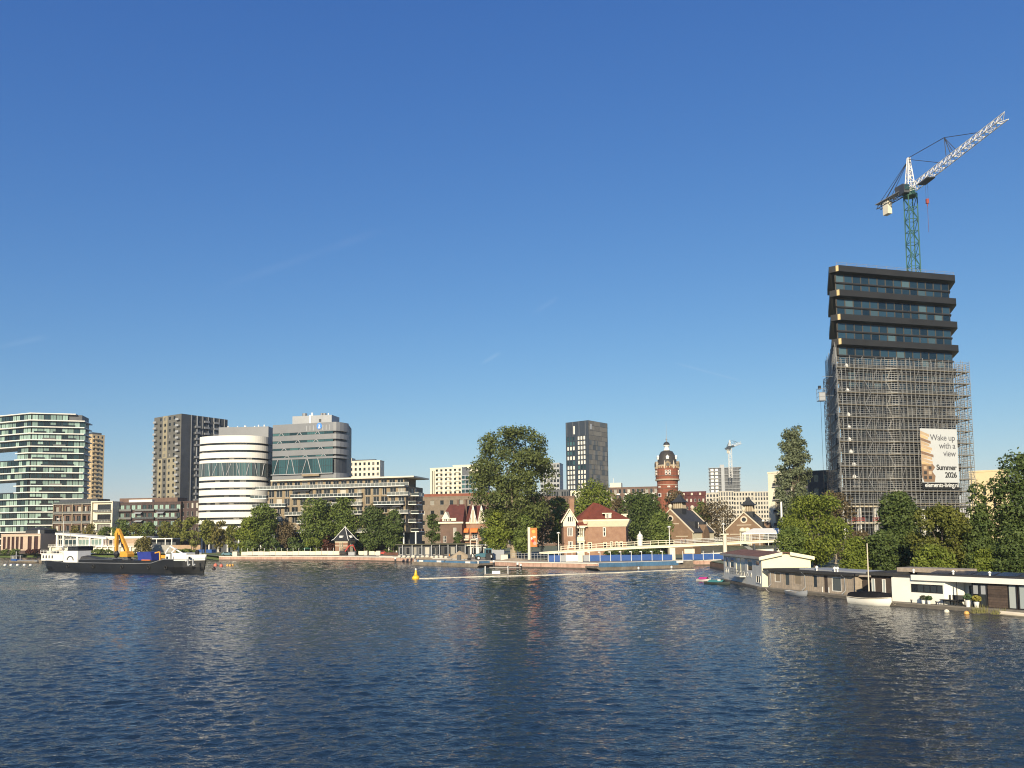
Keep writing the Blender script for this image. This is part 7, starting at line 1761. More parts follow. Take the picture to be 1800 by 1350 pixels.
def excavator(px, py, Y, ang, m, m2, lab, s=1.0, name='excavator'):
    q = W(px, py, Y); f = FR(q, ang=ang); root = thing(name, lab, 'excavator', (q.x, q.y, GZ)); z = GZ
    P = lambda u, d, h: f.p(u * s, d * s, z + h * s)
    for d in (-1.0, .55):
        b = MB(); b.loft([[P(u, d + e, h) for u, h in ((-1.5, .25), (-1.2, 0), (1.2, 0), (1.5, .25), (1.5, .5), (1.2, .75), (-1.2, .75), (-1.5, .5))] for e in (0, .45)]); b.build('track', M_tyre, root)
    b = MB(); b.loft([[P(u, d, h) for d, h in ((-1.1, .85), (1.1, .85), (1.1, hh), (-1.1, hh))] for u, hh in ((-1.6, 1.7), (-1.4, 2.0), (.2, 1.9), (1.1, 1.3))]); b.build('house', m, root)
    b = MB(); b.loft([[P(u, d, h) for d, h in ((-1.05, 1.1), (-.1, 1.1), (-.15, hh), (-1.0, hh))] for u, hh in ((-.1, 2.7), (.9, 2.6), (1.4, 1.8))]); cb = b.build('cab', M_black, root); b = MB(); b.add((P(.95, -1.0, 2.4), P(1.35, -1.0, 1.8), P(1.35, -.2, 1.8), P(.95, -.2, 2.4)), ((0, 1, 2, 3),)); b.build('cab_window', G_dark, cb)
    b = MB(); b.path([P(.6, .4, 1.5), P(2.2, .4, 3.9), P(4.0, .4, 4.2)], [.28 * s, .3 * s, .2 * s], 6); b.build('boom', m2, root); b = MB(); b.path([P(3.7, .4, 4.5), P(4.9, .4, 1.9)], [.2 * s, .16 * s], 6); b.build('stick', m2, root)
    b = MB(); b.loft([[P(4.6, d, 2.0), P(5.3, d, 1.7), P(5.2, d, 1.0), P(4.4, d, .9), P(4.1, d, 1.3)] for d in (-.2, 1.0)]); b.build('bucket', M_black, root)
excavator(604, 974, 289, .15, M_black, M_red, 'small black and red excavator in front of the kiosk', .9)
excavator(862, 970, 236, 2.4, M_black, M_black, 'black excavator behind the teal tractor', .9)
def van(px, py, Y, ang, m, lab):
    q = W(px, py, Y); f = FR(q, ang=ang); P = lambda u, d, h: f.p(u, d, GZ + h); root = thing('parked_car', lab, 'car', (q.x, q.y, GZ)); b = MB()
    b.loft([[P(u, d * k, h) for d, h in ((-.85, .35), (.85, .35), (.85, hb), (.7, ht), (-.7, ht), (-.85, hb))] for u, hb, ht, k in ((-2.1, .8, .85, .9), (-1.9, .95, 1.0, 1), (-1.3, 1.0, 1.45, 1), (.6, 1.0, 1.5, 1), (1.2, .95, 1.0, 1), (2.1, .75, .8, .9))]); bd = b.build('body', m, root)
    for s in (-1, 1): b = MB(); b.add([P(u, s * .83, h) for u, h in ((-1.4, 1.02), (.9, 1.02), (.5, 1.4), (-1.1, 1.4))], ((0, 1, 2, 3),)); b.build('side_window', G_dark, bd)
    for u in (-1.35, 1.35):
        for s in (-.78, .78): b = MB(); b.tube(P(u, s - .1, .33), P(u, s + .1, .33), .33, 12); b.build('wheel', M_tyre, root)
    for s in (-.6, .6): b = MB(); b.box(FR(P(2.1, 0, 0), ang=f.ang), -.05, .06, s - .15, s + .15, GZ + .62, GZ + .78); b.build('headlight', M_wpaint, root)
van(672, 968, 291, .1, M_red, 'red car parked under the dark trees right of the kiosk')
van(916, 968, 246, .3, M_midgrey, 'grey car parked beside the orange poster board')
van(400, 970, 300, .1, M_teal, 'teal car parked left of the white barrier boards')
def mooring_post(px, py, top, Y, lab):
    q = G(px, py); z = Z(px, top, q.y); root = thing('mooring_post', lab, 'mooring post', (q.x, q.y, 0), 'mooring posts before the quay'); b = MB(); b.tube((q.x, q.y, -1), (q.x, q.y, z - .5), .3, 10); b.build('pile', M_black, root); b = MB(); b.tube((q.x, q.y, z - .5), (q.x, q.y, z), .31, 10, .27); b.build('white_cap', M_wpaint, root)
mooring_post(868, 998, 985, 0, 'mooring post behind the small floating landing'); mooring_post(910, 1000.5, 989, 0, 'mooring post at the quay below the orange poster board'); mooring_post(915.5, 1000, 991, 0, 'short dark mooring post beside its white-capped twin'); mooring_post(695, 989.5, 980, 0, 'mooring post right of the pale landing block')
def buoy():
    q = G(731, 1017.5); k = q.y / F; root = thing('yellow_buoy', 'yellow navigation buoy at the end of the white floating boom', 'buoy', (q.x, q.y, 0)); C = (q.x, q.y, 0)
    b = MB(); b.lathe(C, [(2 * k, -.4), (6.2 * k, -.1), (6.6 * k, .25), (5 * k, .6), (3.2 * k, .7)], 16); b.build('float_body', mat('buoy_yellow', (.80, .50, .03), .5, var=.06), root, smooth=True)
    b = MB(); b.lathe(C, [(3.2 * k, .65), (2.6 * k, 1.0), (1.6 * k, 1.6), (1.4 * k, 1.75)], 12); b.build('cone', MATS['buoy_yellow'], root, smooth=True); b = MB(); b.lathe(C, [(1.0 * k, 1.75), (1.5 * k, 1.8), (1.4 * k, 2.05), (.4 * k, 2.15)], 10); b.build('lamp', M_wpaint, root)
buoy()
def boom():
    pts = [G(a, c, .08) for a, c in ((737, 1017.2), (780, 1016), (830, 1014.2), (880, 1013), (940, 1011.5), (1000, 1010), (1060, 1007.5), (1110, 1005.5), (1160, 1003.2), (1222, 1001))]
    root = thing('floating_boom', 'long thin white floating boom running from the yellow buoy to the barge', 'boom', pts[0]); M_bo = mat('boom_white', (.66, .60, .48), .8, var=.2, scale=.6)
    for i in range(len(pts) - 1):
        n = 5
        for k in range(n):
            a = pts[i].lerp(pts[i + 1], k / n); c = pts[i].lerp(pts[i + 1], (k + .96) / n); j = Vector((0, .15 * math.sin(i * 3 + k), 0)); b = MB(); b.tube(a + j, c - j, .12, 6); b.build('float_segment', M_bo, root)
boom()
def landing():
    q = G(872, 1011); f = FR(q, ang=0); root = thing('floating_landing', 'small floating landing frame with white posts behind the boom', 'landing', (q.x, q.y, 0))
    b = MB(); b.box(f, -2.6, 2.8, -2.2, 0, -.2, .25); b.build('float', M_deck, root)
    for u in (-2.4, 2.6):
        for d in (-2.0, -.2): b = MB(); b.tube(f.p(u, d, .2), f.p(u, d, 1.9), .09, 6); b.build('post', M_wpaint, root)
    b = MB(); b.box(f, -.9, .9, -1, -.4, .25, .9); b.build('white_box', M_wpaint, root)
    b = MB(); b.tube(f.p(-1.5, -2.1, 1.6), f.p(5.5, -3, 1.4), .12, 6); b.build('gangway', M_conc, root)
landing()
for i, (a, c) in enumerate(((9, 994), (19.5, 994), (31, 994), (43, 994), (54, 994))):
    q = G(a, c); b = MB(); b.lathe(q, [(.02, -.3), (.4, -.15), (.5, .1), (.38, .4), (.05, .55)], 12); tag(b.build('white_buoy', M_wpaint, None, loc=q, smooth=True), '%s white marker buoy from the left in the row before the small tug' % 'first second third fourth fifth'.split()[i], 'buoy', 'white marker buoys')
for i, (a, c, m, w) in enumerate(((354, 995, 'float_orange', .5), (379, 995, 'float_pink', .6), (389, 996, 'float_pink', .55), (400, 995, 'float_orange', .4), (404.5, 995.3, 'float_orange', .4), (409, 995, 'float_orange', .4), (357, 999, 'float_orange', .5), (376, 1001, 'float_black', .5))):
    q = G(a, c); b = MB(); b.lathe(q, [(.02, -.3), (.8 * w, -.15), (w, .15), (.8 * w, .6 * w + .2), (.05, w + .3)], 12)
    mm = MATS.get(m) or mat(m, {'float_pink': (.6, .16, .10), 'float_black': (.03, .02, .02)}[m], .5)
    tag(b.build('mooring_float', mm, None, loc=q, smooth=True), ('orange float just off the bow of the dark barge', 'salmon float in the middle, left of its pair', 'salmon float in the middle, right of its pair', 'left of the three small yellow-orange floats', 'middle of the three small yellow-orange floats', 'right of the three small yellow-orange floats', 'lower orange float nearest the dark bow', 'black float below the salmon pair')[i], 'float', 'coloured floats off the bow')
def containers():
    for pa, pb, y0, y1, Y, m, lab in ((150, 162, 978, 972.5, 367, M_blue, 'blue container behind the dark barge near the yellow arm'), (348, 358, 974, 966, 362, M_blue, 'left blue container on the bank behind the bow'), (362, 372, 973, 966, 358, M_blue, 'right blue container on the bank behind the bow')):
        f = FP(pa, Y, pb, Y - 1, 975); b = MB(); zt = Z(pa, y1, Y); b.box(f, 0, f.L, -3, 0, GZ, zt)
        root = thing('container', lab, 'container', f.p(f.L / 2, 0, GZ), 'blue containers on the left bank'); b.build('box', m, root)
        for k in range(6): b = MB(); b.box(f, f.L * (k + .2) / 6, f.L * (k + .6) / 6, 0, .06, GZ + .1, zt - .1); b.build('rib', m, root)
containers()
# ================================================================ the dark working barge with the yellow crane, and the small tug
def ship():
    A, B = G(68, 1003.5), G(341, 1009.5); f = FR(A, B); L = f.L; P = f.p; Bm = 6.8
    root = thing('cargo_barge', 'long dark cargo barge with white cabins and a yellow loading arm', 'ship', P(L / 2, -Bm / 2, 0))
    def U(px, py=985):
        d = ray(px, py); o = Vector((0, 0, EYE)); t = (P(0, 0, 0) - o).dot(f.n) / d.dot(f.n); return (o + d * t - P(0, 0, 0)).dot(f.u)
    def ZS(px, py):
        d = ray(px, py); o = Vector((0, 0, EYE)); t = (P(0, 0, 0) - o).dot(f.n) / d.dot(f.n); return (o + d * t).z
    zm = ZS(200, 990); zs_ = ZS(75, 985.5); zb = ZS(340, 983.5)
    prof = []                                            # (u, top height, half beam top, half beam bottom, keel offset)
    for t in [0, .02, .05, .09, .13, .2, .35, .5, .65, .75, .79, .83, .88, .92, .955, .98, 1.0]:
        hb = Bm / 2 * min(1, (max(t, .0) / .1 + .35) ** .6) * (1 if t < .84 else max(.04, 1 - ((t - .84) / .16) ** 2.2))
        zt = zs_ if t < .13 else (zm if t < .74 else zm + (zb - zm) * min(1, (t - .74) / .08) * (1 if t < .9 else 1 + .06 * (t - .9) / .1))
        if .09 < t < .2: zt = zs_ + (zm - zs_) * (t - .09) / .11
        hbb = hb * (.35 if t < .03 else .95 if .1 < t < .85 else .75)
        sh = (1 - t / .05) * 1.6 if t < .05 else (-(t - .9) / .1 * .9 if t > .9 else 0)
        prof.append((t * L, zt, hb, hbb, sh))
    rg = []
    for u, zt, hb, hbb, sh in prof:
        c = -Bm / 2; rg.append([P(u, c + hb, zt), P(u + sh * .3, c + hb * .99, zt * .45), P(u + sh, c + hbb, -.5), P(u + sh, c - hbb, -.5), P(u + sh * .3, c - hb * .99, zt * .45), P(u, c - hb, zt)])
    b = MB(); b.loft(rg, False, False); b.add(rg[0], [(5, 4, 3, 2, 1, 0)]); b.build('hull', M_hulldk, root, smooth=False)
    b = MB(); b.loft([[r[0] - Vector((0, 0, .25)), r[5] - Vector((0, 0, .25))] for r in rg], False, False); b.build('deck', M_midgrey, root)
    b = MB(); b.path([Vector(r[0]) + f.n * .03 for r in rg], .09, 5); b.build('rubbing_strake', M_midgrey, root)
    # coaming of the hold
    u0, u1 = U(118), U(283); b = MB(); b.box(f, u0, u1, -Bm + .8, -.8, zm - .2, zm + .75); co = b.build('hold_coaming', M_hulldk, root)
    b = MB(); b.box(f, u0 + .3, u1 - 20, -Bm + 1.1, -1.1, zm + .75, zm + 1.0); b.build('hatch_cover', M_dkgrey, co)
    # aft cabin, wheelhouse
    a0, a1 = U(68), U(106); zc = ZS(88, 973.5); b = MB(); ops = [(a0 + .5 + i * 1.35, a0 + 1.25 + i * 1.35, zs_ + .55, zs_ + 1.5) for i in range(4)]; b2 = FR(P(a0, -.7, 0), P(a1, -.7, 0)); ops = [(x0 - a0, x1 - a0, c, d) for x0, x1, c, d in ops]; shell(b, b2, b2.L, Bm - 1.4, zs_, zc, ops, (), (), .08, 0, 1); ca = b.build('aft_cabin', [M_wpaint, M_conc], root); put_windows(ca, b2, ops, M_fwhite, G_dark, 1, 1, 0, .08, .06)
    b = MB(); b.box(b2, -.3, b2.L + .2, -5.2, .25, zc, zc + .12); b.build('cabin_roof', M_wpaint, ca)
    railing(ca, [b2.p(-.2, .1, zc + .1), b2.p(b2.L, .1, zc + .1)], .9, 1.4, M_wpaint, .05)
    for u, w in ((1.5, 2.0), (4.2, 1.2)): b = MB(); b.box(b2, u, u + w, -2.5, -.6, zc + .12, zc + .75); b.build('roof_locker', M_dkgrey if u > 3 else M_cream, ca)
    h0, h1 = U(108), U(133); zh = ZS(125, 968.5); b = MB(); b.box(f, h0, h1, -Bm + 2.6, -.5, zm, zh); hs = b.build('deck_house', M_wpaint, root)
    b = MB(); q = P((h0 + h1) / 2 - .5, -.48, zm); arc = [[P((h0 + h1) / 2 + r * math.cos(t), d, zm + .6 + r * .8 * math.sin(t)) for t in [k * math.pi / 8 for k in range(9)]] for r, d in ((1.5, -.5), (1.5, -.4), (1.15, -.4))]; b.loft(arc[::-1], False, False); b.build('name_arc', M_dkgrey, hs)
    b = MB(); w0, w1 = U(112), U(130); zw = ZS(125, 961.5); b.box(f, w0, w1, -Bm + 1.4, -1.0, zh, zw); wh = b.build('wheelhouse', M_black, hs); b = MB(); b.box(f, w0 - 1.5, w1 + .4, -Bm + 1, -.7, zw, zw + .18); b.build('wheelhouse_roof', M_dkgrey, wh)
    for i in range(4): b = MB(); uu = w0 + .2 + (w1 - w0 - .4) * i / 4; b.box(f, uu, uu + (w1 - w0) / 4 - .3, -1.0, -.97, zh + .35, zw - .15); b.build('window', G_dark, wh)
    b = MB(); b.box(f, U(98), w0 - .3, -Bm + 1.5, -1.0, zc, zc + .9); b.build('wheelhouse_step', M_cream, hs)
    b = MB(); b.lathe(P(U(92), -2, zc + .8), [(.9, 0), (1.2, .3), (1.1, .7), (.6, 1.0), (.1, 1.1)], 10); b.build('covered_raft', M_cream, hs)
    # black tarpaulin heap on the hold
    b = MB(); rr = []
    t0, t1 = U(114), U(168)
    for i in range(11):
        t = i / 10; u = t0 + (t1 - t0) * t; h = .3 + 1.3 * math.sin(math.pi * min(1, t * 1.1)) ** .6 * (1 - .4 * t); rr.append([P(u, -1.0, zm + .5), P(u, -1.5, zm + .5 + h * .8), P(u, -3.2, zm + .5 + h), P(u, -5, zm + .5 + h * .7), P(u, -5.8, zm + .5)])
    b.loft(rr, False, False); b.build('tarpaulin', mat('tarpaulin', (.035, .035, .036), .7, var=.3), root)
    # yellow loading arm
    cr = thing('loading_crane', 'tall yellow loading crane arm standing on the dark barge', 'crane', P(U(224), -3, zm + .7))
    du = -3.0
    def Q(px, py, d=-3.0):
        dd = ray(px, py); o = Vector((0, 0, EYE)); t = (P(0, d, 0) - o).dot(f.n) / dd.dot(f.n); return o + dd * t
    base = Q(224, 982); b = MB(); b.lathe((base.x, base.y, zm + .6), [(1.3, 0), (1.3, .4), (.9, .5), (.8, 1.3)], 12); b.build('pedestal', M_dkgrey, cr)
    fb = FR(base, ang=f.ang); b = MB(); b.loft([[fb.p(u, d, z) for d, z in ((-1, zm + 1.6), (1, zm + 1.6), (1, zm + h), (-1, zm + h))] for u, h in ((-1.7, 2.6), (-1.4, 3.0), (.6, 3.0), (1.3, 2.3))]); b.build('machine_house', M_yel, cr)
    b = MB(); p = [Q(225, 978), Q(222, 966), Q(215, 948), Q(209, 931.5)]
    for w in (-.35, .35): pass
    def beam(pts, wds, m, nm, par):
        b = MB(); rg = []
        for i, (q, w) in enumerate(zip(pts, wds)):
            t = (pts[min(i + 1, len(pts) - 1)] - pts[max(i - 1, 0)]).normalized(); s = f.n; n = t.cross(s).normalized(); rg.append([q + n * w + s * .35, q + n * w - s * .35, q - n * w - s * .35, q - n * w + s * .35])
        b.loft(rg); return b.build(nm, m, par)
    bm = beam(p, (.55, .6, .48, .34), M_yel, 'boom', cr)
    beam([Q(208.5, 929.5), Q(205.5, 938), Q(204.8, 955), Q(205, 970)], (.3, .46, .38, .28), M_yel, 'stick', cr)
    for a, c in ((Q(218, 962), Q(212, 940)), (Q(223, 972), Q(218, 956))): b = MB(); b.tube(a + f.n * .5, c + f.n * .5, .14, 6); b.build('hydraulic_ram', M_black, bm)
    b = MB(); q = Q(205, 971); b.lathe(q, [(.2, .6), (.5, .2), (.75, -.5), (.4, -1.3), (.1, -1.5)], 8); b.build('grab', M_black, cr)
    # blue hopper and yellow frames
    h0, h1 = U(228), U(262); zt = ZS(245, 970.5); b = MB(); b.loft([[P(u, d, z) for d, z in ((-1.9, zm + .5), (-4.0, zm + .5), (-4.6, zt), (-1.4, zt))] for u in (h0 + .8, h0 + .81, h1 - 2.0, h1 - 1.4)]); tag(b.build('skip', mat('skip_blue', (.03, .05, .28), .5, var=.15), None, loc=P(h0, -3, zm)), 'dark blue steel skip standing in the hold of the barge', 'skip')
    g0, g1 = U(264), U(284); root2 = thing('work_gantry', 'yellow steel work gantry on the barge behind the blue skip', 'gantry', P(g0, -3, zm + .7)); b = MB(); b.box(f, g0 + 1.4, g1, -4.5, -2, zm + 1.3, zm + 1.8 + .3); b.build('beam', M_yel, root2)
    b = MB(); b.path([P(g0 - .8, -2, zm + 2.6), P(g0 + .9, -2, zm + 2.9), P(g0 + 1.1, -2, zm + .7)], .2, 6); b.build('arm', M_yel, root2)
    b = MB(); b.box(f, U(243), U(258), -1.2, -.9, zm + .35, zm + .95); b.build('spreader', M_orange, root2)
    # foredeck house, bulwark, mast, anchors
    d0, d1 = U(286), U(334); zd = ZS(300, 974.5); b = MB(); b.box(f, d0, U(293), -Bm + 1.3, -.8, zb - .6, zd + .1); b.box(f, U(296), d1 - 2.5, -Bm + 1.3, -1.0, zb - .5, zd + .3); fh_ = b.build('fore_house', M_wpaint, root)
    for px in (289, 300, 311, 327): b = MB(); u = U(px); b.box(f, u - .35, u + .35, -1.0, -.76 if px == 289 else -.96, zb + .0, zb + .65); b.build('porthole', G_dark, fh_)
    for pa, pb in (((291, 973), (297, 963)), ((302, 972), (309, 964))): b = MB(); b.tube(Q(*pa, -1.5), Q(*pb, -1.5), .22, 8); b.build('ventilator', M_wpaint, fh_)
    b = MB(); b.tube(Q(323, 974, -2), Q(299, 960, -2), .18, 6); b.build('derrick', M_wpaint, fh_)
    bw = MB(); rg2 = []
    for u, zt, hb, hbb, sh in prof:
        if u < U(299): continue
        c = -Bm / 2; e = ZS(320, 979 - (u - U(299)) / (L - U(299)) * 5.0) ; rg2.append([P(u, c + hb + .02, zt - .35), P(u + .05, c + hb + .08, zt + 1.05), P(u, c - hb - .02, zt - .35), P(u, c - hb - .08, zt + 1.05)])
    bw.loft([[r[0], r[1]] for r in rg2][::-1], False, False); bw.loft([[r[2], r[3]] for r in rg2], False, False); bw.build('bulwark', M_wpaint, root)
    for px in (330, 339): b = MB(); q = Q(px, 988, .1); b.path([q + Vector((-.0, 0, .8)), q + Vector((.05, 0, -.9)), q + Vector((.6, 0, -.5))], .2, 6); b.build('anchor', M_ltgrey, root)
    b = MB(); q = P(L - 1.3, -Bm / 2, zb + .6); b.tube(q, q + Vector((0, 0, 2.0)), .12, 6); b.lathe(q + Vector((-1.2, 0, .5)), [(.5, 0), (.55, .8), (.3, 1.1)], 8); b.build('bow_winch', M_black, root)
    for px in (120, 165, 215, 262, 292):
        b = MB(); u = U(px); c = P(u, .16, zm * .62); n_ = 12; rgs = []
        for k in range(n_): 
            a = 2 * math.pi * k / n_; e = f.u * math.cos(a) + Vector((0, 0, 1)) * math.sin(a); rgs.append([c + e * (.42 + .13 * math.cos(q)) + f.n * (.13 * math.sin(q)) for q in (0, 1.57, 3.14, 4.71)])
        b.loft(rgs + [rgs[0]], True, False); b.build('tyre_fender', M_tyre, root)
    for pa, pb in ((112, 66), (318, 345)):
        b = MB(); a, c = Q(pa, 962 if pa == 112 else 975, -3), Q(pb, 979, -3); b.path([a, a.lerp(c, .5) - Vector((0, 0, .25)), c], .035, 4); b.build('rigging_wire', M_dkgrey, root)
    b = MB(); q = P(U(118), -2.5, zw); b.tube(q, q + Vector((0, 0, 3.2)), .07, 6, .04); b.tube(q + Vector((-.9, 0, 2.2)), q + Vector((.9, 0, 2.2)), .04, 4); b.build('signal_mast', M_wpaint, wh)
    # stern rudder wash post
    b = MB(); b.box(f, .2, .9, -Bm / 2 - .15, -Bm / 2 + .15, -.5, 1.2); b.build('rudder', M_wpaint, root)
ship()
def tug():
    A, B = G(14, 989.5), G(66, 990.5); f = FR(A, B); L = f.L; P = f.p; root = thing('work_boat', 'small blue and white work boat behind the stern of the dark barge', 'boat', P(L / 2, -1.5, 0))
    b = MB(); hull_mesh(b, FR(P(0, -1.5, 0), P(L, -1.5, 0)), L, 3.2, .75, .3); b.build('hull', M_rustm, root); b = MB(); b.box(f, .8, L - 1.2, -2.6, -.4, .5, .72); b.build('deck', M_deck, root)
    b = MB(); b.box(f, .9, 4.6, -2.4, -.5, .72, 1.5); ca = b.build('cabin', M_blue, root)
    for i in range(5): b = MB(); u = .9 + i * .9; b.box(f, u, u + .14, -.62, -.5, 1.5, 2.5); b.build('cabin_post', M_wpaint, ca)
    b = MB(); b.box(f, .95, 4.55, -2.3, -.65, 1.5, 2.45); b.build('cabin_window', G_dark, ca); b = MB(); b.box(f, .7, 4.8, -2.6, -.35, 2.5, 2.65); b.build('cabin_roof', M_ltgrey, ca)
    for u in (2.5, 5.3): b = MB(); b.tube(P(u, -1.5, 2.6 if u < 5 else .7), P(u, -1.5, 4.2 if u < 5 else 2.8), .09, 6); b.build('mast', M_wpaint, root)
    b = MB(); b.box(f, 5.2, L - 1.4, -2.2, -.6, .72, 1.1); b.build('deck_box', M_midgrey, root)
tug()
# ================================================================ trees and shrubs
def leaf_mat(name, c1, c2, trans=.25):
    m = bpy.data.materials.new(name); m.use_nodes = True; nt = m.node_tree
    b = nt.nodes['Principled BSDF']; b.inputs['Roughness'].default_value = .6; b.inputs['Specular IOR Level'].default_value = .25
    ge = nt.nodes.new('ShaderNodeNewGeometry')
    tc = nt.nodes.new('ShaderNodeTexCoord'); nz = nt.nodes.new('ShaderNodeTexNoise'); nz.inputs['Scale'].default_value = .35; nz.inputs['Detail'].default_value = 3
    nt.links.new(tc.outputs['Object'], nz.inputs['Vector'])
    ad = nt.nodes.new('ShaderNodeMath'); ad.operation = 'MULTIPLY_ADD'; nt.links.new(ge.outputs['Random Per Island'], ad.inputs[0]); ad.inputs[1].default_value = .55
    sc = nt.nodes.new('ShaderNodeMapRange'); sc.inputs[1].default_value = .35; sc.inputs[2].default_value = .65; sc.inputs[4].default_value = .5
    nt.links.new(nz.outputs['Fac'], sc.inputs[0]); nt.links.new(sc.outputs[0], ad.inputs[2])
    col = _mix(nt, ad.outputs[0], c1, c2)
    nt.links.new(col, b.inputs['Base Color'])
    tr = nt.nodes.new('ShaderNodeBsdfTranslucent'); nt.links.new(col, tr.inputs['Color'])
    mx = nt.nodes.new('ShaderNodeMixShader'); mx.inputs[0].default_value = trans
    nt.links.new(b.outputs[0], mx.inputs[1]); nt.links.new(tr.outputs[0], mx.inputs[2]); nt.links.new(mx.outputs[0], nt.nodes['Material Output'].inputs['Surface'])
    return m
L_pop = leaf_mat('leaf_poplar', (0.063, 0.085, 0.026), (0.191, 0.220, 0.067))
L_mid = leaf_mat('leaf_mid_green', (0.071, 0.113, 0.024), (0.202, 0.247, 0.060))
L_dark = leaf_mat('leaf_dark_green', (0.039, 0.067, 0.018), (0.120, 0.158, 0.041), .15)
L_lime = leaf_mat('leaf_spring_green', (0.112, 0.135, 0.027), (0.285, 0.285, 0.068), .3)
L_olive = leaf_mat('leaf_olive', (0.112, 0.102, 0.027), (0.225, 0.192, 0.054), .25)
L_brown = leaf_mat('leaf_brown_buds', (0.083, 0.063, 0.033), (0.165, 0.123, 0.060), .15)
L_fresh = leaf_mat('leaf_fresh_green', (0.098, 0.137, 0.019), (0.264, 0.302, 0.051), .3)
L_grey = leaf_mat('leaf_silver_poplar', (0.098, 0.121, 0.062), (0.244, 0.273, 0.156), .25)
L_oak = leaf_mat('leaf_yellow_green', (.085, .105, .020), (.225, .225, .050), .3)
L_red = leaf_mat('leaf_copper', (0.068, 0.027, 0.018), (0.135, 0.053, 0.033), .2)
M_bark = mat('bark', (.13, .10, .075), .95, var=.3, scale=2)
M_palebark = mat('pale_bark', (.34, .28, .20), .9, var=.25, scale=1.5)
def leaf_cloud(name, pts, nrm, size, material, parent, rng, asp=.62, droop=0.0):
    """one four-sided leaf (or leaf tuft) for each point, turned about a normal near nrm"""
    n = len(pts)
    j = rng.normal(size=(n, 3)); v = nrm * .8 + j * .75; v /= np.linalg.norm(v, axis=1, keepdims=True) + 1e-9
    t = np.cross(v, rng.normal(size=(n, 3))); t[:, 2] -= droop; t -= v * (t * v).sum(1, keepdims=True); t /= np.linalg.norm(t, axis=1, keepdims=True) + 1e-9
    b = np.cross(v, t); s = (size * rng.uniform(.6, 1.35, n))[:, None]
    V = np.empty((n, 4, 3), np.float32)
    V[:, 0] = pts - t * s; V[:, 1] = pts + b * s * asp; V[:, 2] = pts + t * s; V[:, 3] = pts - b * s * asp
    V[:, 1] += v * s * .18; V[:, 3] += v * s * .18
    off = wl(parent); V -= np.array(off, np.float32)
    me = bpy.data.meshes.new(name); me.vertices.add(n * 4); me.vertices.foreach_set('co', V.reshape(-1)); me.loops.add(n * 4); me.loops.foreach_set('vertex_index', np.arange(n * 4, dtype=np.int32))
    me.polygons.add(n); me.polygons.foreach_set('loop_start', np.arange(0, n * 4, 4, dtype=np.int32)); me.polygons.foreach_set('loop_total', np.full(n, 4, np.int32)); me.materials.append(material); me.update()
    o = bpy.data.objects.new(name, me); COL.objects.link(o); o.parent = parent; WL[o.name] = off
    return o
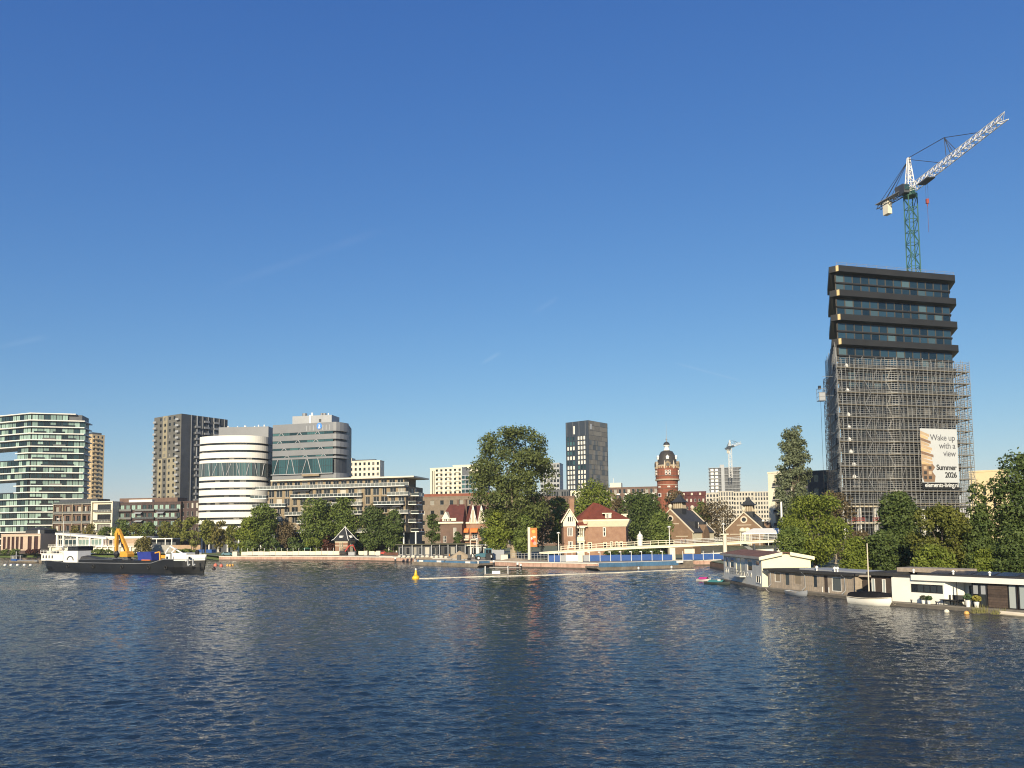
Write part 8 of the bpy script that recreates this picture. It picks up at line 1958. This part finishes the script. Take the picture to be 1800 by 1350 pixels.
def tree(label, px, Y, ytop, ybot, wpx, material, leaves, seed, name='tree', shape='round', clumps=26, leaf=.36, bark=M_bark, trunk_r=.4, cat='tree', group=None, depth=None, fill=.55, base=None, csz=None, droop=0.0, lean=0.0):
    """crown between photo rows ytop and ybot, wpx wide, standing at distance Y"""
    rng = np.random.default_rng(seed); rr = random.Random(seed)
    c = W(px, (ytop + ybot) / 2, Y); g = W(px, 965, Y); gz = GZ if base is None else base
    z1, z0 = Z(px, ytop, Y), max(Z(px, ybot, Y), gz + .3); rx = wpx / 2 / F * Y; ry = (depth or min(rx, 5.0 + rx * .45)); H = z1 - z0
    root = thing(name, label, cat, (g.x, g.y, gz), group)
    cx, cy = (c.x + g.x) / 2, g.y
    cs = csz or max(.9, min(rx, H / 2) * .42)
    C = []
    def prof(t):                                # half width of the crown at relative height t
        if shape == 'round': return math.sqrt(max(0.02, 1 - (2 * t - 1) ** 2)) ** .8
        if shape == 'egg': return (max(.02, t) ** .42) * (max(.02, 1 - t) ** .34) * 1.55
        if shape == 'column': return min(1, (t + .1) * 2.6) ** .7 * (max(.03, 1 - t) ** .30) * 1.1
        if shape == 'cone': return (1 - t) * .95 + .06
        if shape == 'dome': return math.sqrt(max(.03, 1 - t * t)) 
        return 1
    k = 0; tries = 0
    while k < clumps and tries < clumps * 40:
        tries += 1
        t = rr.uniform(.02, .98); a = rr.uniform(0, 2 * math.pi); q = math.sqrt(rr.uniform(0, 1)) if k % 3 else rr.uniform(.75, 1)
        w = prof(t); s = cs * rr.uniform(.65, 1.25)
        p = Vector((cx + lean * H * t + max(0, rx * w - s * .75) * q * math.cos(a), cy + max(0, ry * w - s * .75) * q * math.sin(a), z0 + min(max(t * H, s * .55), H - s * .62)))
        if any((p - o).length < (s + so) * .42 for o, so in C) and tries < clumps * 30: continue
        C.append((p, s)); k += 1
    # leaves over the clumps, thicker on their upper and outer sides
    tot = sum(s ** 2 for _, s in C); P, N = [], []
    mid = np.array((cx, cy, z0 + H * .45))
    for p, s in C:
        m = int(leaves * s * s / tot) + 4
        d = rng.normal(size=(m, 3)); d[:, 2] += .25; d /= np.linalg.norm(d, axis=1, keepdims=True)
        r = s * (fill + (1.08 - fill) * rng.uniform(0, 1, m) ** .6) * (1 + .22 * rng.normal(size=m) * .5)
        sq = np.array((1.08, 1.08, .80))
        P.append(np.array(p) + d * r[:, None] * sq); out = (np.array(p) - mid); out = out / (np.linalg.norm(out) + 1e-6); N.append(d * .8 + out * .35 + np.array((0, 0, .2)))
    # stray sprigs that break the outline
    m = int(leaves * .06); idx = rng.integers(0, len(C), m); d = rng.normal(size=(m, 3)); d /= np.linalg.norm(d, axis=1, keepdims=True)
    P.append(np.array([C[i][0] for i in idx]) + d * np.array([C[i][1] for i in idx])[:, None] * rng.uniform(1.0, 1.45, m)[:, None]); N.append(d)
    P, N = np.concatenate(P), np.concatenate(N); P[:, 2] = np.maximum(P[:, 2], gz + .05)
    leaf_cloud('crown', P, N, leaf, material, root, rng, droop=droop)
    # trunk and limbs
    tb = MB(); top = Vector((cx + lean * H * .5, cy, z0 + H * .62)); b0 = Vector((g.x, g.y, gz - .1)); fork = b0.lerp(top, .35) if shape != 'column' else b0.lerp(top, .12)
    fork.z = min(max(fork.z, z0 - .1 * H), z0 + .3 * H)
    tb.path([b0, b0.lerp(fork, .5) + Vector((rr.uniform(-.2, .2), 0, 0)), fork, fork.lerp(top, .5) + Vector((rr.uniform(-.5, .5), 0, 0)), top], [trunk_r, trunk_r * .85, trunk_r * .7, trunk_r * .4, trunk_r * .12], 8)
    to = tb.build('trunk', bark, root)
    for i, (p, s) in enumerate(sorted(C, key=lambda q: -q[1])[:10]):
        lb = MB(); st = fork.lerp(top, rr.uniform(0, .6)); md = st.lerp(p, .5) + Vector((0, 0, .1 * (p - st).length)); lb.path([st, md, p + Vector((0, 0, s * .3))], [trunk_r * .34, trunk_r * .2, .03], 5); lb.build('limb', bark, to)
    return root
# left bank
_n = 100
for px, t, bt, w, m, nlv, lab in ((87, 928, 962, 26, L_lime, 1500, 'pale green tree between the cafe and the white pavilion'), (131, 924, 946, 24, L_olive, 500, 'thin olive tree behind the left end of the pavilion roof'), (158, 922, 946, 24, L_olive, 500, 'thin olive tree left of the narrow white block'), (187, 927, 952, 26, L_mid, 800, 'tree before the narrow white block'),
                              (213, 915, 948, 30, L_mid, 1100, 'tree directly behind the yellow loading arm'), (238, 920, 950, 28, L_lime, 900, 'spring-green tree second right of the yellow arm'), (262, 919, 952, 30, L_mid, 900, 'tree behind the middle of the dark brick block'), (290, 918, 956, 30, L_lime, 1100, 'spring-green tree before the right awnings'), (312, 914, 960, 28, L_lime, 1200, 'taller spring-green tree above the canopy'),
                              (336, 909, 962, 34, L_lime, 1700, 'tall spring-green tree left of the white banded building'), (362, 914, 962, 32, L_lime, 1500, 'spring-green tree at the foot of the banded building'), (386, 916, 964, 32, L_olive, 1300, 'olive tree before the middle of the banded building'), (410, 924, 966, 30, L_lime, 1100, 'low spring-green tree right of the olive tree')):
    _n += 1
    Yt = 394 if px < 320 else 366 if px < 345 else 345
    tree(lab, px, Yt, t, bt, w, m, nlv, _n, leaf=.5, clumps=14, trunk_r=.22, group='trees on the left bank')
tree('round olive bush in front of the pavilion terrace', 253, 366, 944, 972, 36, L_olive, 2200, 140, 'bush', 'dome', 16, .4, trunk_r=.2, cat='bush')
for i, (px, w) in enumerate(((20, 40), (60, 36), (180, 44), (330, 40))):
    tree(('low hedge bush before the cafe', 'low hedge bush at the right end of the cafe', 'low bush on the bank behind the tarpaulin', 'low bush on the bank behind the bow')[i], px, 364, 966, 977, w, L_mid if i != 1 else L_red, 1100, 150 + i, 'bush', 'dome', 12, .35, trunk_r=.1, cat='bush')
# quay trees before the apartment block
QT = 'trees on the quay before the apartment block'
tree('broad green tree at the left end of the apartment block', 462, 305, 886, 955, 52, L_mid, 6500, 1, clumps=26, leaf=.42, group=QT)
tree('low bright green tree below the banded building', 438, 303, 912, 966, 46, L_fresh, 4500, 2, clumps=20, leaf=.42, group=QT)
tree('brown budding tree between two green trees', 503, 304, 918, 962, 40, L_brown, 1500, 3, clumps=22, leaf=.36, bark=M_palebark, group=QT)
tree('green tree with pale forked trunk left of the kiosk', 557, 303, 880, 960, 62, L_mid, 6500, 4, clumps=30, leaf=.42, bark=M_palebark, trunk_r=.45, group=QT)
tree('tall green tree directly behind the kiosk', 607, 306, 877, 956, 60, L_mid, 7500, 5, clumps=30, leaf=.42, bark=M_palebark, group=QT)
tree('dark green tree right of the kiosk', 658, 303, 890, 960, 58, L_dark, 7000, 6, clumps=28, leaf=.42, group=QT)
tree('shade-darkened green tree under the right corner of the apartment block', 692, 300, 897, 952, 42, L_dark, 4200, 7, clumps=22, leaf=.42, group=QT)  # dark leaf colour carries the shade this tree stands in
tree('copper-brown shrub left of the kiosk', 576, 300, 940, 972, 26, L_red, 900, 8, 'bush', 'dome', 12, .4, trunk_r=.15, cat='bush')
for i, (px, w, m) in enumerate(((440, 40, L_mid), (480, 44, L_dark), (520, 44, L_dark), (552, 40, L_fresh), (640, 44, L_dark), (690, 44, L_dark))):
    tree('undergrowth clump ' + ('below the bright green tree', 'left of the brown budding tree', 'below the brown budding tree', 'beside the pale forked trunk', 'right of the kiosk roof', 'beneath the dark corner tree')[i], px, 301, 946, 974, w, m, 1500, 30 + i, 'bush', 'dome', 14, .4, trunk_r=.12, cat='bush')
# the great tree
tree('great round-headed tree towering in the middle of the quay', 903, 232, 754, 948, 170, L_pop, 29000, 11, 'great_tree', 'egg', 118, .36, M_palebark, 1.1, fill=.36, csz=2.6)
tree('bushy growth around the foot of the great tree, left side', 876, 229, 898, 968, 52, L_fresh, 5000, 12, 'bush', 'round', 24, .34, trunk_r=.2, cat='bush')
tree('bushy growth around the foot of the great tree, right side', 922, 228, 906, 970, 48, L_mid, 4500, 13, 'bush', 'round', 22, .34, trunk_r=.2, cat='bush')
tree('small dark tree before the maroon-roofed houses', 805, 272, 936, 962, 22, L_dark, 1200, 14, clumps=12, leaf=.34, trunk_r=.15)
tree('small dark tree between the orange awnings and the great tree', 848, 270, 930, 962, 22, L_dark, 1200, 15, clumps=12, leaf=.34, trunk_r=.15)
tree('dark tree in the shade beside the apartment block end', 762, 285, 905, 960, 30, L_dark, 1800, 16, clumps=16, leaf=.36, trunk_r=.2)
tree('bare brownish tree right of the great tree', 953, 246, 868, 965, 44, L_brown, 2200, 17, clumps=26, leaf=.3, bark=M_palebark, trunk_r=.3)
# around the villa
VT = 'trees behind the villa'
tree('green tree left behind the villa', 981, 268, 876, 958, 58, L_mid, 6000, 18, clumps=28, leaf=.38, group=VT)
tree('yellow-green tree behind the villa roof', 1045, 292, 847, 930, 76, L_fresh, 7000, 19, clumps=32, leaf=.42, group=VT)
tree('dense dark green tree right of the villa', 1126, 262, 868, 956, 80, L_dark, 13000, 20, clumps=40, leaf=.38, group=VT, fill=.6)
tree('grey-brown tree peeping behind the villa dormer', 1085, 285, 876, 935, 32, L_brown, 2200, 21, clumps=16, leaf=.36, group=VT)
tree('leafy bush in front of the left brick hall', 1161, 246, 903, 962, 46, L_mid, 5000, 22, clumps=22, leaf=.34, trunk_r=.2, shape='egg')
tree('brown tree below the water tower', 1187, 318, 862, 930, 40, L_brown, 2400, 23, clumps=20, leaf=.42)
tree('green tree between the two brick halls', 1232, 300, 876, 940, 34, L_mid, 2600, 24, clumps=16, leaf=.4)
tree('wide bare brown tree between the two brick halls', 1262, 296, 882, 950, 76, L_brown, 3600, 25, clumps=34, leaf=.34, bark=M_palebark)
tree('green shrubs under the bridge', 1110, 226, 962, 980, 130, L_dark, 3500, 26, 'bush', 'dome', 26, .3, trunk_r=.1, cat='bush', csz=1.2)
# slender poplar
tree('slender silver-green poplar left of the scaffolded tower', 1398, 214, 750, 925, 76, L_grey, 11000, 27, 'poplar_tree', 'column', 90, .32, M_bark, .5, csz=1.35, depth=4.2, fill=.35)
# right bank
RT = 'trees on the right bank'
tree('bright feathery green tree behind the cream houseboat', 1432, 158, 872, 990, 122, L_fresh, 15000, 40, clumps=60, leaf=.24, shape='round', group=RT, csz=1.7, droop=.8)
tree('low bright bush at the left foot of the feathery tree', 1392, 150, 925, 990, 52, L_mid, 4000, 41, 'bush', clumps=22, leaf=.24, cat='bush', trunk_r=.15)
tree('budding pinkish tree above the feathery green tree', 1468, 172, 866, 930, 70, L_brown, 3200, 42, clumps=30, leaf=.24, bark=M_palebark, group=RT)
tree('olive shrub behind the mast of the covered boat', 1508, 132, 945, 1008, 66, L_fresh, 6000, 43, 'bush', 'dome', 30, .22, trunk_r=.15, cat='bush', csz=1.2)
tree('dark upright evergreen behind the boat mast', 1583, 138, 866, 1010, 72, L_dark, 14000, 44, clumps=56, leaf=.24, shape='egg', group=RT, csz=1.6, fill=.6)
tree('dark shrub left of the upright evergreen', 1552, 128, 930, 1010, 52, L_dark, 6000, 45, 'bush', clumps=26, leaf=.22, cat='bush', trunk_r=.15)
tree('broad olive-green tree behind the white houseboat', 1656, 120, 893, 1016, 112, L_oak, 15000, 46, clumps=58, leaf=.21, shape='round', group=RT, csz=1.3)
tree('green shrubs along the roof of the white houseboat', 1640, 112, 960, 1016, 80, L_fresh, 5500, 47, 'bush', 'dome', 30, .19, trunk_r=.12, cat='bush', csz=.9)
tree('dark drooping conifer behind the timber panel', 1722, 118, 846, 1016, 92, L_dark, 15000, 48, 'conifer_tree', 'cone', 60, .22, M_bark, .35, group=RT, csz=1.35, droop=1.6)
tree('small bright yellow-green bush before the conifer', 1731, 106, 962, 1016, 44, L_fresh, 4200, 49, 'bush', 'dome', 22, .18, trunk_r=.1, cat='bush', csz=.85)
tree('tall dark green tree at the right edge', 1800, 116, 800, 1018, 118, L_dark, 17000, 50, clumps=62, leaf=.22, shape='egg', group=RT, csz=1.55, fill=.55)
tree('dark shrubs at the right edge behind the houseboat', 1778, 104, 930, 1016, 70, L_dark, 6000, 51, 'bush', 'dome', 28, .19, trunk_r=.12, cat='bush', csz=1.0)
tree('tall green tree just beyond the right edge', 1880, 112, 810, 1018, 120, L_mid, 9000, 52, clumps=40, leaf=.26, group=RT, csz=1.8)
tree('low scrub below the scaffold between the trees', 1510, 176, 935, 985, 90, L_brown, 3000, 53, 'bush', 'dome', 26, .24, trunk_r=.12, cat='bush')
# ================================================================ people and small clutter on the quay
def person_mesh():
    """one continuous walking figure grown from a jointed skeleton"""
    J = {'pelvis': (0, 0, .95, .15), 'belly': (0, 0, 1.15, .14), 'chest': (0, .01, 1.36, .17), 'neck': (0, .01, 1.5, .065), 'head': (0, -.02, 1.62, .10), 'crown': (0, -.01, 1.73, .075),
         'lhip': (.1, 0, .9, .1), 'lknee': (.11, -.14, .5, .07), 'lankle': (.11, -.12, .09, .05), 'ltoe': (.11, -.28, .04, .045), 'rhip': (-.1, 0, .9, .1), 'rknee': (-.11, .06, .5, .07), 'rankle': (-.11, .22, .1, .05), 'rtoe': (-.11, .1, .04, .045),
         'lsh': (.2, .01, 1.42, .07), 'lel': (.26, .08, 1.14, .05), 'lha': (.26, -.06, .9, .04), 'rsh': (-.2, .01, 1.42, .07), 'rel': (-.26, -.02, 1.14, .05), 'rha': (-.25, -.18, .94, .04)}
    E = [('pelvis', 'belly'), ('belly', 'chest'), ('chest', 'neck'), ('neck', 'head'), ('head', 'crown'), ('pelvis', 'lhip'), ('lhip', 'lknee'), ('lknee', 'lankle'), ('lankle', 'ltoe'), ('pelvis', 'rhip'), ('rhip', 'rknee'), ('rknee', 'rankle'), ('rankle', 'rtoe'), ('chest', 'lsh'), ('lsh', 'lel'), ('lel', 'lha'), ('chest', 'rsh'), ('rsh', 'rel'), ('rel', 'rha')]
    nm = list(J); me = bpy.data.meshes.new('t'); me.from_pydata([J[k][:3] for k in nm], [(nm.index(a), nm.index(b)) for a, b in E], [])
    ob = bpy.data.objects.new('t', me); COL.objects.link(ob)
    md = ob.modifiers.new('s', 'SKIN'); ob.modifiers.new('u', 'SUBSURF').levels = 1
    for i, k in enumerate(nm): me.skin_vertices[0].data[i].radius = (J[k][3],) * 2; me.skin_vertices[0].data[i].use_root = (k == 'pelvis')
    bpy.context.view_layer.update()
    out = bpy.data.meshes.new_from_object(ob.evaluated_get(bpy.context.evaluated_depsgraph_get())); bpy.data.objects.remove(ob)
    return out
def people():
    base = person_mesh(); skin = mat('skin', (.50, .30, .20), .6); hair = mat('hair_brown', (.06, .04, .025), .7)
    cl = {'white': mat('cloth_white', (.72, .70, .66), .8), 'red': mat('cloth_red', (.45, .07, .06), .8), 'navy': mat('cloth_navy', (.03, .04, .08), .8), 'grey': mat('cloth_grey', (.2, .2, .2), .8), 'hi': mat('cloth_orange', (.75, .25, .03), .7), 'pink': mat('cloth_pink', (.6, .3, .28), .8)}
    for (px, py, Y, z, rz, top, leg, lab) in ((697, 966, 288, GZ, .4, 'white', 'grey', 'person in white standing on the quay right of the red car'), (1158, 976, 207.4, GZ, 1.2, 'white', 'navy', 'person in white behind the blue fence under the bridge'), (1243, 975, 207.6, GZ, -.6, 'red', 'navy', 'person in red top under the right half of the bridge'), (1250, 975, 207.9, GZ, 2.2, 'pink', 'grey', 'person in pink under the bridge beside the person in red'),
                                           (1203, 955, 205.6, None, 1.5, 'pink', 'navy', 'person in pink walking up on the bridge deck'), (1209, 954, 205.7, None, 1.5, 'grey', 'navy', 'person in grey walking up on the bridge deck'), (640, 974, 288, GZ, 1, 'hi', 'navy', 'person in orange work jacket right of the small excavator'), (790, 978, 232, GZ, 1, 'hi', 'grey', 'person in orange work jacket at the foot of the tall sand heap')):
        q = W(px, py, Y); zz = z
        if z is None: q.y += 3.0; zz = Z(px, 956.6, 207.7) + .05
        root = thing('person', lab, 'person', (q.x, q.y, zz)); me = base.copy()
        for m in (cl[leg], cl[top], skin, hair): me.materials.append(m)
        for p in me.polygons:
            c = p.center; p.material_index = 0 if c.z < .98 and abs(c.x) < .2 else 3 if (c.z > 1.70 or (c.z > 1.58 and c.y > .04)) else 2 if c.z > 1.5 or (c.z < .96 and abs(c.x) >= .2) else 1; p.use_smooth = True
        o = bpy.data.objects.new('body', me); COL.objects.link(o); o.parent = root; o.rotation_euler = (0, 0, rz)
people()
def clutter():
    rr = random.Random(9)
    M_bag = mat('pale_sandbag', (.60, .54, .44), .9, var=.15, scale=2)
    for i in range(11):                                   # line of pale bulk bags along the quay
        px = 702 + i * 8.2; q = W(px, 976, 250 - i * .9); s = rr.uniform(.75, 1.05); b = MB(); n = 10
        b.loft([[(q.x + r * s * math.cos(k * 2 * math.pi / n) * (1 + .08 * math.sin(2 * k + i)), q.y + r * s * math.sin(k * 2 * math.pi / n), GZ + z * s) for k in range(n)] for r, z in ((.6, 0), (.72, .3), (.7, .7), (.45, .95), (.1, 1.0))]); tag(b.build('bulk_bag', M_bag, None, loc=(q.x, q.y, GZ), smooth=True), 'pale bulk bag, %s from the left in the row beside the tall sand heap' % 'first second third fourth fifth sixth seventh eighth ninth tenth eleventh'.split()[i], 'bag', 'row of pale bulk bags')
    f = FP(673, 281, 714, 276, 972)
    root = thing('beam_stack', 'stack of long rust-brown steel beams on the quay right of the landing block', 'beams', f.p(f.L / 2, 0, GZ)); m = mat('rust_beam', (.12, .055, .035), .85, var=.3)
    for i in range(7): b = MB(); d = (i % 4) * .45 - (.2 if i > 3 else 0); z = GZ + (.1 if i < 4 else .62); b.box(f, rr.uniform(0, .8), f.L - rr.uniform(0, .8), -d - .4, -d, z, z + .48); b.build('beam', m, root)
    for i, (px, w, h, d, m_, lab) in enumerate(((643, 1.3, 1.6, 287, M_cream, 'upright pale box left of the car on the quay'), (665, 1.5, 1.6, 284, M_cream, 'upright pale box beside the steel beams'), (886, 2.0, 1.5, 219, M_cream, 'pale crate right of the tractor'), (826, 1.2, 1.3, 232, M_dkgrey, 'dark bin right of the tall sand heap'), (807, 1.1, 1.5, 222, M_dkgrey, 'dark sheet-metal bin in front of the tall sand heap'), (1020, 1.2, 1.9, 200.8, M_cream, 'pale gate post block at the left end of the blue fence'), (414, 1.8, 1.6, 296, M_cream, 'pale box at the left end of the white barrier boards'), (619, 2.4, 1.3, 286.5, M_ltgrey, 'light grey tank in front of the kiosk'), (858, 1.4, 1.8, 217, M_black, 'black container in front of the tractor'))):
        q = W(px, 976, d); f = FR(q, ang=rr.uniform(-.2, .2)); b = MB(); e = .06
        b.loft([[f.p(u, dd, GZ + z) for u, dd in ((-w / 2 * k, w * .4 * k), (w / 2 * k, w * .4 * k), (w / 2 * k, -w * .4 * k), (-w / 2 * k, -w * .4 * k))] for k, z in ((.96, 0), (1, .06), (1, h - .1), (.93, h))]); r = thing('site_box', lab, 'box', (q.x, q.y, GZ)); b.build('box', m_, r); b = MB(); b.box(f, -w / 2 - .03, w / 2 + .03, -w * .43, w * .43, GZ + h, GZ + h + .07); b.build('lid', m_, r)
    q = W(540, 970, 299); root = thing('parasol', 'dark green parasol under the quay trees', 'parasol', (q.x, q.y, GZ)); b = MB(); b.lathe((q.x, q.y, GZ), [(2.1, 2.3), (1.2, 2.75), (.1, 3.1)], 8); b.build('canopy', mat('parasol_green', (.02, .09, .05), .8), root); b = MB(); b.tube((q.x, q.y, GZ), (q.x, q.y, GZ + 2.6), .06, 6); b.build('pole', M_wpaint, root)
clutter()

# ================================================================ the evening air
def haze():
    b = MB(); b.add([(x, y, z) for z in (-4, 135) for x, y in ((-1500, -60), (1500, -60), (1500, 1600), (-1500, 1600))], ((0, 3, 2, 1), (4, 5, 6, 7), (0, 1, 5, 4), (1, 2, 6, 5), (2, 3, 7, 6), (3, 0, 4, 7)))
    m = bpy.data.materials.new('haze_air'); m.use_nodes = True; nt = m.node_tree; nt.nodes.remove(nt.nodes['Principled BSDF']); v = nt.nodes.new('ShaderNodeVolumePrincipled'); v.inputs['Color'].default_value = (.80, .90, 1, 1); v.inputs['Density'].default_value = .00009; v.inputs['Anisotropy'].default_value = .0
    nt.links.new(v.outputs[0], nt.nodes['Material Output'].inputs['Volume']); o = b.build('haze', m); o['kind'] = 'stuff'
haze()
